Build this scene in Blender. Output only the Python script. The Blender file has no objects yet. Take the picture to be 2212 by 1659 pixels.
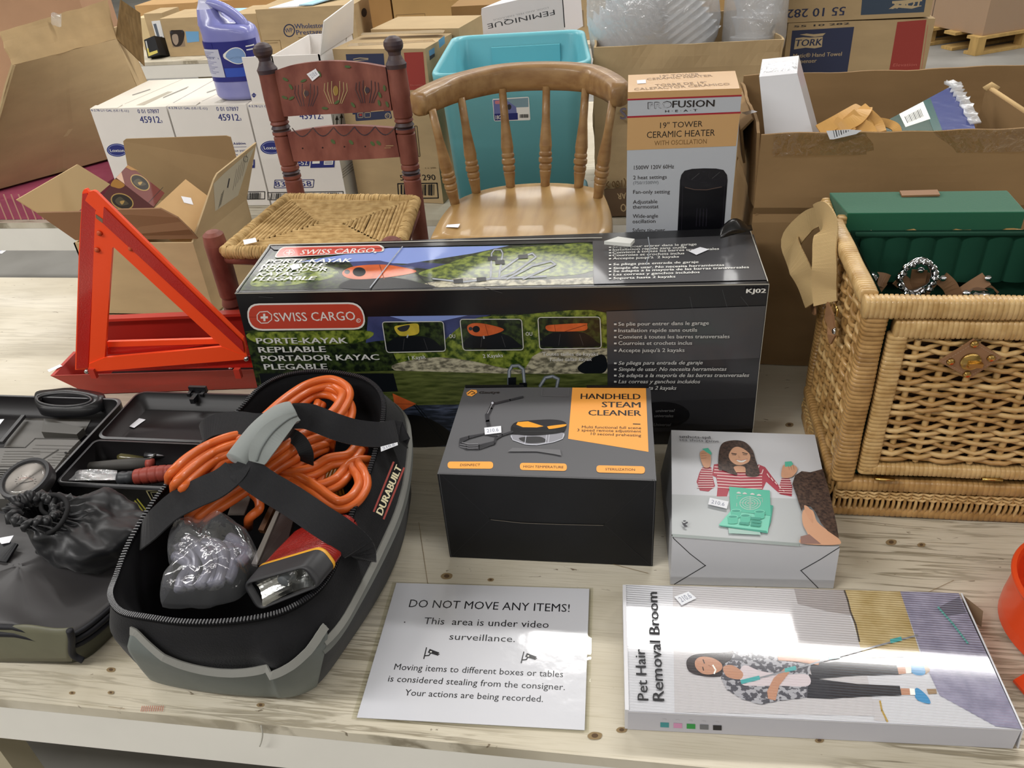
import bpy, math, random
from mathutils import Vector as V, Matrix, noise
S=bpy.context.scene; COL=S.collection
random.seed(7)
TZ=.76            # height of the sales table above the floor; coordinates below are measured from the table top
# ---------------------------------------------------------------- camera
FPX=1738.8; CH=.877
cp,sp=math.cos(.5879037),math.sin(.5879037); cyw,syw=math.cos(-.1886477),math.sin(-.1886477)
F_=V((syw*cp,cyw*cp,-sp)); R0=V((cyw,-syw,0)); U0=R0.cross(F_)
cr,sr=math.cos(-.0803158),math.sin(-.0803158)
R_=R0*cr+U0*sr; U_=-R0*sr+U0*cr
cam=bpy.data.objects.new('camera',bpy.data.cameras.new('camera')); COL.objects.link(cam)
cam.data.sensor_width=36; cam.data.lens=36*FPX/2212; cam.data.clip_start=.02; cam.data.clip_end=100
cam.matrix_world=Matrix(((R_.x,U_.x,-F_.x,0),(R_.y,U_.y,-F_.y,0),(R_.z,U_.z,-F_.z,CH+TZ),(0,0,0,1)))
S.camera=cam
# ---------------------------------------------------------------- light and exposure
S.view_settings.view_transform='Standard'; S.view_settings.look='None'; S.view_settings.gamma=1; S.view_settings.use_curve_mapping=False
S.view_settings.exposure=0.18
w=bpy.data.worlds.new('hall'); S.world=w; w.use_nodes=True
w.node_tree.nodes['Background'].inputs[0].default_value=(.92,.95,1,1); w.node_tree.nodes['Background'].inputs[1].default_value=.30
S.cycles.use_denoising=True; S.cycles.max_bounces=8; S.cycles.transparent_max_bounces=16; S.cycles.caustics_reflective=False; S.cycles.caustics_refractive=False
def striplight(x,y,lx,ly,p):
    l=bpy.data.lights.new('ceiling_strip','AREA'); l.shape='RECTANGLE'; l.size=lx; l.size_y=ly; l.energy=p; l.color=(1,.98,.955)
    o=bpy.data.objects.new('ceiling_strip',l); o.location=(x,y,TZ+3.7); COL.objects.link(o)
for y,p in ((8.1,370),(12.5,330),(-1.0,95),(-5.4,260)): striplight(.5,y,15,.34,p)
striplight(-4.4,-1.3,5,.34,190)
for x,lx,p in ((-5.2,5,175),(.85,3.1,115),(6.6,5,130)): striplight(x,3.72,lx,.34,p)
# ---------------------------------------------------------------- helpers
def ray(px,py): return F_*FPX+R_*(px-1106)-U_*(py-829.5)
CAM=V((0,0,CH))
def G(px,py,z=0.):
    d=ray(px,py); return CAM+d*((z-CH)/d.z)
def GY(px,py,Y):
    d=ray(px,py); return CAM+d*(Y/d.y)
def GX(px,py,X):
    d=ray(px,py); return CAM+d*(X/d.x)
def PL(px,py,o,n):
    d=ray(px,py); return CAM+d*((o-CAM).dot(n)/d.dot(n))
def pyof(X):
    v=X-CAM; return 829.5-FPX*v.dot(U_)/v.dot(F_)
def hup(a,py):
    lo,hi=0.,3.
    for _ in range(50):
        m=(lo+hi)/2
        if pyof(a+V((0,0,m)))>py: lo=m
        else: hi=m
    return lo
def lin(h):
    h=h.lstrip('#'); o=[]
    for i in (0,2,4):
        c=int(h[i:i+2],16)/255; o.append(c/12.92 if c<.04045 else ((c+.055)/1.055)**2.4)
    return (*o,1)
MATS={}
def mat(name,hexc=None,rough=.6,spec=.4,metal=0,coat=0,var=0,vscale=12,vstretch=(1,1,1),bump=0,bscale=60,bstretch=None,alpha=1,trans=0,ior=1.45,hex2=None,lo=.35,hi=.65,wave=None,sheen=0,coatr=.1):
    """procedural material: base colour, optional noise between two colours, optional noise or wave bump"""
    if name in MATS: return MATS[name]
    m=bpy.data.materials.new(name); m.use_nodes=True; nt=m.node_tree; N=nt.nodes; L=nt.links; b=N['Principled BSDF']
    I=b.inputs
    c=lin(hexc); I['Base Color'].default_value=c; I['Roughness'].default_value=rough; I['Specular IOR Level'].default_value=spec; I['Metallic'].default_value=metal
    I['Coat Weight'].default_value=coat; I['Coat Roughness'].default_value=coatr; I['Alpha'].default_value=alpha; I['Transmission Weight'].default_value=trans; I['IOR'].default_value=ior
    if sheen: I['Sheen Weight'].default_value=sheen
    tc=N.new('ShaderNodeTexCoord')
    def mapped(st):
        mp=N.new('ShaderNodeMapping'); mp.inputs['Scale'].default_value=st; L.new(tc.outputs['Object'],mp.inputs[0]); return mp.outputs[0]
    if var or hex2:
        n=N.new('ShaderNodeTexNoise'); n.inputs['Scale'].default_value=vscale; n.inputs['Detail'].default_value=5; L.new(mapped(vstretch),n.inputs['Vector'])
        r=N.new('ShaderNodeValToRGB'); L.new(n.outputs['Fac'],r.inputs[0])
        r.color_ramp.elements[0].position=lo; r.color_ramp.elements[1].position=hi
        if hex2: a2=lin(hex2)
        else: a2=tuple(min(1,x*(1+var)) for x in c[:3])+(1,); c=tuple(x*(1-var) for x in c[:3])+(1,)
        r.color_ramp.elements[0].color=c; r.color_ramp.elements[1].color=a2
        L.new(r.outputs[0],I['Base Color'])
    if bump or wave:
        bp=N.new('ShaderNodeBump'); bp.inputs['Strength'].default_value=bump if bump else wave[1]; bp.inputs['Distance'].default_value=.002
        if wave:
            t=N.new('ShaderNodeTexWave'); t.inputs['Scale'].default_value=wave[0]; t.bands_direction=wave[2]
            if len(wave)>3: t.inputs['Distortion'].default_value=wave[3]; t.inputs['Detail Scale'].default_value=2
        else:
            t=N.new('ShaderNodeTexNoise'); t.inputs['Scale'].default_value=bscale; t.inputs['Detail'].default_value=4
        L.new(mapped(bstretch or (1,1,1)),t.inputs['Vector']); L.new(t.outputs['Fac'],bp.inputs['Height']); L.new(bp.outputs[0],I['Normal'])
    MATS[name]=m; return m
ORG={}
class MB:
    """collects shapes, build() links them as ONE mesh object"""
    def __init__(s): s.v=[];s.f=[];s.m=[];s.sm=[];s.mats=[]
    def mi(s,m):
        if m not in s.mats: s.mats.append(m)
        return s.mats.index(m)
    def add(s,vs,fs,m,smooth=False):
        o=len(s.v); s.v+= [V(x) for x in vs]; k=s.mi(m)
        for f in fs: s.f.append([i+o for i in f]); s.m.append(k); s.sm.append(smooth)
        return s
    def hexa(s,b,t,m,fm=None):
        """b, t: bottom and top corners FL,FR,BR,BL; fm: materials of faces by name"""
        fm=fm or {}; vs=list(b)+list(t)
        for k,f in dict(bottom=(3,2,1,0),top=(4,5,6,7),front=(0,1,5,4),right=(1,2,6,5),back=(2,3,7,6),left=(3,0,4,7)).items():
            s.add(vs,[f],fm.get(k,m))
        return s
    def box(s,c,d,m,rz=0,M=None):
        c=V(c); M=M or Matrix.Rotation(rz,3,'Z'); x,y,z=d[0]/2,d[1]/2,d[2]/2
        P=[c+M@V(p) for p in ((-x,-y,-z),(x,-y,-z),(x,y,-z),(-x,y,-z),(-x,-y,z),(x,-y,z),(x,y,z),(-x,y,z))]
        return s.hexa(P[:4],P[4:],m)
    def bar(s,a,b,wd,th,m,up=(0,0,1)):
        a,b=V(a),V(b); d=(b-a).normalized(); u=V(up); x=d.cross(u).normalized()*wd/2; y=x.normalized().cross(d)*th/2
        return s.hexa([a-x-y,b-x-y,b+x-y,a+x-y],[a-x+y,b-x+y,b+x+y,a+x+y],m)
    def loft(s,rings,m,closed=True,cap=(True,True),smooth=True):
        n=len(rings[0]); vs=[p for r in rings for p in r]; fs=[]
        for i in range(len(rings)-1):
            for j in range(n if closed else n-1):
                k=(j+1)%n; fs.append((i*n+j,i*n+k,(i+1)*n+k,(i+1)*n+j))
        if cap[0]: fs.append(tuple(range(n))[::-1])
        if cap[1]: fs.append(tuple((len(rings)-1)*n+j for j in range(n)))
        return s.add(vs,fs,m,smooth)
    def tube(s,pts,r,m,n=8,closed=False,cap=True,smooth=True,flat=1,ref=None,tw=0):
        pts=[V(p) for p in pts]; N=len(pts); rings=[]; u=None
        for i,p in enumerate(pts):
            if closed: t=(pts[(i+1)%N]-pts[i-1])
            else: t=pts[min(i+1,N-1)]-pts[max(i-1,0)]
            t.normalize()
            if u is None or ref is not None:
                u=V(ref) if ref is not None else (V((0,0,1)) if abs(t.z)<.9 else V((1,0,0)))
            u=(u-t*u.dot(t)); u=u.normalized() if u.length>1e-6 else t.orthogonal().normalized()
            w_=t.cross(u); rr=r[i] if isinstance(r,(list,tuple)) else r
            rings.append([p+(u*math.sin(a)*flat+w_*math.cos(a))*rr for a in [2*math.pi*k/n+tw*i for k in range(n)]])
        if closed: rings.append(rings[0])
        return s.loft(rings,m,cap=(cap and not closed,cap and not closed),smooth=smooth)
    def ribbon(s,pts,wd,th,m,ups):
        """flat strap along pts; ups: normal vector(s); wd may be a list"""
        pts=[V(p) for p in pts]; N=len(pts); rings=[]
        for i,p in enumerate(pts):
            t=(pts[min(i+1,N-1)]-pts[max(i-1,0)]).normalized(); n=V(ups[i] if isinstance(ups,list) else ups)
            n=(n-t*n.dot(t)).normalized(); x=t.cross(n); ww=(wd[i] if isinstance(wd,list) else wd)/2
            rings.append([p+x*ww+n*th/2,p-x*ww+n*th/2,p-x*ww-n*th/2,p+x*ww-n*th/2])
        return s.loft(rings,m,smooth=False)
    def lathe(s,a,b,prof,m,n=20,smooth=True,endcap=True):
        """prof: (distance along a->b as fraction, radius[, material])"""
        a,b=V(a),V(b); d=b-a; t=d.normalized(); u=t.orthogonal().normalized(); w_=t.cross(u)
        ring=lambda q:[a+d*q[0]+(u*math.cos(2*math.pi*k/n)+w_*math.sin(2*math.pi*k/n))*q[1] for k in range(n)]
        for i in range(len(prof)-1):
            s.loft([ring(prof[i]),ring(prof[i+1])],prof[i][2] if len(prof[i])>2 else m,cap=(i==0 and prof[0][1]>1e-5,endcap and i==len(prof)-2 and prof[-1][1]>1e-5),smooth=smooth)
        return s
    def grid(s,fn,nu,nv,m,smooth=True,mf=None):
        vs=[V(fn(i/nu,j/nv)) for j in range(nv+1) for i in range(nu+1)]
        W_=nu+1
        if mf is None: return s.add(vs,[(j*W_+i,j*W_+i+1,(j+1)*W_+i+1,(j+1)*W_+i) for j in range(nv) for i in range(nu)],m,smooth)
        o=len(s.v); s.v+=vs
        for j in range(nv):
            for i in range(nu):
                s.f.append([o+j*W_+i,o+j*W_+i+1,o+(j+1)*W_+i+1,o+(j+1)*W_+i]); s.m.append(s.mi(mf((i+.5)/nu,(j+.5)/nv))); s.sm.append(smooth)
        return s
    def quad(s,a,b,c_,d,m): return s.add([a,b,c_,d],[(0,1,2,3)],m)
    def panel(s,a,b,c_,d,th,m,nrm=None):
        """sheet of card with thickness, corners a b c d"""
        a,b,c_,d=map(V,(a,b,c_,d)); n=(nrm or (b-a).cross(d-a)).normalized()*th
        return s.hexa([a,b,b-n,a-n],[d,c_,c_-n,d-n],m)
    def sheet(s,pts,th,m):
        """flat polygon with thickness"""
        pts=[V(p) for p in pts]; n=(pts[1]-pts[0]).cross(pts[-1]-pts[0]).normalized()*th; k=len(pts)
        return s.add(pts+[p-n for p in pts],[tuple(range(k)),tuple(range(k,2*k))[::-1]]+[(i,i+k,(i+1)%k+k,(i+1)%k) for i in range(k)],m)
    def build(s,name,parent=None,bevel=0,weld=False,solid=0,sub=0,wn=False):
        me=bpy.data.meshes.new(name); o3=V((0,0,TZ))
        off=V((0,0,0)); p=parent
        while p is not None: off+=ORG.get(p.as_pointer(),V((0,0,0))); p=p.parent
        me.from_pydata([tuple(v+o3-off) for v in s.v],[],s.f)
        for m_ in s.mats: me.materials.append(m_)
        me.polygons.foreach_set('material_index',s.m); me.polygons.foreach_set('use_smooth',s.sm); me.update()
        o=bpy.data.objects.new(name,me); COL.objects.link(o)
        if parent: o.parent=parent
        if weld: o.modifiers.new('weld','WELD').merge_threshold=1e-5
        if sub: q=o.modifiers.new('sub','SUBSURF'); q.levels=q.render_levels=sub
        if solid: q=o.modifiers.new('solid','SOLIDIFY'); q.thickness=solid; q.offset=-1
        if bevel: q=o.modifiers.new('bevel','BEVEL'); q.width=bevel; q.segments=2; q.limit_method='ANGLE'; q.angle_limit=math.radians(40)
        return o
def tag(o,label,cat,group=None,kind=None):
    o['label']=label; o['category']=cat
    if group: o['group']=group
    if kind: o['kind']=kind
    return o
def thing(name,label,cat,at,group=None):
    o=bpy.data.objects.new(name,None); COL.objects.link(o); at=V(at)+V((0,0,TZ)); o.location=at; o.empty_display_size=.05
    ORG[o.as_pointer()]=at; return tag(o,label,cat,group)
def copy_tree(o,d,label):
    c=o.copy(); COL.objects.link(c); c.location=o.location+V(d); c['label']=label; ORG[c.as_pointer()]=c.location.copy()
    for ch in list(o.children):
        q=ch.copy(); COL.objects.link(q); q.parent=c
        for g2 in ch.children:
            z=g2.copy(); COL.objects.link(z); z.parent=q
    return c
def smooth_pts(P,k=6,closed=False):
    P=[V(p) for p in P]; n=len(P); out=[]
    for i in range(n if closed else n-1):
        a,b,c_,d=(P[(i-1)%n],P[i],P[(i+1)%n],P[(i+2)%n]) if closed else (P[max(i-1,0)],P[i],P[i+1],P[min(i+2,n-1)])
        for j in range(k):
            t=j/k; out.append(.5*((2*b)+(c_-a)*t+(2*a-5*b+4*c_-d)*t*t+(3*b-a-3*c_+d)*t**3))
    if not closed: out.append(P[-1])
    return out
_tc={}
def text_mesh(body,bold,shear=0):
    k=(body,bold,shear)
    if k not in _tc:
        c=bpy.data.curves.new('t','FONT'); c.body=body; c.resolution_u=2; c.offset=bold; c.shear=shear
        o=bpy.data.objects.new('t',c); me=o.to_mesh()
        _tc[k]=([v.co.copy() for v in me.vertices],[tuple(p.vertices) for p in me.polygons])
        o.to_mesh_clear(); bpy.data.objects.remove(o); bpy.data.curves.remove(c)
    return _tc[k]
class Art:
    """printing on one flat face of a thing, given in the photograph's pixels and put onto the face's own plane"""
    def __init__(s,mb,o,a,b,eps=4e-5):
        s.mb=mb; s.o=V(o); n=(V(a)-s.o).cross(V(b)-s.o).normalized()
        s.n=n if n.dot(CAM-s.o)>0 else -n; s.k=0; s.eps=eps
        s.ox=s.oy=0; s.sc=1
    def tr(s,ox,oy,sc): s.ox,s.oy,s.sc=ox,oy,sc; return s
    def P(s,p,lift=0): return PL(s.ox+p[0]/s.sc,s.oy+p[1]/s.sc,s.o,s.n)+s.n*(2e-4+s.k*s.eps+lift)
    def nxt(s): s.k+=1
    def poly(s,pts,m,closed=True):
        s.nxt(); vs=[s.P(p) for p in pts]
        f=tuple(range(len(vs)))
        a=V((0,0,0))
        for i in range(len(vs)): a+=vs[i].cross(vs[(i+1)%len(vs)])
        s.mb.add(vs,[f if a.dot(s.n)>0 else f[::-1]],m); return s
    def blob(s,pts,m,k=5): return s.poly([(q.x,q.y) for q in smooth_pts([(p[0],p[1],0) for p in pts],k,True)],m)
    def ell(s,cx,cy,rx,ry,m,rot=0,n=24,a0=0,a1=2*math.pi):
        c_,s_=math.cos(rot),math.sin(rot)
        return s.poly([(cx+rx*math.cos(t)*c_-ry*math.sin(t)*s_,cy+rx*math.cos(t)*s_+ry*math.sin(t)*c_) for t in [a0+(a1-a0)*i/n for i in range(n if a1-a0>6 else n+1)]],m)
    def line(s,pts,w_,m,closed=False):
        """stroke of w_ pixels"""
        s.nxt(); n=len(pts)
        for i in range(n if closed else n-1):
            a,b=pts[i],pts[(i+1)%n]; dx,dy=b[0]-a[0],b[1]-a[1]; l=math.hypot(dx,dy) or 1; ox,oy=-dy/l*w_/2,dx/l*w_/2
            ex,ey=dx/l*w_*.25,dy/l*w_*.25
            q=[s.P((a[0]+ox-ex,a[1]+oy-ey)),s.P((b[0]+ox+ex,b[1]+oy+ey)),s.P((b[0]-ox+ex,b[1]-oy+ey)),s.P((a[0]-ox-ex,a[1]-oy-ey))]
            s.mb.add(q,[(0,1,2,3) if (q[1]-q[0]).cross(q[3]-q[0]).dot(s.n)>0 else (3,2,1,0)],m)
        return s
    def rrect(s,c4,r,m,line=0,k=5):
        """rounded quad TL,TR,BR,BL in pixels"""
        out=[]
        for i in range(4):
            p=V((*c4[i],0)); a=V((*c4[i-1],0)); b=V((*c4[(i+1)%4],0)); e=p+(a-p).normalized()*r; g=p+(b-p).normalized()*r
            for j in range(k+1):
                t=j/k; q=e*(1-t)**2+p*2*t*(1-t)+g*t*t; out.append((q.x,q.y))
        return s.line(out,line,m,True) if line else s.poly(out,m)
    def text(s,body,p0,p1,hpx,m,bold=0,shear=0,same=False):
        """baseline from pixel p0 to p1, capital height hpx pixels"""
        if not same: s.nxt()
        a,b=s.P(p0),s.P(p1); u=(b-a); L_=u.length; u.normalize(); v=s.n.cross(u)
        ang=math.atan2(p1[1]-p0[1],p1[0]-p0[0])
        t=s.P((p0[0]+hpx*math.sin(ang),p0[1]-hpx*math.cos(ang))); H_=abs((t-a).dot(v)) or 1e-4
        vs,fs=text_mesh(body,0,shear)
        if not vs: return s
        x0=min(q.x for q in vs); x1=max(q.x for q in vs); sx=L_/(x1-x0); sy=H_/.69
        for i,sh in enumerate((-bold*.55,bold*.55) if bold>.008 else (0,)): s.mb.add([a+u*((q.x-x0+sh)*sx)+v*(q.y*sy)+s.n*(7e-5*i) for q in vs],fs,m)
        if bold>.008 and not same: s.k+=1
        return s
    def sticker(s,c4,parent,txt='210.6',m=None,inset=None):
        """white price sticker, a part of its own; c4 TL,TR,BR,BL"""
        mb=MB(); a=Art(mb,s.o,s.o+s.n.orthogonal(),s.o+s.n.cross(s.n.orthogonal())); a.n=s.n; a.k=s.k+8; a.tr(s.ox,s.oy,s.sc); a.poly(c4,m or mat('sticker','#e4e6ec',.5))
        q=[s.P(p) for p in c4]; mb2=mb
        if txt:
            lerp=lambda p,q_,t:(p[0]+(q_[0]-p[0])*t,p[1]+(q_[1]-p[1])*t)
            l0=lerp(c4[3],c4[0],.25); r0=lerp(c4[2],c4[1],.25); hh=math.hypot(c4[0][0]-c4[3][0],c4[0][1]-c4[3][1])*.5
            a.text(txt,lerp(l0,r0,.14),lerp(l0,r0,.84),hh,mat('sticker_ink','#8e93a4',.6),.015)
        return mb.build('price_sticker',parent)
def boxpx(BL,BR,topy,depth,zb=0,topr=None):
    """upright box from its front bottom corners in the photograph, standing at height zb; returns bottom and top corner lists FL,FR,BR,BL"""
    a,b=G(*BL,zb),G(*BR,zb); h=hup(a,topy); u=(b-a).normalized(); d=V((-u.y,u.x,0))*depth; z=V((0,0,h))
    B=[a,b,b+d,a+d]; return B,[p+z for p in B]
def boxY(Y,TL,TR,h,depth,yaw=0):
    """upright box whose front top edge passes through two pixels on the plane y=Y"""
    a,b=GY(*TL,Y),GY(*TR,Y); b.z=a.z=(a.z+b.z)/2; u=(b-a).normalized(); d=V((-u.y,u.x,0))*depth; z=V((0,0,h))
    T=[a,b,b+d,a+d]; return [p-z for p in T],T
WHITE=mat('white_ink','#e9e9e4',.5); BLACK=mat('black_ink','#15151a',.5)

ZM=dict(Z1=(0,0,2.989),Z2=(700,0,2.989),Z3=(1400,0,2.724),Z4=(0,380,3.318),Z5=(0,800,2.552),Z6=(240,780,2.241),K1=(500,480,3.318),K2=(1080,480,3.318),H=(1650,380,2.212),ST=(930,800,3.606),GM=(1420,900,4.255),SH=(740,1220,3.749),BR=(1320,1160,2.48),HT=(1340,140,4.253),BG=(250,0,3.687),B2=(820,0,4.608),B3=(1230,0,4.174),B4=(1660,0,4.007),B5=(0,0,3.457),RC=(520,60,3.457),WB=(180,160,5.267))
def Z(n,x,y): o=ZM[n]; return (o[0]+x/o[2],o[1]+y/o[2])
def film(name,tint='#ffffff',gl=.25,rough=.08,bump=.6,bscale=40,milk=0,fres=1.35):
    """clear plastic film: mostly see-through with a gloss"""
    if name in MATS: return MATS[name]
    m=bpy.data.materials.new(name); m.use_nodes=True; nt=m.node_tree; N=nt.nodes; L=nt.links; N.remove(N['Principled BSDF']); out=N['Material Output']
    t=N.new('ShaderNodeBsdfTransparent'); t.inputs[0].default_value=lin(tint); g=N.new('ShaderNodeBsdfGlossy'); g.inputs['Roughness'].default_value=rough; g.inputs[0].default_value=(1,1,1,1)
    fr=N.new('ShaderNodeLayerWeight'); fr.inputs[0].default_value=.5; pw=N.new('ShaderNodeMath'); pw.operation='POWER'; pw.inputs[1].default_value=3.5; L.new(fr.outputs['Facing'],pw.inputs[0]); fs=N.new('ShaderNodeMath'); fs.operation='MULTIPLY'; fs.inputs[1].default_value=min(.9,(fres-1)*2); L.new(pw.outputs[0],fs.inputs[0]); mx=N.new('ShaderNodeMath'); mx.operation='ADD'; mx.use_clamp=True; mx.inputs[1].default_value=gl; L.new(fs.outputs[0],mx.inputs[0])
    mix=N.new('ShaderNodeMixShader'); L.new(mx.outputs[0],mix.inputs[0]); L.new(t.outputs[0],mix.inputs[1]); L.new(g.outputs[0],mix.inputs[2]); res=mix.outputs[0]
    if milk:
        d=N.new('ShaderNodeBsdfDiffuse'); d.inputs[0].default_value=(.85,.87,.9,1); m2=N.new('ShaderNodeMixShader'); m2.inputs[0].default_value=milk; L.new(res,m2.inputs[1]); L.new(d.outputs[0],m2.inputs[2]); res=m2.outputs[0]
    L.new(res,out.inputs[0])
    if bump:
        tc=N.new('ShaderNodeTexCoord'); no=N.new('ShaderNodeTexNoise'); no.inputs['Scale'].default_value=bscale; no.inputs['Detail'].default_value=3; no.inputs['Distortion'].default_value=1; L.new(tc.outputs['Object'],no.inputs[0])
        bp=N.new('ShaderNodeBump'); bp.inputs['Strength'].default_value=bump; bp.inputs['Distance'].default_value=.006; L.new(no.outputs[0],bp.inputs['Height']); L.new(bp.outputs[0],g.inputs['Normal']); L.new(bp.outputs[0],fr.inputs['Normal'])
    MATS[name]=m; return m
# ---------------------------------------------------------------- floor and tables
def floor_mat():
    m=mat('concrete','#787671',.5,.35,hex2='#86847f',vscale=3,bump=.05,bscale=40); return m
mb=MB(); mb.box((0,4,-TZ-.05),(26.4,26.4,.1),floor_mat()); o=mb.build('floor'); o['kind']='structure'
wp=mat('hall_wall','#c9c6bd',.8,.2)
for n_,c_,d_ in (('wall_back',(0,17.1,1.5),(26,.2,4.6)),('wall_front',(0,-9.1,1.5),(26,.2,4.6)),('wall_left',(-13.1,4,1.5),(.2,26.4,4.6)),('wall_right',(13.1,4,1.5),(.2,26.4,4.6)),('ceiling',(0,4,3.9),(26.4,26.4,.2))):
    o=MB().box(c_,d_,wp if n_!='ceiling' else mat('hall_ceiling','#d8d7d2',.9,.2)).build(n_); o['kind']='structure'
def ply_mat():
    if 'plywood' in MATS: return MATS['plywood']
    m=mat('plywood','#cfc5a9',.5,.35); nt=m.node_tree; N=nt.nodes; L=nt.links; b=N['Principled BSDF']
    tc=N.new('ShaderNodeTexCoord')
    def noise_(st,sc,det=6,dist=0):
        mp=N.new('ShaderNodeMapping'); mp.inputs['Scale'].default_value=st; L.new(tc.outputs['Object'],mp.inputs[0])
        n=N.new('ShaderNodeTexNoise'); n.inputs['Scale'].default_value=sc; n.inputs['Detail'].default_value=det; n.inputs['Distortion'].default_value=dist; L.new(mp.outputs[0],n.inputs['Vector']); return n.outputs['Fac']
    def ramp(f,stops):
        r=N.new('ShaderNodeValToRGB'); L.new(f,r.inputs[0]); e=r.color_ramp.elements
        while len(e)<len(stops): e.new(.5)
        for x,(p,c) in zip(e,stops): x.position=p; x.color=c
        return r.outputs[0]
    def mix(a,b_,f,mode='MIX'):
        q=N.new('ShaderNodeMix'); q.data_type='RGBA'; q.blend_type=mode
        if isinstance(f,float): q.inputs[0].default_value=f
        else: L.new(f,q.inputs[0])
        for s_,i in ((a,6),(b_,7)):
            if isinstance(s_,tuple): q.inputs[i].default_value=s_
            else: L.new(s_,q.inputs[i])
        return q.outputs[2]
    k=(0,0,0,1); w_=(1,1,1,1)
    base=ramp(noise_((1,2.5,1),3,4),[(.3,lin('#c0b7a2')),(.5,lin('#cfc7b4')),(.7,lin('#dbd4c4'))])
    gr=ramp(noise_((.9,16,1),7,8,.6),[(.50,k),(.56,w_),(.585,w_),(.64,k)])        # long fine grain lines
    pt=ramp(noise_((1,1.2,1),2.3,3),[(.42,k),(.62,w_)])                          # only in worn patches
    fine=ramp(noise_((2,60,1),8,6,.3),[(.5,k),(.75,w_)])
    spots=ramp(noise_((2,6,1),16,3,1.2),[(.70,k),(.735,w_)])
    gm=N.new('ShaderNodeMath'); gm.operation='MULTIPLY'; L.new(gr,gm.inputs[0]); L.new(pt,gm.inputs[1])
    g2=N.new('ShaderNodeMath'); g2.operation='MULTIPLY'; L.new(gm.outputs[0],g2.inputs[0]); g2.inputs[1].default_value=.8
    # paint is worn through more towards the handled front edge
    sx=N.new('ShaderNodeSeparateXYZ'); L.new(tc.outputs['Object'],sx.inputs[0]); wr=N.new('ShaderNodeMapRange'); wr.inputs['From Min'].default_value=.25; wr.inputs['From Max'].default_value=-.25; wr.inputs['To Min'].default_value=.3; wr.inputs['To Max'].default_value=1; L.new(sx.outputs['Y'],wr.inputs['Value'])
    g3=N.new('ShaderNodeMath'); g3.operation='MULTIPLY'; L.new(g2.outputs[0],g3.inputs[0]); L.new(wr.outputs[0],g3.inputs[1])
    c=mix(base,lin('#7d735e'),g3.outputs[0])
    fm=N.new('ShaderNodeMath'); fm.operation='MULTIPLY'; L.new(fine,fm.inputs[0]); fm.inputs[1].default_value=.5
    f3=N.new('ShaderNodeMath'); f3.operation='MULTIPLY'; L.new(fm.outputs[0],f3.inputs[0]); L.new(wr.outputs[0],f3.inputs[1]); c=mix(c,lin('#aba085'),f3.outputs[0]); sm_=N.new('ShaderNodeMath'); sm_.operation='MULTIPLY'; L.new(spots,sm_.inputs[0]); sm_.inputs[1].default_value=.8
    c=mix(c,lin('#5d4c36'),sm_.outputs[0]); L.new(c,b.inputs['Base Color'])
    bp=N.new('ShaderNodeBump'); bp.inputs['Strength'].default_value=.25; bp.inputs['Distance'].default_value=.001; L.new(gm.outputs[0],bp.inputs['Height']); bp.invert=True; L.new(bp.outputs[0],b.inputs['Normal'])
    return m
PLY=ply_mat(); PAINT=mat('white_paint','#eeebe2',.45,.4,var=.03,vscale=5); DIM=mat('table_timber','#b3a98f',.7)
# marks on the near table: knots, screws, cracks
def marks(mb):
    A=Art(mb,V((0,0,-.0015)),V((1,0,-.0015)),V((0,1,-.0015)))
    kd=mat('knot_dark','#5a4632',.8); kl=mat('knot_ring','#8d7857',.8); rd=mat('red_pencil','#b8604c',.8)
    for x,y,rx in ((563,1523,9),(156,1497,7),(240,1447,10),(1343,1577,12),(1770,1600,10),(400,1560,0),(1705,918,9),(965,1245,13),(1060,1253,7),(1285,1590,16),(1925,1172,12),(1990,1178,9),(240,1497,7)):
        if rx: A.blob([(x-rx,y),(x-rx*.3,y-rx*.5),(x+rx*.9,y-rx*.3),(x+rx*.7,y+rx*.4),(x-rx*.5,y+rx*.5)],kl); A.ell(x,y,rx*.45,rx*.3,kd)
    for i in range(11):
        x=305+i*4.6; A.line([(x,1538),(x+3,1526)],1.2,rd)
    for pts in (((2060,1255),(1900,1330)),((235,1528),(270,1533)),((1130,1170),(1400,1240)),((905,1130),(930,1300))): A.line(pts,1,kl)

def table(label,x0,x1,y0,y1,fascia,extra=None):
    t=thing('sales_table',label,'table',((x0+x1)/2,(y0+y1)/2,-TZ))
    mb=MB().box(((x0+x1)/2,(y0+y1)/2,-.0105),(x1-x0,y1-y0,.018),PLY)
    if extra: extra(mb)
    mb.build('tabletop',t,bevel=.002)
    for y,s in ((y0,1),(y1,-1)):
        MB().box(((x0+x1)/2,y+s*.0195,-.0205-fascia/2),(x1-x0-.004,.038,fascia),PAINT).build('edge_rail',t,bevel=.002)
    n=max(2,round((x1-x0)/1.4)+1)
    for i in range(n):
        x=x0+.06+(x1-x0-.12)*i/(n-1)
        for y in (y0+.08,y1-.08): MB().box((x,y,(-TZ-.0205)/2),(.085,.04,TZ-.0205),DIM).build('leg',t)
    return t
t1=table('cream painted plywood sales table nearest the camera, holding the boxes and the tool bag',-2.3,1.5,.533,1.747,.075,marks)
table('second plywood table across the gap, carrying the white cartons and the turquoise bin',-3.6,1.3,2.125,3.34,.075)
table('far table in the third row under the small cartons at the back',-5.2,.2,4.44,5.65,.07)
m=MB(); m.tube(smooth_pts([GY(564,1567,.5305),GY(567,1585,.528),GY(565,1600,.528),GY(561,1612,.529)],4),.0009,mat('thread','#b9b6ab',.8),6); m.build('hanging_thread',t1)
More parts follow.
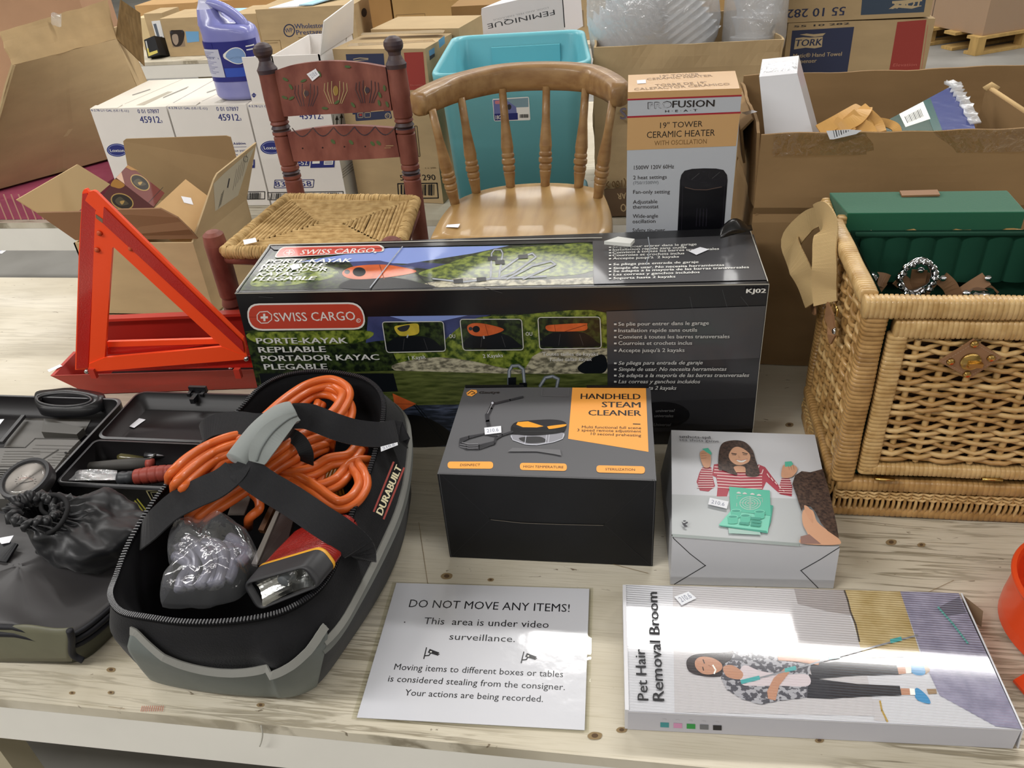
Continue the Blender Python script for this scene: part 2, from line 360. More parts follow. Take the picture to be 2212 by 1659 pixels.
p=thing('paper_sheet','white printed paper lying on the floor under the second table at left','paper',G(0,540,-TZ)); m=MB(); q=[G(*c_,-TZ+.002) for c_ in ((-40,547),(4,548),(22,535),(-30,532))]; m.sheet(q,.001,mat('floor_paper','#dcdde0',.6)); A=Art(m,q[0],q[1],q[3]); A.poly([(-20,541),(2,542),(12,537),(-15,536)],mat('floor_paper_blue','#7f93c9',.6)); m.build('paper',p)
# ---------------------------------------------------------------- long carton of the roof rack
KB=mat('black_print','#101013',.32,.5,coat=.35,coatr=.15,bump=.05,bscale=25); RED=mat('red_print','#b5402f',.3,.5,coat=.3); LEAF=mat('leaf_print','#24380f',.35,.4,hex2='#7c8a36',vscale=95,lo=.38,hi=.62,coat=.3)
DLEAF=mat('forest_print','#0f1710',.35,.4,hex2='#36451f',vscale=110,lo=.42,hi=.66,coat=.3); ROCK=mat('rock_print','#5c594a',.35,.4,hex2='#b3ad94',vscale=90,vstretch=(1,1,2),lo=.38,hi=.6,coat=.3)
WAT=mat('river_print','#333d18',.35,.4,hex2='#5c6434',vscale=60,vstretch=(.5,1,3),coat=.3); WATB=mat('deep_river_print','#262d3a',.35,.4,hex2='#58627a',vscale=70,vstretch=(.5,1,3),lo=.42,hi=.7,coat=.3)
SKYB=mat('sky_print','#7f93cf',.3,.4,coat=.3); MTN=mat('mountain_print','#39406a',.35,.4,var=.2,vscale=50,coat=.3); GREY=mat('grey_print','#454548',.32,.45,coat=.3); GREY2=mat('dark_grey_print','#2f2f32',.32,.45,coat=.3); ORG_=mat('orange_print','#c05a2c',.35,.4,var=.15,vscale=60,coat=.3)
DORG=mat('dark_orange_print','#7d3a20',.35); YEL=mat('yellow_print','#b9a63a',.35,.4,var=.15,vscale=60); SIL=mat('silver_print','#9aa0a8',.3,.5,var=.2,vscale=80); CAR=mat('car_print','#121519',.3); LITE=mat('pale_print','#c9c9c6',.35); EDGE=mat('worn_card_edge','#b6b3a8',.8)
FROST=mat('pill_white_print','#d9d6d2',.3)
def kayak_box():
    fl,fr=G(588,968),G(1622,957); tfl=G(508,632,.312); n=(fr-fl).cross(tfl-fl); tfr=PL(1661,612,fl,n); tbl=G(580,530,.312); n2=(tfr-tfl).cross(tbl-tfl); tbr=PL(1618,492,tfl,n2)
    bl=V((tbl.x+.02,tbl.y,0)); br=V((tbr.x-.006,tbr.y,0))
    t=thing('kayak_rack_carton','long black glossy carton with a river picture and red pill emblem','carton',((fl.x+fr.x)/2,1.18,0))
    m=MB(); m.hexa([fl,fr,br,bl],[tfl,tfr,tbr,tbl],KB)
    A=Art(m,fl,fr,tfl)
    A.poly([(529,716),(640,700),(800,684),(1000,681),(1312,674),(1315,960),(588,968),(566,880)],DLEAF)
    A.poly([(795,684),(1060,680),(1000,700),(960,735),(900,760),(840,790),(790,745)],MTN)
    A.poly([(842,683),(1010,681),(960,692),(905,700)],SKYB)
    A.blob([(960,735),(1020,690),(1100,682),(1311,676),(1312,790),(1180,800),(1050,795),(930,770)],LEAF)
    A.blob([(536,720),(640,716),(800,715),(770,740),(640,745),(560,742)],LEAF)
    A.blob([(780,745),(870,735),(900,760),(880,800),(800,790)],DLEAF); A.blob([(850,748),(900,738),(955,760),(940,790),(870,790)],LEAF)
    A.blob([(846,790),(930,772),(1010,778),(1090,795),(1150,802),(1060,812),(900,812)],ROCK)
    A.poly([(1128,806),(1150,770),(1180,752),(1240,748),(1312,752),(1313,812)],ROCK); A.blob([(1250,790),(1300,765),(1312,790),(1300,806),(1260,806)],CAR)
    A.poly([(560,810),(850,800),(1140,808),(1313,806),(1314,880),(575,890)],WAT); A.poly([(575,880),(1314,868),(1315,960),(588,967)],WATB); A.poly([(560,806),(850,806),(860,845),(700,852),(568,850)],CAR)
    A.blob([(860,900),(930,905),(985,955),(860,962)],KB)
    A.tr(*ZM['K1'])
    A.poly([(1155,1225),(1325,1300),(1180,1370)],ORG_); A.line([(1310,1310),(1530,1580)],7,CAR); A.line([(1325,1305),(1550,1575)],5,CAR); A.line([(1150,1300),(1320,1302)],3,DORG)
    A.tr(0,0,1)
    for q in (((1099,840),(1100,800),(1106,790),(1120,789),(1130,797),(1134,838)),((1166,834),(1178,815),(1194,812),(1206,818),(1202,838))): A.line(q,7,mat('grey_tube_print','#5e656d',.3)); A.line(q,3,SIL)
    A.poly([(1098,815),(1115,814),(1114,836),(1098,836)],CAR); A.poly([(1122,826),(1138,826),(1138,838),(1122,838)],CAR)
    # right hand panel
    A.poly([(1310,672),(1654,660),(1640,775),(1312,790)],GREY); A.poly([(1312,786),(1641,772),(1630,880),(1313,895)],GREY2); A.poly([(1313,870),(1632,858),(1626,925),(1314,935)],mat('panel_dark_print','#28282b',.3,coat=.3))
    A.ell(1430,895,60,28,KB)
    # top band and worn seams
    A.poly([(1110,686),(1000,664),(640,680),(560,690),(530,712),(512,640),(1660,618),(1657,662)],KB) if 0 else None
    A.line([(508,633),(1661,613)],2.2,EDGE); A.line([(1661,614),(1652,690),(1640,790),(1624,950)],1.2,EDGE)
    for a,b in (((1600,640),(1640,690)),((1560,625),(1575,680)),((1490,640),(1500,690)),((560,640),(590,642)),((1045,620),(1085,632))): A.line([a,b],1,GREY)
    # emblem
    A.tr(*ZM['K1'])
    A.rrect([(105,580),(935,570),(975,765),(130,775)],95,FROST); A.rrect([(116,592),(925,582),(964,753),(140,763)],88,RED)
    A.line([(205,640),(260,636),(290,660),(290,695),(262,718),(215,720),(188,695),(186,662)],6,FROST,True); A.line([(215,680),(260,678)],15,FROST); A.line([(237,656),(239,702)],15,FROST)
    A.text('SWISS CARGO',(315,708),(893,698),62,FROST,.012); A.ell(912,701,16,15,FROST); A.ell(912,701,12,11,RED); A.text('R',(906,708),(918,708),14,FROST)
    for tx,a,b in (('PORTE-KAYAK',(187,866),(835,863)),('REPLIABLE',(203,930),(680,925)),('PORTADOR KAYAC',(222,992),(1062,982)),('PLEGABLE',(243,1052),(690,1049))): A.text(tx,a,b,40,LITE,.045,same=tx[0]!='P')
    A.tr(0,0,1)
    # three little pictures
    for q in (((826,694),(958,693),(963,757),(836,760)),((994,688),(1127,688),(1131,754),(1001,755)),((1162,684),(1296,683),(1299,750),(1166,752))):
        A.rrect(q,7,DLEAF); x,y=q[0]; A.blob([(x+12,y+62),(x+16,y+42),(x+40,y+32),(x+95,y+32),(x+124,y+50),(x+126,y+62)],CAR); A.rrect(q,7,LITE,1.7)
        A.line([(x+48,y+36),(x+45,y+60)],.8,GREY); A.line([(x+90,y+36),(x+98,y+60)],.8,GREY)
    A.blob([(853,704),(870,700),(900,697),(906,706),(902,720),(870,724),(858,718)],YEL); A.blob([(860,706),(885,700),(880,712),(866,714)],GREY2); A.line([(882,722),(880,727)],3,SIL)
    A.blob([(1010,703),(1025,696),(1055,699),(1089,710),(1060,722),(1030,724),(1014,717)],ORG_); A.ell(1029,709,8,7,CAR); A.ell(1017,708,4,4,GREY2); A.line([(1048,698),(1055,723)],1,DORG); A.line([(1045,724),(1046,729)],3,SIL)
    A.blob([(1180,702),(1200,699),(1262,696),(1268,700),(1262,712),(1200,714),(1182,711)],ORG_); A.line([(1220,714),(1265,700)],1.5,DORG); A.line([(1198,699),(1200,714)],1,DORG)
    A.text('1 Kayak',(884,775),(921,772),8,LITE,.02); A.text('2 Kayaks',(1044,771),(1087,769),8,LITE,.02,same=True); A.text('Toutes tailles de kayaks',(1172,766),(1292,766),7.5,LITE,.02,same=True); A.text('Todas tallas kayak',(1187,778),(1279,777),7.5,LITE,.015,.25,same=True)
    A.text('OU',(971,728),(984,728),8,LITE,.02,same=True); A.text('OU',(1136,723),(1150,723),8,LITE,.02,same=True)
    A.tr(*ZM['K2'])
    for tx,a,b,sh in (('Se plie pour entrer dans le garage',(848,735),(1494,727),0),('Installation rapide sans outils',(848,781),(1410,777),0),('Convient à toutes les barres transversales',(848,827),(1642,823),0),('Courroies et crochets inclus',(848,872),(1374,870),0),('Accepte jusqu\'à 2 kayaks',(848,923),(1320,921),0),
        ('Se pliega para entrada de garaje',(848,1014),(1450,1010),.25),('Simple de usar. No necesita herramientas',(848,1058),(1620,1056),.25),('Se adapta a la mayoría de las barras transversales',(848,1102),(1782,1100),.25),('Las correas y ganchos incluidos',(848,1146),(1432,1146),.25),('Soporta hasta 2 kayaks',(848,1190),(1262,1192),.25)):
        A.text(tx,a,b,26,LITE,.022,sh,same=True); A.ell(826,a[1]-10,7,8,LITE,n=10) if 0 else A.line([(820,a[1]-11),(832,a[1]-11)],12,LITE)
    for tx,a,b in (('universal',(1115,1352),(1250,1350)),('universales',(1105,1388),(1240,1388)),('Universal',(1100,1452),(1224,1452))): A.text(tx,a,b,20,mat('dim_print','#6c6c6c',.4),.01,.2,same=True)
    A.text('KJ02',(1762,500),(1900,498),30,WHITE,.06)
    A.tr(0,0,1)
    # printing on the top
    T=Art(m,tfl,tfr,tbl)
    T.poly([(545,585),(590,545),(640,560),(840,536),(1280,524),(1282,614),(520,628),(524,612)],DLEAF)
    T.poly([(640,566),(840,536),(1100,531),(1020,548),(880,570),(760,566)],SKYB); T.poly([(860,575),(905,566),(980,572),(960,585)],MTN); T.poly([(755,566),(820,563),(900,580),(840,590),(770,585)],MTN)
    T.blob([(905,590),(960,572),(1020,552),(1080,538),(1200,530),(1279,528),(1280,585),(1150,600),(990,605),(930,600)],LEAF)
    T.blob([(560,590),(600,570),(700,575),(730,595),(640,615),(545,618)],LEAF); T.poly([(920,612),(1000,600),(1150,606),(1281,600),(1282,614),(900,622)],ROCK); T.blob([(770,600),(850,600),(910,612),(930,622),(740,624)],CAR)
    T.blob([(740,588),(765,576),(820,572),(860,576),(900,587),(850,598),(780,604),(748,600)],ORG_); T.ell(776,588,14,10,CAR); T.ell(750,588,6,5,GREY2); T.line([(820,573),(830,603)],2,DORG); T.line([(898,589),(935,624)],1.5,CAR)
    for q in (((1060,600),(1062,548),(1068,540),(1082,540),(1086,548),(1078,600)),((935,603),(1000,610),(1060,603),(1180,598)),((1082,585),(1120,558),(1150,548),(1158,556),(1110,590),(1082,600)),((1095,604),(1150,575),(1190,565),(1200,572),(1130,604))): T.line(q,5,GREY2); T.line(q,2.6,SIL)
    for x,y in ((1064,560),(1080,568),(1040,605),(990,609),(1130,556)): T.line([(x-8,y),(x+8,y-1)],9,CAR)
    T.poly([(1280,522),(1628,508),(1656,606),(1283,615)],GREY)
    T.line([(1280,524),(600,540)],1.5,GREY2); T.poly([(580,531),(1280,516),(1280,523),(592,541)],KB)
    T.tr(*ZM['K1'])
    T.rrect([(355,182),(1085,166),(1105,215),(300,262)],35,FROST); T.rrect([(362,188),(1070,172),(1090,214),(312,256)],30,mat('top_red_print','#c64a3a',.3,coat=.4))
    T.line([(395,205),(440,203),(455,222),(430,240),(385,242),(372,225)],4,FROST,True); T.line([(395,223),(438,221)],9,FROST); T.line([(420,209),(413,236)],9,FROST)
    T.text('SWISS CARGO',(490,238),(1018,224),34,FROST,.02); T.ell(1030,222,10,6,FROST)
    for tx,a,b in (('PORTE-KAYAK',(245,300),(850,292)),('REPLIABLE',(210,332),(670,326)),('PORTADOR',(195,358),(680,356)),('KAYAC',(180,392),(475,388)),('PLEGABLE',(150,426),(598,420))): T.text(tx,a,b,26,WHITE,.045,.1,same=tx[0]!='P')
    T.tr(*ZM['K2'])
    for tx,a,b in (('Se plie pour entrer dans le garage',(808,193),(1410,172)),('Installation rapide sans outils',(808,213),(1338,195)),('Convient à toutes les barres transversales',(808,233),(1572,205)),('Courroies et crochets inclus',(808,253),(1322,238)),('Accepte jusqu\'à  2 kayaks',(808,276),(1284,262)),('Se pliega para entrada de garaje',(812,318),(1424,300)),('Simple de usar. No necesita herramientas',(812,346),(1608,322)),('Se adapta a la mayoría de las barras transversales',(812,368),(1786,338)),('Las correas y ganchos incluidos',(812,392),(1432,374)),('Soporta hasta 2 kayaks',(812,418),(1258,406))):
        T.text(tx,a,b,16,WHITE,.03,.15,same=True); T.line([(783,a[1]-5),(795,a[1]-6)],8,WHITE)
    T.tr(0,0,1)
    for q in (((870,535),(850,560),(800,624)),((1400,515),(1404,540),(1396,575))): T.line(q,2,SIL)
    T.line([(582,531),(1300,516)],1.5,EDGE); T.line([(512,630),(584,532)],2,EDGE); T.line([(1618,494),(1658,610)],2,EDGE)
    m.build('carton_body',t)
    T.sticker([(1487,546),(1512,537),(1532,542),(1504,554)],t,None); T.sticker([(626,577),(645,573),(650,582),(632,587)],t,None)
    # sprung flap with the number, and the torn white strip
    a,b=G(1555,512,.316),G(1624,494,.316); f=MB(); f.grid(lambda u,v:a.lerp(b,u)+V((0,.022*v-.012,.02*math.sin(v*1.6)*math.sin(math.pi*min(1,u+.12))+.003)),8,4,KB); B=Art(f,a+V((0,.01,.022)),b+V((0,.01,.022)),a+V((0,0,.0)))
    B.text('KJ02',(1577,503),(1612,497),9,WHITE,.05); f.build('lifted_flap',t,solid=.001)
    f=MB(); f.panel(G(1305,521,.318),G(1362,526,.318),G(1371,516,.319),G(1335,511,.319),.006,mat('torn_white','#dedfdb',.6)); f.build('torn_strip',t,bevel=.001)
kayak_box()
# ---------------------------------------------------------------- steam cleaner carton
def steam_box():
    B,T=boxpx((972,1203),(1410,1223),1024,.212); D=mat('matt_black_card','#0e0f12',.45,.35,var=.15,vscale=18); TOP=mat('slate_print','#57575a',.42,.45); OR=mat('amber_print','#f0a34a',.4,.4); INK=mat('warm_black_ink','#2b2523',.5); 
    T[2]=PL(1405,838,T[0],V((0,0,1))); T[3]=PL(1004,836,T[0],V((0,0,1)))
    t=thing('steam_cleaner_carton','dark grey carton with an amber corner panel and a pictured steam cleaner','carton',(B[0]+B[1]+B[2]+B[3])/4)
    m=MB(); m.hexa(B,T,D,{'top':TOP})
    A=Art(m,T[0],T[1],T[3]).tr(*ZM['ST'])
    A.poly([(1105,135),(1678,140),(1698,636),(1072,534)],OR)
    for i,(tx,x0,x1,y) in enumerate((('HANDHELD',1170,1635,224),('STEAM',1335,1635,288),('CLEANER',1230,1640,352))): A.text(tx,(x0,y),(x1,y+3),42,INK,.04,same=i>0)
    A.line([(1578,419),(1633,421)],7,INK)
    for tx,x0,y0,y1 in (('Multi functional full scene',1178,452,460),('3 speed remote adjustment',1142,476,486),('10 second preheating',1248,505,518)): A.text(tx,(x0,y0),(1640,y1),20,INK,.01,same=True)
    for q,tx,a,b in ((((133,712),(488,712),(488,768),(133,766)),'DISINFECT',(230,748),(385,747)),(((696,722),(1062,728),(1062,786),(696,778)),'HIGH TEMPERATURE',(722,760),(1034,766)),(((1292,742),(1670,750),(1670,808),(1292,798)),'STERILIZATION',(1362,782),(1592,786))): A.rrect(q,27,OR); A.text(tx,a,b,18,INK,.01)
    A.poly([(280,178),(315,154),(358,156),(365,176),(322,206),(286,198)],OR); A.line([(290,188),(322,164),(348,180),(318,190)],6,INK); A.text('Gautye',(378,184),(536,182),18,INK,.04,.1)
    bk=mat('product_black','#141417',.3,coat=.3); cl=mat('clear_cup_print','#8b8b92',.3); sv=mat('cup_line_print','#c6c8d2',.3)
    A.blob([(628,510),(640,540),(740,580),(830,584),(960,562),(1030,535),(1035,490),(900,500),(700,505)],cl); A.blob([(690,530),(850,520),(900,560),(760,572)],GREY2)
    A.line([(628,510),(640,545),(740,580),(830,584),(960,562),(1030,535),(1038,500)],5,sv); A.line([(745,510),(735,575)],4,sv); A.line([(905,505),(895,570)],4,sv); A.line([(925,505),(918,565)],4,sv)
    A.blob([(630,440),(680,405),(820,392),(960,388),(1050,410),(1052,460),(1010,492),(830,512),(700,508),(635,490)],bk); A.blob([(640,440),(690,408),(820,395),(960,390),(1045,412),(1048,435),(950,440),(820,455),(700,455)],mat('product_top','#222126',.3))
    A.poly([(668,428),(680,408),(760,402),(880,440),(830,450),(720,448)],mat('amber_deep_print','#e39a24',.35)); A.blob([(920,440),(1050,425),(1048,440),(1000,452),(930,462),(915,452)],mat('amber_deep_print')); A.line([(700,480),(980,478)],4,GREY2)
    hs=mat('hose_print','#333337',.3); hl=mat('hose_light_print','#8c8c90',.3)
    A.line([(720,212),(620,235),(505,262)],14,hs); A.line([(490,255),(470,300),(445,350)],26,hs); A.line([(483,262),(440,352)],5,hl); A.ell(483,260,9,9,sv,n=12); A.line([(440,350),(445,400),(458,450)],28,hs)
    for r in (0,14,28): A.line([(230,540+r),(300,520+r*.5),(420,500),(520,520),(500,560+r*.6),(380,590+r),(280,590+r),(225,560+r)],10,hs); A.line([(230,562+r*1.4),(300,580+r*1.2),(370,578+r*1.2)],3,hl)
    A.line([(500,545),(560,510),(640,485)],16,hs); A.poly([(600,640),(640,610),(1010,625),(1020,672),(960,660),(830,640),(700,640)],mat('reflection_print','#68686b',.4)); A.poly([(870,140),(1078,142),(1074,210),(866,202)],GREY2) if 0 else A.line([(870,140),(866,204),(1072,210),(1078,142)],2.5,mat('reflection_print'))
    F=Art(m,B[0],B[1],T[0]).tr(*ZM['ST']); ln=mat('crease_grey','#5c5c5e',.5)
    F.line([(455,1150),(475,1160),(700,1182),(1000,1195),(1340,1202),(1360,1195)],8,mat('slot_black','#050506',.8)); F.line([(470,1162),(700,1188),(1000,1200),(1345,1207)],3,mat('slot_card','#7c746a',.7))
    for q in (((80,810),(455,1150)),((1735,850),(1360,1195)),((455,1170),(160,1450)),((1360,1205),(1715,1520))): F.line(q,2.5,mat('crease_black','#26262a',.45))
    for q in (((66,800),(160,1455)),((1748,850),(1722,1520)),((68,800),(1748,850))): F.line(q,3,ln)
    m.build('carton_body',t)
    A.sticker([(420,456),(550,442),(553,495),(424,510)],t)
    lp=MB()
    for q in (((270,126),(725,124),(725,134),(272,140)),((1215,128),(1695,130),(1700,140),(1216,138))): p=[PL(*Z('ST',*x),T[0],V((0,0,1)))+V((0,0,.003)) for x in q]; lp.panel(*p[::-1],.0025,D)
    lp.build('tuck_flap',t)
steam_box()
# ---------------------------------------------------------------- sea game box
NPASS=0; SKIN=mat('skin_print','#c9987a',.4,var=.06,vscale=60); HAIR=mat('hair_print','#2d2322',.4,hex2='#57443a',vscale=60,vstretch=(4,4,1)); INK2=mat('soft_black_print','#33333a',.45)
def game_box():
    B,T=boxpx((1448,1262),(1800,1271),1164,.24); up=V((0,0,1)); 
    T=[PL(*p,T[0],up) for p in ((1452,1157),(1814,1185),(1760,939),(1450,929))]
    gn=(B[1]-B[0]).cross(T[0]-B[0]).normalized(); T[1]=PL(1814,1185,B[0],gn); tn=(T[1]-T[0]).cross(T[3]-T[0]).normalized(); T[2]=PL(1760,939,T[0],tn)
    W=mat('game_white','#c9cbd0',.35,.45,coat=.2); W2=mat('game_side','#c3c4c8',.4)
    t=thing('game_box','white board game box picturing a woman in a striped top','game box',(B[0]+B[1]+B[2]+B[3])/4)
    m=MB(); m.hexa(B,T,W2,{'top':W}); A=Art(m,T[0],T[1],T[3]).tr(*ZM['GM'])
    A.poly([(133,715),(700,735),(1280,755),(1480,770),(1660,1170),(1672,1195),(1310,1190),(133,1085)],mat('game_table_print','#b4b8ba',.35,coat=.2)); A.poly([(134,1078),(1310,1165),(1310,1195),(136,1105)],mat('game_table_edge','#8f9896',.4))
    st=mat('stripe_red_print','#a8404e',.4); sw=mat('stripe_pale_print','#e2c5c3',.4)
    # sleeves and body, striped
    body=[(540,680),(560,600),(500,560),(540,440),(620,450),(720,500),(830,500),(930,440),(1000,470),(1060,540),(1110,600),(1140,570),(1200,565),(1230,580),(1240,700),(1210,730),(1120,715),(1030,640),(985,600),(940,680),(640,685),(560,735)]
    A.poly([(545,735),(555,640),(540,560),(500,540),(520,440),(600,430),(700,500),(850,505),(930,440),(990,465),(1060,560),(1120,640),(1140,570),(1215,570),(1240,640),(1235,735),(1130,715),(1000,600),(960,685),(655,680),(640,735)],st)
    A.poly([(360,600),(385,520),(410,470),(495,465),(510,560),(530,640),(470,690),(390,680)],st)
    for i in range(8):
        y=462+i*27; A.line([(520 if i<3 else 550,y),(700 if i<2 else 760,y+14),(960,y+10)] if i>1 else [(525,y),(590,y+6)],8,sw)
    for i in range(9): A.line([(405-i*5,482+i*22),(500+i*2,488+i*21)],7,sw)
    for i in range(7): A.line([(935+i*36,455+i*38),(915+i*42 if i<2 else 960+i*34,500+i*32)],9,sw); A.line([(1135-i*4,585+i*20),(1225+i*2,585+i*21)],7,sw)
    A.poly([(680,440),(800,440),(830,520),(700,520)],SKIN); A.blob([(600,250),(700,225),(800,240),(870,310),(900,400),(935,540),(820,550),(800,470),(700,470),(730,545),(600,500),(560,480),(565,330)],HAIR)
    A.blob([(655,360),(690,300),(740,285),(800,310),(850,360),(840,420),(780,450),(720,448),(670,410)],mat('face_print','#d3a384',.4)); A.blob([(725,405),(770,412),(820,400),(790,425),(750,425)],WHITE); A.line([(720,402),(770,412),(825,398)],4,mat('lip_print','#a45750',.4))
    for q in (((680,345),(725,352)),((780,340),(825,350))): A.line(q,8,HAIR)
    for q in (((685,358),(720,362)),((785,358),(820,360))): A.line(q,5,INK2)
    A.blob([(740,360),(760,385),(745,392)],SKIN,3)
    tq=mat('turquoise_print','#57b59b',.4); tq2=mat('turquoise_dark_print','#3f9682',.4); tql=mat('turquoise_pale_print','#79cbb3',.4)
    A.blob([(390,340),(430,320),(480,350),(490,400),(480,470),(430,475),(400,410)],SKIN); A.poly([(412,305),(465,297),(498,345),(490,362),(440,330)],tq)
    A.blob([(1145,480),(1170,450),(1250,455),(1285,490),(1260,540),(1215,570),(1140,565)],SKIN); A.poly([(1170,425),(1230,420),(1245,445),(1225,468),(1170,470)],tq)
    for i in range(3): A.line([(400,350+i*22),(450,345+i*22)],3,mat('finger_line_print','#9d6f55',.4)); A.line([(1200+i*22,455),(1210+i*22,500)],3,mat('finger_line_print'))
    A.poly([(1030,820),(1062,830),(1040,980),(1000,1085),(990,900)],tq2); A.poly([(657,655),(1030,690),(1040,920),(670,880)],tq); A.poly([(560,1008),(670,880),(1035,925),(1010,1085),(580,1020)],tql); A.poly([(560,1008),(580,1020),(1010,1085),(1000,1062)],tq2); A.poly([(650,1035),(940,1075),(950,1100),(655,1085)],mat('shade_mint_print','#9fbfb6',.4))
    for r in (95,70,45,20): A.line([(850+r*math.cos(a),808+r*.62*math.sin(a)) for a in [k*math.pi/12 for k in range(24)]],4,LITE,True)
    A.line([(850,745),(850,868)],3,LITE); A.line([(752,805),(945,812)],3,LITE)
    for x,y in ((745,712),(800,718),(870,724),(930,734)): A.blob([(x-22,y+6),(x,y-9),(x+22,y+8)],LITE,3)
    for q in (((730,770),(728,740),(770,742)),((920,760),(962,764),(962,800)),((725,810),(725,840))): A.line(q,3,LITE)
    for x,y in ((720,890),(690,945),(805,935),(935,900)): A.poly([(x-48,y-12),(x+48,y-8),(x+44,y+50),(x-42,y+46)],tq); A.ell(x-2,y+47,43,10,tq); A.ell(x,y-10,48,16,tql); A.ell(x,y-8,40,11,tq2)
    for x,y in ((800,1000),(905,1015),(905,955),(910,985)): A.poly([(x-48,y-15),(x+45,y-8),(x+35,y+15),(x-55,y+5)],tq2)
    A.blob([(1335,880),(1330,1000),(1380,1110),(1330,1120),(1320,1185),(1660,1195),(1640,1120),(1540,1050),(1460,980),(1420,880)],mat('neck_print','#cf9f80',.4)); A.poly([(1310,1120),(1390,1100),(1500,1190),(1310,1188)],mat('shirt_print','#8f6f66',.4))
    A.poly([(1270,735),(1235,640),(1260,560),(1320,520),(1400,530),(1515,500),(1560,650),(1640,1000),(1662,1140),(1560,1070),(1500,1000),(1450,900),(1400,840),(1345,830),(1320,890)],HAIR); A.blob([(1345,835),(1390,860),(1420,930),(1425,1000),(1390,960),(1355,900)],SKIN)
    A.text('søshots-spil',(200,212),(485,222),24,INK2,.02); A.text('sea shots game',(200,240),(563,256),22,INK2,.0,same=True)
    A.blob([(220,985),(240,1000),(270,985),(275,1000),(255,1010),(275,1030),(245,1030),(228,1005)],INK2,3); A.ell(246,980,14,6,INK2)
    F=Art(m,B[0],B[1],T[0]).tr(*ZM['GM']); sl=mat('seam_shadow','#2c2c2e',.8)
    for q in (((133,1085),(150,1120),(300,1260),(440,1368)),((445,1366),(155,1540)),((1672,1200),(1500,1310),(1315,1415)),((1318,1412),(1478,1575))): F.line(q,7,sl)
    m.build('box_body',t); A.sticker([(478,765),(650,802),(633,868),(462,828)],t)
game_box()
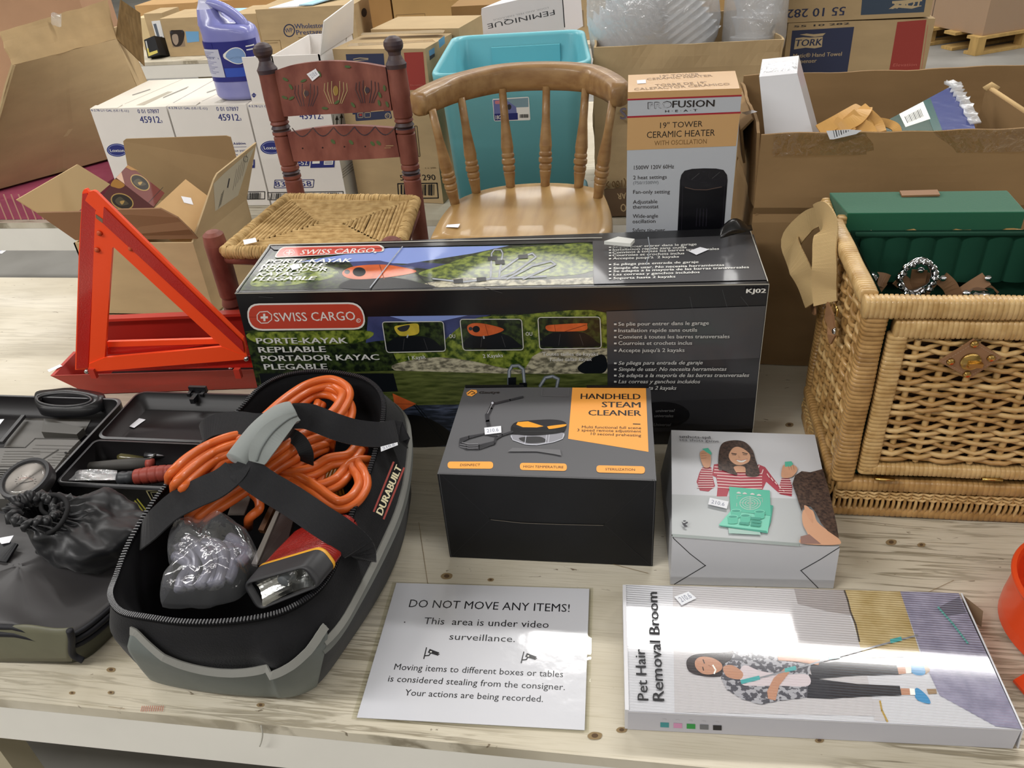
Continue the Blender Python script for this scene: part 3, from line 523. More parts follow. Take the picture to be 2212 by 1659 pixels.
# ---------------------------------------------------------------- broom box with corrugated gloss
def broom_box():
    Zb=lambda x,y:Z('BR',x,y); up=V((0,0,1)); h=.036
    W=mat('glossy_corrugated','#cfd0d6',.16,.6,coat=.8,coatr=.06,wave=(85,.6,'Y')); W2=mat('broom_side','#bdbdc6',.35,.45)
    gm=lambda n,c='#888888',**k:mat(n,c,.16,.6,coat=.8,coatr=.06,wave=(85,.6,'Y'),**k)
    Bq=[G(1353,1575),G(2188,1616),None,None]; Tq=[G(*Zb(*p),h) for p in ((92,932),(2200,1032),(1862,302),(75,255))]; Bq[0]=Tq[0]-up*h; Bq[1]=Tq[1]-up*h; Bq[2]=Tq[2]-up*h; Bq[3]=Tq[3]-up*h
    t=thing('broom_box','long flat glossy white box picturing a woman with a broom, along the front edge','broom box',sum(Bq,V((0,0,0)))/4)
    m=MB(); m.hexa(Bq,Tq,W2,{'top':W}); A=Art(m,Tq[0],Tq[1],Tq[3]).tr(*ZM['BR'])
    A.poly([(330,262),(1250,285),(1275,420),(1340,600),(1420,960),(340,940)],gm('broom_wall_print','#c4c1c4'))
    A.poly([(980,278),(1250,285),(1275,380),(1290,420),(1160,400),(1000,360)],gm('curtain_print','#a29c9c'))
    A.poly([(1250,285),(1548,292),(1590,420),(1660,640),(1350,650),(1300,460),(1268,340)],gm('sofa_print','#a8915c',hex2='#c5b183',vscale=30))
    A.line([(1250,288),(1268,340),(1282,400),(1310,470),(1330,560)],9,gm('curtain_dark_print','#4b4540'))
    A.poly([(1548,292),(1862,302),(2198,1030),(2060,1015),(1760,850),(1690,700),(1640,560)],gm('rug_print','#84829a',hex2='#9a98b0',vscale=60)); A.poly([(1750,380),(1865,320),(1905,410),(1800,425)],gm('slate_patch_print','#69697c'))
    A.poly([(1400,870),(1440,870),(1470,990),(1410,985)],gm('broom_wall_print')); A.line([(1440,880),(1450,930),(1480,990)],10,gm('gold_edge_print','#b79a52'))
    br=gm('shoe_tan_print','#9c8264'); bl=gm('shoe_blue_print','#3f8fc4'); den=gm('denim_print','#23252f'); sk=gm('broom_skin_print','#bd8c72'); hr=gm('broom_hair_print','#2a2226'); chk=gm('check_print','#4c4c55',hex2='#a7a7ae',vscale=170,lo=.48,hi=.52)
    A.blob([(1660,680),(1700,700),(1705,722),(1670,735)],br); A.poly([(1690,815),(1740,815),(1745,840),(1700,845)],br)
    A.blob([(1607,690),(1640,676),(1672,690),(1682,735),(1640,742),(1608,725)],bl); A.blob([(1625,830),(1640,810),(1690,850),(1710,893),(1660,885),(1632,865)],bl)
    A.poly([(1530,700),(1608,698),(1608,730),(1535,738)],sk); A.poly([(1550,812),(1625,815),(1630,848),(1555,848)],sk); A.poly([(1575,700),(1608,698),(1608,732),(1580,734)],WHITE); A.poly([(1598,812),(1625,815),(1630,848),(1602,848)],WHITE)
    A.poly([(1060,685),(1200,670),(1530,690),(1540,738),(1300,745),(1080,765)],den); A.poly([(1050,730),(1120,765),(1320,790),(1545,800),(1555,850),(1400,855),(1180,868),(1050,865)],den)
    A.poly([(600,640),(660,612),(800,625),(920,660),(1070,690),(1060,730),(1050,862),(900,880),(800,900),(700,870),(620,820),(590,760)],chk)
    A.blob([(690,720),(720,690),(800,720),(930,740),(1050,740),(1055,800),(900,800),(760,800),(700,790)],gm('shirt_pink_print','#d2c6cb'))
    A.blob([(600,700),(650,690),(705,730),(690,765),(620,750)],sk)
    A.blob([(405,665),(440,635),(520,625),(600,622),(655,615),(640,660),(600,690),(590,745),(520,752),(440,735),(410,710)],hr); A.blob([(450,668),(480,645),(540,650),(590,680),(590,715),(540,738),(490,735),(455,705)],sk)
    A.line([(545,690),(560,715),(552,735)],8,WHITE); A.line([(492,660),(500,680)],5,hr); A.line([(490,700),(495,718)],5,hr); A.line([(520,690),(535,697)],4,gm('nose_print','#9b6c55'))
    A.poly([(890,640),(1000,632),(1120,660),(1110,690),(1000,672),(895,665)],sk); A.poly([(835,830),(870,760),(930,705),(955,730),(900,800),(880,880),(840,870)],sk)
    A.line([(790,760),(1000,705),(1300,620),(1640,530)],9,gm('pole_print','#8f9298')); tq=gm('pole_teal_print','#48a7a8')
    for q in (((700,780),(790,758)),((935,718),(985,706)),((1170,650),(1220,642)),((1500,562),(1550,550))): A.line(q,22,tq)
    A.line([(1750,380),(1830,470),(1910,575)],9,gm('teal_line_print','#5aa5a0'))
    A.text('Pet Hair',(200,880),(180,606),58,BLACK,.02); A.text('Removal Broom',(285,882),(246,300),62,BLACK,.02,same=True)
    F=Art(m,Bq[0],Bq[1],Tq[0]).tr(*ZM['BR'])
    for i,c in enumerate(('#3f8f94','#cf93b8','#2f9447','#6d6f74','#1b1b21')):
        x=264+i*70.5; F.poly([(x,992+i*3.5),(x+46,994+i*3.5),(x+46,1020+i*3.5),(x,1018+i*3.5)],mat(f'swatch_{i}',c,.4)); F.line([(x+12,972+i*3.5),(x+30,973+i*3.5),(x+30,980+i*3.5)],1.2,mat('faint_print','#a9a9b2',.4))
    F.line([(90,934),(2200,1034)],4,mat('white_crease','#dedee4',.3))
    m.build('box_body',t); A.sticker([(338,325),(415,297),(458,333),(378,372)],t)
    e=MB(); a,b=G(*Zb(62,258),h),G(*Zb(75,928),h); n=V((.0045,0,0)); e.hexa([b-up*h,b-up*h+n,a-up*h+n,a-up*h],[b+up*.001,b+n+up*.001,a+n+up*.001,a+up*.001],mat('end_flap_white','#cfcfd4',.35)); e.build('end_flap',t)
    e=MB(); a,b=Tq[2]+V((.004,0,0)),Tq[1]+V((.002,0,0)); e.panel(a+up*.001,b+up*.001,b-up*h*.95+V((.004,0,0)),a-up*h*.95+V((.012,0,0)),.0018,mat('end_flap_white')); e.panel(Tq[2]+V((.004,-.002,0)),Tq[2]+V((.024,-.022,-.006)),Tq[2]+V((.022,-.034,-.022)),Tq[2]+V((.006,-.02,-.02)),.001,mat('flap_inside_card','#6f5a44',.8)); e.build('side_flap',t)
broom_box()
# ---------------------------------------------------------------- laminated notice
def notice():
    t=thing('laminated_notice','laminated white printed notice lying flat at the front edge of the table','notice',G(1040,1420))
    z=.0015; up=V((0,0,1)); m=MB(); pm=mat('laminated_paper','#d3d4da',.13,.5,coat=.7,coatr=.05,bump=.3,bscale=26)
    q=[G(*Z('SH',*p),z) for p in ((436,146),(1998,194),(1960,1338),(115,1236))]
    m.hexa([q[3]-up*.0008,q[2]-up*.0008,q[1]-up*.0008,q[0]-up*.0008],[q[3],q[2],q[1],q[0]],pm); A=Art(m,q[3],q[2],q[0],eps=2e-5).tr(*ZM['SH']); k=mat('notice_ink','#1d1d22',.3,coat=.4)
    for i,(tx,a,b,hh) in enumerate((('DO NOT MOVE ANY ITEMS!',(535,343),(1838,383),62),('This  area is under video',(655,480),(1668,512),54),('surveillance.',(862,606),(1395,627),52),('Moving items to different boxes or tables',(415,850),(1785,912),50),('is considered stealing from the consigner.',(366,945),(1800,1016),50),('Your actions are being recorded.',(500,1058),(1622,1112),50))): A.text(tx,a,b,hh,k,.004,same=i>0)
    for dx,dy in ((0,0),(788,34)):
        O=lambda x,y:(x+dx,y+dy)
        A.line([O(680,672),O(658,762)],9,k); A.line([O(664,738),O(700,735),O(716,712)],9,k); A.poly([O(705,682),O(785,712),O(765,735),O(690,712)],k); A.line([O(768,735),O(784,724)],7,k); A.ell(716+dx,706+dy,8,6,WHITE,n=12)
    A.ell(503,466,6,5,k,n=8)
    m.build('printed_sheet',t)
    f=MB(); q2=[G(*Z('SH',*p),.0004) for p in ((405,140),(2030,186),(1995,1360),(70,1250))]; f.quad(q2[3],q2[2],q2[1],q2[0],film('laminate_margin','#f4f4ee',.04,.06,.2,12)); f.build('clear_margin',t)
notice()
# ---------------------------------------------------------------- tower heater carton
def heater_box():
    up=V((0,0,1)); h=.52; a,b=G(1356,214,h),G(1602,206,h); T=[a,b,G(1588,153,h),G(1357,162,h)]; B=[p-up*h for p in T]
    tan=mat('heater_tan_print','#c79e6b',.35,.45,coat=.35); gr=mat('heater_grey_print','#b6bac1',.35,.45,coat=.3); rd=mat('heater_red_print','#a02733',.35); gd=mat('heater_dim_print','#7e8288',.4); tb=mat('tan_brown_ink','#7d5d36',.4); ink=mat('heater_ink','#2a2320',.45)
    t=thing('tower_heater_carton','tall tan and grey carton picturing a black tower heater','carton',sum(B,V((0,0,0)))/4)
    m=MB(); m.hexa(B,T,gr,{'top':tan,'right':mat('heater_side','#8a6f4e',.5)}); A=Art(m,B[0],B[1],T[0]).tr(*ZM['HT'])
    A.poly([(68,250),(1118,215),(1116,275),(68,312)],tan)
    A.poly([(66,480),(1102,440),(1062,745),(60,785)],tan)
    A.line([(68,320),(1112,282)],15,rd); A.line([(66,480),(1102,438)],16,rd)
    A.text('PRO',(252,405),(472,392),62,ink,.01); A.text('PRO',(258,402),(467,391),54,gr,-.012); A.text('FUSION',(478,392),(862,382),62,ink,.03,same=True)
    A.text('H · E · A · T',(412,436),(705,426),20,ink,.02,same=True)
    A.text('19" TOWER',(365,582),(755,566),52,ink,.0,same=True); A.text('CERAMIC HEATER',(243,672),(868,650),58,ink,.0,same=True); A.text('WITH OSCILLATION',(312,740),(792,722),42,tb,-.004,same=True)
    for tx,a_,b_,hh,mm in (('1500W 120V 60Hz',(125,962),(492,950),36,ink),('2 heat settings',(118,1052),(426,1044),34,ink),('(750/1500W)',(118,1098),(350,1092),28,gd),('Fan-only setting',(118,1184),(455,1180),34,ink),('Adjustable',(116,1276),(340,1270),34,ink),('thermostat',(114,1322),(350,1316),34,ink),('Wide-angle',(114,1406),(345,1402),34,ink),('oscillation',(112,1454),(322,1450),34,ink),('Safety tip-over',(112,1536),(410,1532),34,ink),('switch',(112,1584),(240,1580),34,ink)): A.text(tx,a_,b_,hh,mm,.006,same=True)
    hb=mat('heater_black_print','#17161c',.3,coat=.3); h2=mat('heater_black2_print','#222029',.3,coat=.3); bz=mat('bronze_line_print','#594842',.4)
    A.poly([(590,972),(660,955),(770,950),(880,952),(948,965),(980,1010),(985,1060),(940,1640),(520,1640),(548,1060),(560,1010)],hb)
    A.poly([(560,1100),(600,1130),(760,1150),(930,1130),(975,1095),(940,1640),(522,1640)],mat('heater_grille_print','#0e0e13',.3)); A.line([(595,1125),(680,1145),(790,1148),(930,1120)],7,bz)
    for cx,cy in ((680,1025),(868,1015)): A.line([(cx+62*math.cos(k*.5),cy+38*math.sin(k*.5)) for k in range(9)],4,h2); A.line([(cx-25,cy+28),(cx+45,cy-30)],5,GREY)
    A.ell(766,980,14,6,h2); A.line([(735,1080),(795,1078)],6,h2)
    for x in (705,735,765,795): A.line([(x,1320),(x-8,1480)],9,h2)
    for x in (560,): A.line([(575,1030),(560,1600)],6,h2); A.line([(962,1060),(930,1600)],6,h2)
    q=Art(m,T[0],T[1],T[3]).tr(*ZM['HT'])
    for i,(tx,a_,b_,hh) in enumerate((('19" TOWER',(368,118),(732,98),22),('CERAMIC HEATER',(245,142),(850,108),18),('TORRE DE 19"',(325,200),(800,172),20),('CALEFACTOR CERÁMICO',(130,236),(1010,186),20))): q.text(tx,a_,b_,hh,tb,.01,same=i>0)
    q.line([(70,302),(1118,258)],3,WHITE)
    m.build('carton_body',t); q.sticker([(152,146),(232,140),(236,172),(156,178)],t,None)
    fl=MB(); a1=G(*Z('HT',470,268),h); a2=G(*Z('HT',692,262),h); fl.panel(a1+V((0,-.003,.001)),a2+V((0,-.003,.001)),a2+V((0,-.003,-.012)),a1+V((0,-.003,-.012)),.001,tan); fl.build('tuck_flap',t)
heater_box()
# ---------------------------------------------------------------- red painted chair with rush seat
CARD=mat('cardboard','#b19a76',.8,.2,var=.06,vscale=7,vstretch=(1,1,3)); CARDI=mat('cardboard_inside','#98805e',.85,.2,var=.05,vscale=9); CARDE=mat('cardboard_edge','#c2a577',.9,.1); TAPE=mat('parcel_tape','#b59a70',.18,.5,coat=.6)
REDP=mat('red_paint_worn','#66372f',.55,.35,hex2='#8a5649',vscale=26,vstretch=(1,1,.5),lo=.35,hi=.7,bump=.15,bscale=70); DARKP=mat('dark_paint','#3a3038',.5,.4,hex2='#54433f',vscale=40,lo=.4,hi=.7)
RUSH=mat('rush_cord','#c4a673',.8,.2,hex2='#9f8050',vscale=60,lo=.35,hi=.7); GRN=mat('green_motif','#4a5f38',.6); CREAM=mat('cream_motif','#b09a6e',.6); STK=mat('sticker','#e4e6ec',.5)
def red_chair():
    lt,rt=GY(*Z('RC',150,108),1.64),GY(*Z('RC',1130,58),1.63); ls,rs=GY(*Z('RC',402,1272),1.61),GY(*Z('RC',1285,1272),1.6)
    zs=(ls.z+rs.z)/2; t=thing('ladderback_chair','small red painted ladderback chair with a woven rush seat','chair',((ls.x+rs.x)/2,1.4,0))
    R=.0185
    for top,seat in ((lt,ls),(rt,rs)):
        base=seat+(seat-top)*(seat.z/(top.z-seat.z)); base.y=seat.y; base.z=0
        m=MB(); f=lambda y,o=0:(zs+(1280-y)/(1170)*(top.z-zs))/top.z
        y0=0
        P=[(0,R*.95,REDP),(f(1280),R,REDP),(f(1150),R,REDP),(f(1140),R*.86,REDP),(f(1128),R*1.05,REDP),(f(1105),R*1.05,DARKP),(f(1100),R*.85,DARKP),(f(1085),R*1.08,DARKP),(f(1070),R*.9,REDP),(f(1060),R*1.06,REDP),(f(1035),R*1.04,REDP),(f(1025),R*.9,REDP),(f(1015),R*1.04,REDP),(f(900),R*1.07,REDP),(f(800),R*1.06,REDP),(f(792),R*.88,REDP),(f(780),R*1.08,REDP),(f(757),R*1.07,DARKP),(f(750),R*.88,DARKP),(f(735),R*1.1,DARKP),(f(712),R*.9,REDP),(f(700),R*1.08,REDP),(f(680),R*.95,REDP),(f(670),R*1.06,REDP),(f(500),R*1.1,REDP),(f(345),R*1.04,REDP),(f(330),R*1.06,DARKP),(f(300),R*1.14,DARKP),(f(270),R*.86,DARKP),(f(240),R*.66,DARKP),(f(215),R*.72,DARKP),(f(210),R*.8,DARKP),(f(195),R*.98,DARKP),(f(170),R*1.06,DARKP),(f(145),R*1.0,DARKP),(f(125),R*.75,DARKP),(f(112),R*.35,DARKP),(1,.0001)]
        m.lathe(base,top,P,REDP,22); m.build('back_post',t)
    # slats
    for tp,bt,mot in (([(252,322),(400,275),(640,247),(880,258),(1085,292)],[(328,662),(500,650),(720,640),(930,628),(1132,617)],1),([(352,782),(520,752),(720,730),(940,733),(1150,748)],[(402,996),(600,992),(800,985),(1000,975),(1190,962)],0)):
        o=ls.lerp(lt,.5); n=(rs-ls).cross(lt-ls).normalized(); n=n if n.y<0 else -n
        q=lambda p,d=0:PL(*Z('RC',*p),o,n)+n*d
        TP=[q(p) for p in tp]; BT=[q(p) for p in bt]; TP=smooth_pts(TP,4); BT=smooth_pts(BT,4)
        m=MB(); th=.012; m.loft([[b+n*.004,a+n*.004,a-n*th,b-n*th] for a,b in zip(TP,BT)],REDP,smooth=False)
        A=Art(m,o+n*.004,o+n*.004+(rs-ls),o+n*.004+(lt-ls)).tr(*ZM['RC'])
        if mot:
            for cx,cy,mm in ((490,490,DARKP),(710,470,CREAM),(945,465,DARKP)):
                for r in (30,58,82): A.line([(cx-r,cy-80+r*.3),(cx-r*1.05,cy),(cx-r*.55,cy+95)],5,mm); A.line([(cx+r,cy-80+r*.3),(cx+r*1.05,cy),(cx+r*.55,cy+95)],5,mm)
                A.ell(cx,cy,20,38 if mm is CREAM else 22,mat('ochre_motif','#8f7538',.6) if mm is CREAM else DARKP); A.line([(cx-12,cy-30),(cx-20,cy),(cx-5,cy+34)],3,CREAM)
            for x,y,a in ((335,385,.5),(470,395,-.4),(590,345,1.2),(375,440,1.),(330,520,.4),(380,525,-.5),(630,600,.1),(840,575,.9),(1035,560,1.3),(1095,570,1.2),(1075,450,1.4),(800,290,.1),(720,555,-.6),(1040,500,1.2)): A.ell(x,y,24,10,GRN,a,10)
            A.line([(975,625),(1070,616)],5,CREAM)
        else:
            for i in range(5):
                x0=385+i*155; A.line([(x0+150*k/8,(770-i*3)+62*math.sin(math.pi*k/8)-20) for k in range(9)],8,DARKP)
            for x,y in ((463,900),(612,895),(775,888),(930,886)): A.ell(x,y,6,6,mat('nail_hole','#1c1412',.8),n=10)
            for x,y in ((690,850),(825,855),(985,865),(1030,860)): A.ell(x,y,22,12,GRN,.8,10)
            A.line([(1085,882),(1140,880)],4,CREAM); A.line([(1075,897),(1120,895)],3,CREAM)
        m.build('back_slat',t)
        if mot: A.sticker([(495,345),(562,304),(594,352),(538,398)],t,'210.6')
    # seat
    FL,BL,BR,FR=[G(*p,zs) for p in ((486,545),(622,430),(897,434),(858,545))]
    m=MB(); cs=[FL,FR,BR,BL]; ce=sum(cs,V((0,0,0)))/4; cl=FL.lerp(FR,.42).lerp(BL.lerp(BR,.42),.5); cr_=FL.lerp(FR,.58).lerp(BL.lerp(BR,.58),.5)
    for a,b,ca,cb in ((FL,FR,cl,cr_),(FR,BR,cr_,cr_),(BR,BL,cr_,cl),(BL,FL,cl,cl)):
        d=(b-a); L_=d.length; n=int(L_/.0052); K=17
        rp=[]; rr=[]
        for i in range(n*3+1): rp.append(a+d*(i/(n*3))+V((0,0,random.uniform(-.0006,.0006)))); rr.append(.0125+.0014*(i%3==1)+random.uniform(-.0004,.0004))
        m.tube(rp,rr,RUSH,9)
        for k in range(1,K+1):
            f=k/K; p,q=a.lerp(ca,f),b.lerp(cb,f); j=lambda s:V((random.uniform(-s,s),random.uniform(-s,s),-.004*math.sin(f*2)+random.uniform(-.001,.001)+.004))
            m.tube([p+j(.0006),p.lerp(q,.3)+j(.0012),p.lerp(q,.7)+j(.0012),q+j(.0006)],.0036 if k%3 else .0042,RUSH,5,cap=False)
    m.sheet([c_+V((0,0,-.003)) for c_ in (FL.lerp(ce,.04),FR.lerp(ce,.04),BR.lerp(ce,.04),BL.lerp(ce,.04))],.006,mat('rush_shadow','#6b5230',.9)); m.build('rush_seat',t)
    for c_,kx,ky in ((FL,457,497),(FR,843,512)):
        tp=c_+V((-.022 if c_ is FL else .012,-.012,.018)); tp=G(kx,ky,zs+.028); m=MB(); r=.021
        m.lathe(V((tp.x,tp.y,0)),tp,[(0,r*.9),(.3,r),(.42,r),(.43,r*.85),(.45,r*1.05),(.5,r*.88),(.52,r),(.9,r*1.05),(.97,r*.95),(.99,r*.6),(1,.0001)],REDP,18); m.build('front_leg',t)
    lf=G(457,497,zs+.028); rf=G(843,512,zs+.028)
    for a,b,z in ((lf,rf,zs-.03),(lf,rf,.12),(lf,ls,zs-.03),(rf,rs,zs-.03),(lf,ls,.1),(rf,rs,.1),(ls,rs,zs-.03)):
        a=V((a.x,a.y,z)); b=V((b.x,b.y,z)); m=MB(); m.tube([a,b],.0125,REDP,12); m.build('rail',t)
    mb=MB(); o=V((0,0,zs+.014)); A=Art(mb,o,o+V((1,0,0)),o+V((0,1,0))); A.sticker([(525,519),(552,514),(555,523),(528,529)],t,None)
red_chair()
# ---------------------------------------------------------------- pine low back chair
PINE=mat('pine_wood','#9a794f',.42,.4,hex2='#84623d',vscale=5,vstretch=(3,14,9),lo=.4,hi=.65,coat=.15,bump=.03); PINES=mat('pine_seat_wood','#ab8a58',.38,.4,hex2='#9b7847',vscale=4,vstretch=(9,1.2,4),lo=.4,hi=.62,coat=.2)
def pine_chair():
    zs=.285; zt=.463
    base=[(984,438),(1029.5,415),(1103,403),(1177,400),(1249,403),(1290,425)]; top=[(936,249),(998,223),(1086,204),(1180,199),(1264,203),(1322,230)]
    t=thing('spindle_back_chair','low pine chair with six turned spindles under a curved top rail','chair',(-.24,1.48,0))
    B=[G(*p,zs) for p in base]; T=[G(*p,zt) for p in top]
    for b,q in zip(B,T):
        m=MB(); r=.0115; m.lathe(b-V((0,0,.01)),q+(q-b)*.06,[(0,r*.8),(.1,r*.85),(.19,r*1.05),(.2,r*.95),(.22,r*1.12),(.25,r*1.12),(.265,r*.95),(.285,r*1.22),(.32,r*1.22),(.335,r*1.0),(.35,r*1.15),(.37,r*1.15),(.385,r*1.0),(.44,r*1.12),(.52,r*1.0),(.7,r*.72),(1,r*.66)],PINE,18); m.build('spindle',t)
    c=[(915,253),(934,242),(994,221),(1085,201),(1182,197),(1262,200),(1325,230),(1340,226)]
    c=[(910,252),(936,241),(994,220),(1085,201),(1182,196),(1264,200),(1310,216),(1334,232)]
    P=smooth_pts([G(*p,zt) for p in c],8); n=len(P); rings=[]
    for i,p in enumerate(P):
        tg=(P[min(i+1,n-1)]-P[max(i-1,0)]).normalized(); o=tg.cross(V((0,0,1))).normalized()   # towards the sitter
        o=-o if o.dot(V((-.24,1.4,zt))-p)<0 else o
        f=i/(n-1); e=min(1,min(f,1-f)/.035); h=.040+.012*math.sin(math.pi*f); d=.036*(.6+.4*e); h*=.75+.25*e
        q=p+o*.010; up=V((0,0,1)); rings.append([q+up*.003,q+o*.003+up*h*.3,q+o*.002+up*h*.8,q-o*.004+up*h,q-o*(d-.004)+up*h,q-o*d+up*h*.8,q-o*d+up*.006,q-o*(d-.006)])
    m=MB(); m.loft(rings,PINE); m.build('top_rail',t)
    out=[(928,512),(937,492),(955,462),(985,432),(1040,410),(1100,399),(1180,394),(1250,398),(1298,411),(1315,440),(1323,470),(1322,492),(1310,512)]
    O=[G(*p,zs) for p in out]; fl,fr=O[0],O[-1]; O=smooth_pts(O,3)
    O+=[V((fr.x-.012,1.345,zs)),V((fr.x-.06,1.338,zs)),V((fl.x+.07,1.338,zs)),V((fl.x+.012,1.345,zs))]
    ce=sum(O,V((0,0,0)))/len(O)
    m=MB(); sh=lambda k,dz:[p.lerp(ce,k)+V((0,0,dz)) for p in O]
    m.loft([sh(.05,-.028),sh(.0,-.02),sh(0,-.006),sh(.02,0),sh(.15,-.001),sh(.5,-.006)],PINES,cap=(True,True)); m.build('seat',t)
    for x,y in ((fl.x+.05,1.38),(fr.x-.05,1.38),(fl.x+.075,1.6),(fr.x-.075,1.6)):
        m=MB(); dx=.02*(1 if x>-.24 else -1); r=.016; m.lathe(V((x+dx,y+(.02 if y>1.5 else -.005),0)),V((x,y,zs-.02)),[(0,r*.7),(.1,r*.8),(.3,r*1.1),(.33,r*.8),(.36,r*1.1),(.6,r*1.15),(.75,r*.85),(.78,r*1.05),(1,r*.85)],PINE,16); m.build('leg',t)
    for x in (fl.x+.06,fr.x-.06): m=MB(); m.tube([V((x,1.385,.11)),V((x,1.6,.11))],.009,PINE,10); m.build('stretcher',t)
    m=MB(); o=V((0,0,zs)); A=Art(m,o,o+V((1,0,0)),o+V((0,1,0))); A.sticker([(966,486),(994,484),(990,492),(963,491)],t,None)
pine_chair()
# ---------------------------------------------------------------- open carton with two small boxes
def coffee_carton():
    bl,br=G(208,690),G(475,672); h=hup(br,515); up=V((0,0,1)); y0=(bl.y+br.y)/2; bl.y=br.y=y0
    t=thing('open_carton','small open carton with raised flaps behind the orange warning triangle','carton',(bl.x*.5+br.x*.5,y0+.1,0))
    A0=br+up*h; B0=G(533,431,h); F0=bl+up*h; D0=V((F0.x,B0.y,h)); th=.004
    m=MB()
    inn=CARDI
    def wall(a,b,z0=0): 
        q=[a*1,b*1]; c_=(a+b)/2; cen=(A0+B0+F0+D0)/4; n=V((b.y-a.y,-(b.x-a.x),0)).normalized(); n=n if n.dot(cen-c_)>0 else -n
        a_=V((a.x,a.y,0)); b_=V((b.x,b.y,0)); m.hexa([a_,b_,b_+n*th,a_+n*th],[a,b,b+n*th,a+n*th],CARD)
    for a,b in ((F0,A0),(A0,B0),(B0,D0),(D0,F0)): wall(a,b)
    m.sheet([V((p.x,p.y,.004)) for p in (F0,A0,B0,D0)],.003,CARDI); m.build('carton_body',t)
    fn=up; n=(B0-A0).cross(up).normalized()
    q=MB(); C1=PL(554,308,A0+n*.012,(n+up*-.06).normalized()); D1=PL(463,388,A0+n*.01,(n+up*-.06).normalized()); mid=PL(470,375,A0+n*.01,(n+up*-.06).normalized())
    q.sheet([A0,B0,C1,mid,D1],.004,CARD); A=Art(q,A0,B0,D1).tr(*ZM['WB'])
    A.poly([(1500,1560),(1480,1250),(1600,1130),(1950,830),(1880,1000),(1760,1380)],mat('label_paper','#b9b09a',.6)); A.poly([(1500,1560),(1540,1250),(1640,1130),(1600,1480)],mat('label_paper')); 
    for k in range(4): A.line([(1535+k*9,1530-k*14),(1572+k*9,1360-k*14)],3,BLACK)
    A.line([(1660,1190),(1640,1290)],14,INK2)
    for k in range(5): A.line([(1700+k*26,1320-k*40),(1745+k*28,1080-k*44)],2.2,GREY)
    A.line([(1845+25*math.cos(k),965+38*math.sin(k)) for k in range(7)],4,INK2); q.build('right_flap',t)
    q=MB(); yb=B0.y+.015; q.sheet([D0,B0,GY(512,350,yb),GY(497,296,yb),GY(488,293,yb),GY(272,300,yb),GY(266,305,yb)],.004,CARDI); q.build('back_flap',t)
    q=MB(); yf=y0-.02; q.sheet([GY(163,519,y0),GY(427,516,y0),GY(412,498,yf),GY(383,470,yf),GY(346,451,yf),GY(250,453,yf),GY(168,458,yf),GY(78,460,yf)],.004,mat('carton_flap_brown','#85654a',.8,.2)); q.build('front_flap',t)
    q=MB(); k1,k2,k3=G(80,458,h+.03),G(238,398,h+.0),G(37,431,h+.075); kn=(k2-k1).cross(k3-k1).normalized(); q.sheet([k1,PL(170,456,k1,kn),k2,PL(168,355,k1,kn),k3],.004,mat('carton_flap_pale','#c6ab80',.8,.2)); q.build('left_flap',t)
    # burgundy box
    WB=lambda x,y,Y:GY(*Z('WB',x,y),Y); bu=mat('burgundy_card','#51211f',.4,.4); bu2=mat('burgundy_top','#6e3028',.4,.4)
    p0,p1=WB(370,1180,1.63),WB(800,1510,1.63); u0=WB(510,1030,1.70); u1=p1+(u0-p0); f0=WB(210,1400,1.60); f1=p1+(f0-p0)
    b=thing('burgundy_box','burgundy printed gift box with round gold medallions, tilted inside the open carton','box',(p0+p1+u1+f1)/4)
    m=MB(); m.hexa([f0,f1,f1+u1-p1,f0+u0-p0],[p0,p1,u1,u0],bu,{'top':bu2}); go=mat('gold_print','#a98b4d',.4); dk=mat('medal_dark','#241c14',.5)
    for A,(cx,cy,rx,ry,ro) in ((Art(m,p0,p1,u0).tr(*ZM['WB']),(645,1235,125,75,.62)),(Art(m,f0,f1,p0).tr(*ZM['WB']),(442,1450,135,90,.35))):
        A.ell(cx,cy,rx,ry,go,ro); A.ell(cx,cy,rx*.9,ry*.86,dk,ro); A.blob([(cx-rx*.6,cy-ry*.1),(cx-rx*.2,cy-ry*.6),(cx+rx*.2,cy-ry*.2),(cx+rx*.55,cy+ry*.3),(cx+rx*.1,cy+ry*.5),(cx-rx*.3,cy+ry*.45)],mat('medal_leaf','#4a4330',.5)); A.blob([(cx-rx*.2,cy),(cx+rx*.2,cy-ry*.1),(cx,cy+ry*.4)],go,3)
    A=Art(m,p0,p1,u0).tr(*ZM['WB']); A.poly([(505,1036),(640,1110),(600,1095),(545,1095),(480,1060)],mat('gold_swirl','#a5762f',.4)); A.poly([(372,1180),(432,1115),(470,1250)],mat('pale_end','#c9a58c',.5)); A.line([(905,1290),(740,1465)],6,dk)
    Art(m,f0,f1,p0).tr(*ZM['WB']).blob([(310,1265),(365,1195),(470,1260),(420,1300),(360,1290)],mat('gold_swirl')); m.build('box_body',b)
    k=thing('kraft_box','small plain kraft box with a white price sticker, leaning inside the open carton','box',GY(400,450,1.62))
    a_,b_,c_,d_=GY(334,449,1.60),GY(422,513,1.585),GY(451,425,1.70),GY(401,387,1.71); n=(b_-a_).cross(d_-a_).normalized(); n=n if n.dot(CAM-a_)>0 else -n
    kr=mat('kraft_card','#bf9d70',.75,.2,var=.04); m=MB(); m.hexa([p-n*.075 for p in (a_,b_,c_,d_)],[a_,b_,c_,d_],kr); A=Art(m,a_,b_,d_).tr(*ZM['Z4']); m.build('box_body',k,bevel=.0015); A.sticker([(1297,146),(1368,158),(1386,208),(1318,192)],k,None)
coffee_carton()
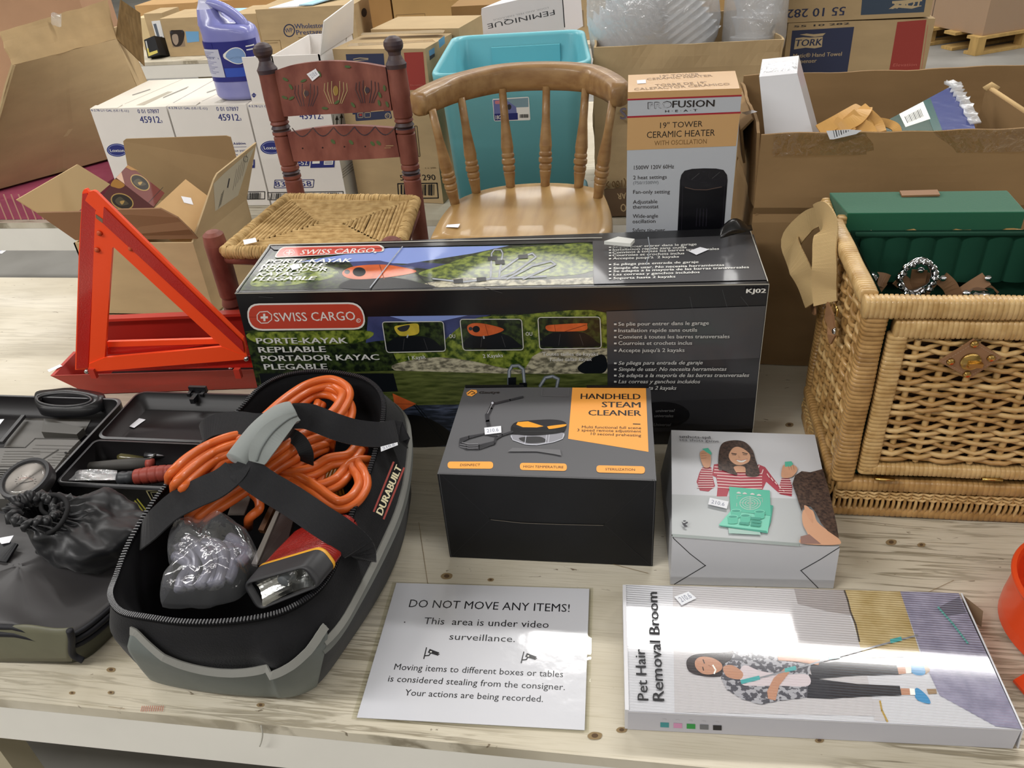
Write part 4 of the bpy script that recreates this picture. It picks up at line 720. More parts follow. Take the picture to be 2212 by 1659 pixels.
# ---------------------------------------------------------------- warning triangle in its tray
def triangle():
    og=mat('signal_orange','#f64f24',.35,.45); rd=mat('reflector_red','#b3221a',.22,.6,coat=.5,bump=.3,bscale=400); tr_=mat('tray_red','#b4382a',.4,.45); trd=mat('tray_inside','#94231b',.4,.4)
    up=V((0,0,1)); z4=lambda x,y:Z('Z4',x,y)
    # tray
    f0=G(*z4(360,1432),.062); f1=G(*z4(1835,1388),.062); f1=f0+(f1-f0)*(((-.672)-f0.x)/(f1.x-f0.x)); d=V((.0,.14,0)); d=V((-(f1-f0).y,(f1-f0).x,0)).normalized()*.092
    t=thing('reflector_case','red plastic reflector case, its lid hinged open at the back','case',(f0+f1+d)/2-up*.062)
    ins=.026; fb=[f0+V((.045,ins,-.061)),f1+V((-.02,ins,-.061)),f1+d+V((-.02,-.014,-.061)),f0+d+V((.04,-.014,-.061))]; ft=[f0,f1,f1+d,f0+d]
    m=MB(); m.loft([fb,ft],tr_,cap=(True,False),smooth=False); cen=sum(ft,V((0,0,0)))/4
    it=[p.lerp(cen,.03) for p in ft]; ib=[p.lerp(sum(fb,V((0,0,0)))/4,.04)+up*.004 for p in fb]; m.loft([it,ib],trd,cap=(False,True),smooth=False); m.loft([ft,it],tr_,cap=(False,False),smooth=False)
    for x in (680,1715):
        p=PL(*z4(x,1420),f0,V((0,1,.35)).normalized()); m.box(p+V((0,-.003,.004)),(.012,.008,.02),tr_)
    m.build('tray',t)
    m=MB(); b0=f0+d+V((.05,.002,-.006)); b1=f1+d+V((-.0,.002,-.006)); m.hexa([b0,b1,b1+V((0,.006,0)),b0+V((0,.006,0))],[b0+V((0,.008,.075)),b1+V((0,.008,.075)),b1+V((0,.013,.075)),b0+V((0,.013,.075))],trd); m.bar(b0+V((0,.006,.079)),b1+V((0,.006,.079)),.018,.006,tr_); m.build('lid',t)
    mb=MB(); A=Art(mb,V((0,0,.064)),V((1,0,.064)),V((0,1,.064))).tr(*ZM['Z4']); A.sticker([(340,1392),(430,1352),(448,1364),(352,1408)],t,None)
    bs=thing('base_bar','black steel base bar lying in the red reflector case','bar',(f0+f1)/2+d*.8-up*.05)
    m=MB(); c=f0.lerp(f1,.5)+d*.82; m.bar(V((f0.x+.07,c.y-.012,.012)),V((f1.x-.012,c.y+.01,.012)),.035,.014,mat('black_steel','#161313',.4)); m.build('steel_bar',bs,bevel=.003); q=MB(); q.lathe(V((-.83,c.y+.001,.019)),V((-.83,c.y+.001,.03)),[(0,.006),(.6,.006),(1,.003)],mat('steel_screw','#b8b8b8',.25,metal=1),12); q.build('wing_screw',bs)
    # the standing triangle
    Yp=f0.y+.05; o=V((0,Yp,.05)); n=V((0.05,-1,.0)).normalized(); P=lambda x,y,dd=0:PL(*z4(x,y),o,n)+n*dd
    w=thing('warning_triangle','orange warning triangle with red reflective strips standing in the red case','warning triangle',P(1000,1390))
    def plate(name,pts,th,mm,dd=0): m=MB(); m.sheet([P(*p,dd) for p in pts][::-1],-th,mm) if 0 else m.sheet([P(*p,dd) for p in pts],th if (P(*pts[1])-P(*pts[0])).cross(P(*pts[-1])-P(*pts[0])).dot(n)>0 else -th,mm); return m.build(name,w)
    plate('upright_arm',[(683,250),(745,330),(820,510),(805,515),(750,1300),(740,1395),(630,1402),(640,1340)],.006,og)
    plate('sloping_arm',[(612,175),(640,112),(672,105),(690,112),(1745,1160),(1772,1290),(1590,1222),(815,508),(745,330),(740,335),(690,295),(690,245)],.006,og,.001)
    plate('bottom_arm',[(640,1345),(750,1300),(1590,1222),(1772,1292),(1765,1312),(640,1402)],.006,og,.002)
    plate('reflective_strip',[(752,218),(1742,1178),(1758,1262),(744,332)],.002,rd,.004)
    plate('reflective_strip',[(760,1345),(1750,1302),(1830,1310),(1820,1385),(700,1400)],.002,rd,-.006)
    for x,y in ((698,527),(940,518),(715,408)): m=MB(); m.lathe(P(x,y,.001),P(x,y,.004),[(0,.0055),(1,.004)],mat('orange_rivet','#c7532f',.4),10); m.build('rivet',w)
    for x,y in ((628,1395),(1770,1305)): m=MB(); m.lathe(P(x,y,.0),P(x,y,.006),[(0,.005),(1,.004)],mat('steel_screw'),10); m.build('rivet',w)
    m=MB(); m.sheet([P(*p,.0025) for p in ((690,272),(742,308),(740,335),(692,298))],-.001,mat('slot_shadow','#7a6a55',.7)); m.build('slot',w)
    # second triangle, folded, leaning behind the first
    w2=thing('folded_triangle','second orange warning triangle, folded up, its red strip showing left of the first','warning triangle',P(600,1390,-.02))
    def plate2(name,pts,mm,dd,th=.006): m=MB(); q=[P(*p,dd) for p in pts]; m.sheet(q,th if (q[1]-q[0]).cross(q[-1]-q[0]).dot(n)>0 else -th,mm); m.build(name,w2)
    plate2('upright_arm',[(570,130),(580,112),(600,107),(636,150),(690,250),(680,300),(672,560),(645,1000),(628,1403),(520,1408),(545,560)],og,-.009)
    plate2('reflective_strip',[(574,140),(606,135),(668,255),(660,560),(635,1000),(616,1390),(532,1398),(556,560)],rd,-.0072,.0018)
    plate2('bottom_arm',[(745,1212),(1580,1190),(1640,1225),(750,1250)],og,-.012); plate2('reflective_strip',[(750,1250),(1440,1235),(1180,1275),(752,1300)],rd,-.011)
triangle()
# ---------------------------------------------------------------- second table: white cartons, jug, bin
WC=mat('white_carton','#e4e0dc',.6,.3,var=.02,vscale=9); WCT=mat('white_carton_top','#dcd5c8',.6,.3,var=.02,vscale=9); NAVY=mat('navy_ink','#2b3377',.5); NAVY2=mat('navy_panel','#333a55',.5); GRAYI=mat('grey_ink','#8b8880',.6); BRI=mat('brown_ink','#6b5334',.7)
def ovalmark(A,cx,cy,rx,ry,rot=0):
    A.ell(cx,cy,rx*1.12,ry*1.14,WHITE,rot); A.ell(cx,cy,rx*1.1,ry*1.1,NAVY,rot); A.ell(cx,cy,rx*.98,ry*.95,mat('pale_blue_print','#8f97c4',.5),rot); A.ell(cx,cy,rx*.92,ry*.86,NAVY,rot)
def barcode(A,x0,y0,x1,y1,dx=0,n=16,m=None):
    rnd=random.Random(int(x0)); x=x0
    while x<x1:
        w_=rnd.choice((1,1,2,3))*(x1-x0)/60; A.line([(x,y0+dx*(x-x0)/(x1-x0)),(x+(y1-y0)*.0,y1+dx*(x-x0)/(x1-x0))],w_,m or BLACK); x+=w_+rnd.choice((1,1.5,2.5))*(x1-x0)/60
def gallon_cartons():
    Y=2.25; h=.307; a=GY(192,229,Y); b=GY(356,229,Y); wd=b.x-a.x+.002; dp=.345
    sp=(GY(361,229,Y).x-a.x)
    t=thing('gallon_carton','white carton of jugs with navy numbers, leftmost of the three, partly behind the open carton','carton',(a.x+wd/2,Y+dp/2,0),'white jug cartons in a row')
    m=MB(); B=[V((a.x,Y,0)),V((a.x+wd,Y,0)),V((a.x+wd,Y+dp,0)),V((a.x,Y+dp,0))]; T=[p+V((0,0,h)) for p in B]; m.hexa(B,T,WC,{'top':WCT})
    A=Art(m,B[0],B[1],T[0]).tr(*ZM['WB'])
    A.text('4-3.78 L/1 GAL (US / É.-U.)',(92,424),(520,430),24,NAVY,.02); A.text('0 01 07897',(625,446),(870,446),46,NAVY,.02,same=True); A.text('45912',(655,555),(882,555),75,NAVY,.03,same=True); A.text('3',(885,555),(905,555),30,NAVY,0,same=True)
    ovalmark(A,385,865,108,68,.05); A.text('Loxton',(310,885),(470,885),34,WHITE,.02)
    A.tr(-(361-192),0,1)
    k1=[(542,318,548,309),]
    A.tr(180-163,160,5.267)
    A.text('Additive',(1690,825),(1825,820),28,NAVY,.03); A.line([(1640,852),(1832,846)],4,NAVY); A.text('drogue para',(1640,905),(1830,895),24,NAVY,0); A.text('laine',(1690,945),(1745,942),22,NAVY,0)
    A.tr(520-328,60,3.457)
    A.rrect([(262,1148),(536,1145),(536,1200),(264,1205)],4,NAVY,5); A.text('834 158',(272,1195),(526,1192),38,NAVY,.01); A.poly([(400,1000),(490,998),(490,1046),(400,1048)],NAVY); A.text('H-52',(388,1040),(480,1038),32,WHITE,.02)
    A.poly([(498,1000),(664,994),(668,1056),(500,1060)],NAVY); A.poly([(510,1000),(560,998),(562,1028),(510,1030)],WHITE); A.poly([(590,998),(655,996),(655,1036),(592,1038)],WHITE); 
    for i in range(3): A.line([(598,1008+i*10),(648,1006+i*10)],4,NAVY)
    A.rrect([(222,1238),(750,1230),(752,1284),(230,1290)],2,BLACK,5); barcode(A,250,1245,380,1284,-2); barcode(A,400,1243,560,1282,-3); barcode(A,585,1240,730,1280,-2)
    A.line([(420,1310),(560,1306)],6,GRAYI)
    Tp=Art(m,T[0],T[1],T[3]).tr(*ZM['WB']); Tp.line([(470,340),(1150,50)],3,mat('flap_seam','#a9a294',.7)); Tp.line([(560,240),(760,175)],12,GRAYI); Tp.line([(910,265),(1195,145)],7,GRAYI); Tp.line([(905,275),(1180,160)],4,GRAYI); Tp.poly([(600,355),(960,200),(1020,200),(690,355)],mat('tape_clear_print','#cdc6b5',.25,coat=.5))
    m.build('carton_body',t)
    r=MB(); r.panel(T[0]+V((.0,.0,.001)),T[0]+V((.09,0,.001)),T[0]+V((.09,.03,.003)),T[0]+V((0,.03,.003)),.002,WCT); r.build('lifted_flap',t)
    t2=copy_tree(t,(sp,0,0),'white carton of jugs with navy numbers, middle of the three, under the purple jug'); t3=copy_tree(t,(2*sp+.004,-.008,0),'white carton of jugs with navy numbers, rightmost of the three, behind the red chair')
    # side of the third is seen past its front: arrows
    x=a.x+wd+2*sp+.004; s=MB(); A=Art(s,V((x,Y,0)),V((x,Y+.3,0)),V((x,Y,.3))); A.tr(*ZM['RC'])
    for q in (((718,730),(718,660)),((750,730),(752,645))): A.line(q,8,BLACK); A.poly([(q[1][0]-14,q[1][1]+28),(q[1][0]+14,q[1][1]+28),(q[1][0],q[1][1]-5)],BLACK)
    A.line([(690,650),(692,735),(790,735),(788,640)],3,BLACK)
    for i in range(4): A.line([(760,1060+i*20),(850,985+i*22)],4,GRAYI)
    s.build('printed_side',t3)
    # open white carton on top
    Y2=Y-.002; a2=V((GY(519,125,Y2).x+.004,Y2,h+.001)); wd2=GY(690,121,Y2).x-a2.x; hh=GY(519,125,Y2).z-h; d2=.3
    u=thing('white_open_carton','white open-topped carton standing on the right-hand jug carton, its side flap raised','carton',(a2.x+wd2/2,Y2+d2/2,h))
    m=MB(); tk=.004; x0,x1=a2.x+.088,a2.x+wd2; xf=a2.x; wd2=x1-x0
    for c_,s_ in (((x0+x1)/2,Y2+tk/2,),(wd2,tk)),(((x0+x1)/2,Y2+d2-tk/2),(wd2,tk)),((x0+tk/2,Y2+d2/2),(tk,d2)),((x1-tk/2,Y2+d2/2),(tk,d2)): m.box((*c_,h+.001+hh/2),(*s_,hh),WC)
    m.box(((x0+x1)/2,Y2+d2/2,h+.004),(wd2,d2,.004),WC); A=Art(m,V((x0,Y2,h)),V((x1,Y2,h)),V((x0,Y2,h+.1))).tr(*ZM['WB']); m.box(((xf+x0)/2,Y2+tk/2,h+.001+hh/2),(x0-xf,tk,hh),WC); A.poly([(1910,240),(1940,212),(1972,238),(1942,270)],NAVY); A.line([(1912,241),(1972,240)],3,WHITE); m.build('carton_body',u)
    tz=h+hh; m=MB(); m.panel(V((x1,Y2,tz)),V((x1+.018,Y2+.03,tz+.08)) ,V((x1+.02,Y2+d2,tz+.095)),V((x1,Y2+d2,tz)),.003,WC,V((-1,0,.4))); m.build('side_flap',u)
    m=MB(); m.panel(V((x0+.12,Y2+.23,tz-.01)),V((x1-.0,Y2+.23,tz-.01)),V((x1-.0,Y2+.28,tz+.03)),V((x0+.14,Y2+.28,tz+.03)),.003,mat('orange_card','#b98f57',.8)); m.build('inner_flap',u)
    return a,Y,h,x1
A0_,YW,HW,XW=gallon_cartons()
def jug():
    z0=HW+.0015; cb=G(512,219,z0); Y=cb.y+.058; W_=.077; D_=.056
    t=thing('detergent_jug','translucent jug of purple liquid with a navy label, standing on the white cartons','jug',(cb.x,Y,z0))
    pl=mat('purple_liquid_plastic','#7d80c0',.25,.5,coat=.3,hex2='#8d90c9',vscale=8); pw=mat('jug_clear_plastic','#c3c5e2',.3,.5,coat=.2)
    k=V((cb.x,Y,z0)); H=GY(440,-6,Y).z-z0; sx=(GY(435,2,Y).x-k.x)
    # section rings up the body: (height, half width, half depth, x shift)
    R=[(0,.80,.80,0),(.02,.93,.92,0),(.05,1,1,0),(.38,1,1,0),(.43,.985,.985,0),(.45,1.02,1.02,0),(.60,1.02,1.02,0),(.66,1.0,1.0,0),(.70,.98,.98,-.003),(.735,.9,.93,-.01),(.755,.58,.85,-.036),(.82,.44,.72,-.044),(.9,.34,.56,-.049),(.95,.26,.36,-.05),(1.0,.2,.27,-.05),(1.06,.2,.27,-.05)]
    tip=V((0,0,0))
    m=MB(); rings=[]
    for z_,a,b,dx in R:
        c=k+V((dx,0,z_*H)); rings.append([c+V((math.copysign(abs(math.cos(q))**.72,math.cos(q))*a*W_,math.copysign(abs(math.sin(q))**.72,math.sin(q))*b*D_,0)) for q in [2*math.pi*i/32 for i in range(32)]])
    m.loft(rings[:13],pl,cap=(True,False)); m.loft(rings[12:],pw,cap=(False,True)); m.build('jug_body',t)
    hp=smooth_pts([GY(*Z('BG',*p),Y-.004) for p in ((715,22),(780,32),(860,62),(945,115),(1010,180),(1030,235),(1005,285))],5)
    m=MB(); m.tube(hp,[.0125+.003*(i/len(hp)) for i in range(len(hp))],pl,14,flat=1.2,ref=(0,1,0)); m.build('handle',t)
    # label wraps the front of the body
    def lab(f0,f1,q0,q1,mm,off):
        m_=MB()
        def fn(u,v):
            f=f0+(f1-f0)*v; q=q0+(q1-q0)*u
            for i in range(len(R)-1):
                if R[i][0]<=f<=R[i+1][0]: g=(f-R[i][0])/(R[i+1][0]-R[i][0]); a=R[i][1]+(R[i+1][1]-R[i][1])*g; b=R[i][2]+(R[i+1][2]-R[i][2])*g; dx=R[i][3]+(R[i+1][3]-R[i][3])*g; break
            return k+V((dx+tip.x*f*.75+math.copysign(abs(math.cos(q))**.72,math.cos(q))*(a*W_+off),math.copysign(abs(math.sin(q))**.72,math.sin(q))*(b*D_+off),f*H))
        m_.grid(fn,14,6,mm); return m_,fn
    nb=mat('jug_navy','#2c2f7d',.35); wt=mat('jug_white','#c3c5d6',.4)
    M1,fn=lab(.2,.6,math.pi*1.03,math.pi*1.97,nb,.0012); 
    for f0,f1,q0,q1,mm in ((.25,.53,math.pi*1.03,math.pi*1.46,wt),(.545,.59,math.pi*1.05,math.pi*1.4,nb),(.25,.34,math.pi*1.47,math.pi*1.9,mat('jug_blue','#3653b4',.4))):
        q,_=lab(f0,f1,q0,q1,mm,.0018); o=len(M1.v); M1.v+=q.v
        for f,i in zip(q.f,q.m): M1.f.append([x+o for x in f]); M1.m.append(M1.mi(mm)); M1.sm.append(True)
    for i in range(14):
        f=.5-i*.0165; q,_=lab(f,f+.006,math.pi*1.08,math.pi*(1.40-.05*(i%3)),mat('jug_text','#9193b4',.4),.0024); o=len(M1.v); M1.v+=q.v
        for g,_i in zip(q.f,q.m): M1.f.append([x+o for x in g]); M1.m.append(M1.mi(q.mats[0])); M1.sm.append(True)
    for i,(f,q1) in enumerate(((.535,1.9),(.5,1.94),(.42,1.95))):
        q,_=lab(f,f+.012,math.pi*1.74,math.pi*q1,WHITE,.0024); o=len(M1.v); M1.v+=q.v
        for g in q.f: M1.f.append([x+o for x in g]); M1.m.append(M1.mi(WHITE)); M1.sm.append(True)
    _,fq=lab(.36,.56,math.pi*1.48,math.pi*1.72,nb,.0026)
    def disc(s_,mm,off):
        vs=[]
        for r_ in (0,.35,.7,1):
            for i in range(24):
                a=2*math.pi*i/24; p=fq(.5+.46*s_*r_*math.cos(a),.5+.42*s_*r_*math.sin(a)); n=(p-V((k.x,k.y,p.z))).normalized(); vs.append(p+n*off)
        M1.add(vs,[(j*24+i,j*24+(i+1)%24,j*24+24+(i+1)%24,j*24+24+i) for j in range(3) for i in range(24)],mm)
    disc(1,WHITE,.0008); disc(.9,mat('jug_oval','#7f9ecb',.4),.0016); M1.build('label',t)
jug()
TEAL=mat('teal_plastic','#6db6c1',.38,.45,coat=.15)
def tote():
    up=V((0,0,1)); zr=.437
    out=[(927,160),(940,120),(1000,82),(1060,74),(1235,62),(1262,66),(1276,90),(1276,120),(1262,134),(1140,145),(950,168)]
    fl,fr,br,bl=G(926,158,zr),G(1277,128,zr),G(1262,63,zr),G(985,78,zr)
    fl,fr,br,bl=G(928,163,zr),G(1279,133,zr),G(1262,62,zr),G(978,78,zr)
    bfl=G(990,418); bfr=V((bfl.x+.30,bfl.y+.0,0)); dpt=.2
    def rr(c4,r,z,n=6):
        o=[]
        for i in range(4):
            p=c4[i]; a=c4[i-1]; b=c4[(i+1)%4]; e=p+(a-p).normalized()*r; g=p+(b-p).normalized()*r
            for j in range(n+1): s=j/n; q=e*(1-s)**2+p*2*s*(1-s)+g*s*s; o.append(V((q.x,q.y,z)))
        return o
    top=[fl,fr,br,bl]; cen=sum(top,V((0,0,0)))/4; bz=.013
    bot=[p.lerp(cen,.17) for p in top]; sh=V((bfl.x-bot[0].x,bfl.y-bot[0].y,0))*.0
    sc=lambda k:[p.lerp(cen,k) for p in top]
    t=thing('storage_tote','turquoise plastic storage tote without a lid, behind the pine chair','storage tote',(cen.x,cen.y,bz))
    m=MB(); R=.05
    m.loft([rr(bot,R*.7,bz),rr(sc(.075),R,zr-.045),rr(sc(.065),R,zr-.04),rr(sc(.05),R,zr-.022),rr(sc(.02),R,zr-.024),rr(sc(.0),R,zr-.02),rr(sc(-.004),R,zr-.004),rr(sc(.006),R,zr),rr(sc(.045),R,zr-.001),rr(sc(.06),R,zr-.01),rr(sc(.085),R,zr-.07),rr(sc(.12),R*.9,zr-.09),rr([p.lerp(cen,.2) for p in top],R*.6,bz+.004)],TEAL,cap=(True,True)); m.build('tote_body',t)
    # moulded step inside the back wall
    p0,p1=bl.lerp(br,.3),bl.lerp(br,.82); m=MB(); inw=(cen-(p0+p1)/2); inw.z=0; inw=inw.normalized()
    m.hexa([p0+inw*.028-up*.2,p1+inw*.028-up*.2,p1+inw*.01-up*.2,p0+inw*.01-up*.2],[p0+inw*.026-up*.032,p1+inw*.026-up*.032,p1-up*.03,p0-up*.03],TEAL); m.build('moulded_step',t,bevel=.006)
    # paper label on the front wall
    a0=bot[0].lerp(bot[1],0); w0=sc(.075)[0]; a0=V((bot[0].x,bot[0].y,bz)); a1=V((bot[1].x,bot[1].y,bz)); w0=V((w0.x,w0.y,zr-.045)); m=MB(); A=Art(m,a0,a1,w0).tr(*ZM['Z2']); A.k=12
    A.rrect([(1086,638),(1322,624),(1332,775),(1098,782)],10,WHITE); A.poly([(1092,645),(1318,630),(1320,690),(1096,700)],mat('tote_photo','#7f9aa6',.4)); A.poly([(1092,645),(1170,640),(1240,690),(1245,735),(1098,742)],mat('tote_purple','#6d74a8',.4)); A.poly([(1098,735),(1250,728),(1252,772),(1102,778)],mat('tote_navy','#2a3070',.4)); A.rrect([(1102,650),(1160,645),(1160,668),(1104,672)],9,mat('tote_red','#c98088',.4)); A.ell(1195,690,14,18,INK2); A.poly([(1252,735),(1324,730),(1328,770),(1256,774)],WHITE); barcode(A,1262,738,1320,760,-2); A.text('18G',(1108,770),(1142,768),26,WHITE,.02)
    m.build('label',t)
    l=thing('tote_lid','turquoise lid lying flat under the storage tote','lid',(cen.x,cen.y,0)); m=MB(); m.loft([rr([p.lerp(cen,.02) for p in top],R,.0),rr(sc(0),R,.004),rr(sc(0),R,.009),rr(sc(.03),R,.012)],mat('teal_lid','#2f8797',.4,.45),cap=(True,True)); m.build('lid_panel',l)
    f=thing('white_product_box','white product box with upside-down lettering, tilted behind the turquoise tote','box',(cen.x,2.85,.36)); Yb=2.86
    q=[GY(1036,92,Yb),GY(1221,78,Yb),GY(1212,-22,Yb),GY(1040,18,Yb)]; n=(q[1]-q[0]).cross(q[3]-q[0]).normalized(); d=V((0.03,.1,0)); wb=mat('gloss_white_box','#dcdae0',.35,.45)
    m=MB(); m.hexa([q[0],q[1],q[1]+d*1.6,q[0]+d*1.6],[q[3],q[2],q[2]+d*1.6,q[3]+d*1.6],wb); A=Art(m,q[0],q[1],q[3]).tr(*ZM['B2']); A.text('FEMINIQUE',(1738,96),(1070,240),-50,mat('box_dark_ink','#3a3a40',.5),.0); A.text('LOOK AND FEEL FABULOUS',(1680,68),(1130,192),-16,mat('box_pale_ink','#a9a9b0',.5),0); A.line([(1822,0),(1842,270)],10,BLACK)
    m.build('box_body',f)
    return cen
TC=tote()
def carton(name,label,B,T,m_=None,fm=None,art=None,open_=None,cat='carton',group=None):
    t=thing(name,label,cat,sum(B,V((0,0,0)))/4,group); m=MB(); m.hexa(B,T,m_ or CARD,fm)
    if art: art(m,B,T)
    m.build('carton_body',t); return t
# carton of a towel dispenser standing on end behind the red chair
def tork(A,kind):
    wv=mat('wave_cream','#b9a684',.6)
def stand_carton():
    B,T=boxpx((778,428),(957,438),108,.19)
    B,T=boxpx((776,430),(958,440),106,.2)
    def art(m,B,T):
        A=Art(m,B[0],B[1],T[0]).tr(*ZM['Z2'])
        A.poly([(140,350),(385,345),(415,720),(185,740)],NAVY2); A.poly([(515,340),(640,335),(660,578),(545,582)],mat('red_panel','#9a3d37',.55))
        A.line([(190,382),(230,374),(285,378)],5,mat('wave_cream','#b9a684',.6)); A.line([(188,394),(240,388),(285,384)],4,mat('wave_cream'))
        A.rrect([(200,725),(430,715),(440,765),(205,782)],8,NAVY2); A.ell(412,747,19,19,mat('wave_cream')); A.ell(412,747,15,15,NAVY2); A.text('T1',(402,757),(424,755),18,mat('wave_cream'),.02); A.rrect([(218,730),(252,728),(252,758),(220,760)],3,mat('wave_cream'),3); A.rrect([(262,728),(300,726),(300,756),(264,758)],3,mat('wave_cream'),3); A.poly([(228,735),(246,734),(246,748),(228,750)],mat('red_panel'))
        A.text('55 10 290',(495,1165),(722,1162),36,BLACK,.015); A.rrect([(476,1186),(730,1182),(738,1278),(482,1282)],2,BLACK,7); barcode(A,500,1195,720,1262,-4)
        A.rrect([(585,812),(600,812),(620,1008),(610,1010)],3,BLACK,3); A.text('1 x 290',(655,1088),(722,1086),8,BRI,.02); A.text('Elevation',(560,555),(640,552),12,mat('red_pale','#c06a60',.5),0)
        S_=Art(m,B[1],B[2],T[1]).tr(*ZM['B2']); S_.poly([(490,505),(545,470),(550,560),(500,600)],mat('blue_photo','#5f8fb0',.4)); S_.poly([(497,560),(548,530),(550,560),(500,600)],INK2)
        Tp=Art(m,T[0],T[1],T[3]).tr(*ZM['Z2']); Tp.poly([(150,300),(170,280),(700,255),(720,270)],TAPE)
    carton('dispenser_carton','kraft carton with navy and red panels standing on end between the red chair and tote',B,T,art=art)
    dd=(B[3]-B[0])*1.04+(B[1]-B[0]).normalized()*.02; u=[p+dd for p in B]; v=[p+dd+V((0,0,.012)) for p in T]
    def art2(m,B,T):
        Tp=Art(m,T[0],T[1],T[3]).tr(*ZM['Z2']); Tp.poly([(235,225),(250,212),(740,192),(780,195),(770,212)],TAPE); S_=Art(m,B[1],B[2],T[1]).tr(*ZM['B2']); S_.poly([(585,400),(645,355),(650,430),(595,480)],mat('blue_photo'))
    carton('dispenser_carton','kraft carton with a taped top, directly behind the navy and red panelled carton',u,v,art=art2)
    # open topped carton behind
    c=GY(818,72,2.86); d=GY(962,60,2.86); z=c.z; x0,x1=c.x,d.x+.03; y0,y1=2.84,3.09; t=thing('open_carton','open kraft carton with walls up, behind the two taped cartons','carton',((x0+x1)/2,(y0+y1)/2,0)); m=MB(); tk=.005
    zt=z+.0
    for c_,s_ in ((((x0+x1)/2,y0),(x1-x0,tk)),(((x0+x1)/2,y1),(x1-x0,tk)),((x0,(y0+y1)/2),(tk,y1-y0)),((x1,(y0+y1)/2),(tk,y1-y0))): m.box((*c_,zt/2),(*s_,zt),CARD)
    m.box(((x0+x1)/2,(y0+y1)/2,.006),(x1-x0,y1-y0,.005),CARDI); A=Art(m,V((x1+.0026,y0,0)),V((x1+.0026,y1,0)),V((x1+.0026,y0,.3))); m.build('carton_body',t)
stand_carton()
# wrapped clear containers in a big carton, right of the tote
def wrap_carton():
    Y=2.14; a=GY(1283,104,Y); b=GY(1692,84,Y); h=(a.z+b.z)/2; x0,x1=a.x,b.x; y0,y1=Y,Y+.42; tk=.006
    t=thing('wrapped_goods_carton','large open kraft carton holding bags of clear plastic containers, behind the heater carton','carton',((x0+x1)/2,(y0+y1)/2,0)); m=MB()
    def wall(p,q,nseg=10):
        d=(q-p); n=V((d.y,-d.x,0)).normalized()
        m.grid(lambda u,v:p+d*u+V((0,0,(h+(a.z-h if u<.5 else 0)*0)*v))+n*(.010*noise.noise(V((u*5+p.x,v*6,p.y)))*(.3+v)),24,16,CARD,smooth=False)
    P=[V((x0,y0,0)),V((x1,y0,0)),V((x1,y1,0)),V((x0,y1,0))]
    P2=[V((x0,y0,0)),V((x1,y0,0)),V((x1,y1,0)),V((x0,y1,0))]
    for i in range(4): wall(P[i],P[(i+1)%4])
    m.sheet([p+V((0,0,.004)) for p in P],.003,CARDI)
    A=Art(m,V((x0,y0-.012,0)),V((x1,y0-.012,0)),V((x0,y0-.012,h))); A.poly([(1305,410),(1385,406),(1385,464),(1312,468)],mat('brown_band','#5e4a36',.7)); A.text('(100 X',(1352,390),(1303,394),-13,BRI,.02); A.text('AR',(1352,416),(1333,418),-13,CARD,.02); A.text('O',(1352,440),(1340,441),-17,CARD,.03); A.text('S',(1340,258),(1354,257),24,mat('blue_grey_ink','#6d6673',.6),.03)
    m.build('carton_body',t,solid=.005)
    ped=film('cling_wrap','#fbfbfb',.16,.12,1,38,milk=.3,fres=1.3); cup=mat('clear_cup','#cfd2d0',.15,.5,trans=.0,coat=.5,alpha=.5)
    cupf=film('cup_plastic','#f6f6f6',.06,.2,.0,10,milk=.6)
    def bag(label,c,rx,ry,rz,seed,cups):
        g=thing('container_bag',label,'bag',c-V((0,0,rz)),'bags of clear containers')
        m=MB(); nu,nv=36,20
        def fn(u,v):
            th=2*math.pi*u; ph=math.pi*(v-.5); p=V((math.cos(th)*math.cos(ph),math.sin(th)*math.cos(ph),math.sin(ph))); k=1+.10*noise.noise(p*2.2+V((seed,0,0)))+.05*noise.noise(p*6+V((seed,3,0)))
            q=[math.copysign(abs(x)**.72,x) for x in p]; return c+V((q[0]*rx,q[1]*ry,q[2]*rz))*k
        m.grid(fn,nu,nv,ped); m.build('clear_wrap',g)
        for (dx,dy,dz,ax,n,r,L_) in cups:
            m=MB(); ax=V(ax).normalized(); o=c+V((dx,dy,dz)); prof=[]
            for i in range(n): f=i/n; prof+= [(f,r*.82),(f+.55/n,r),(f+.7/n,r*1.05),(f+.75/n,r*.82)]
            m.lathe(o-ax*L_/2,o+ax*L_/2,prof+[(1,r*.8)],cupf,26); m.build('container_stack',g)
    zc=h
    bag('wide bag of ribbed clear containers in the carton, left of the upright white bag',V((GY(1405,50,Y+.2).x,Y+.2,zc+.03)),.168,.16,.155,1.3,((-.06,-.02,-.0,(.75,.2,.55),9,.07,.18),(.07,.0,.02,(.5,-.1,-.7),12,.062,.22),(-.02,.05,.08,(.9,.1,.1),7,.05,.2)))
    bag('upright bag of clear containers in the carton, right of the wide bag',V((GY(1628,50,Y+.2).x,Y+.2,zc+.03)),.078,.13,.165,5.1,((.0,0,-.02,(0,.1,1),5,.055,.24),(.03,-.03,.05,(0,.05,1),4,.04,.14)))
wrap_carton()
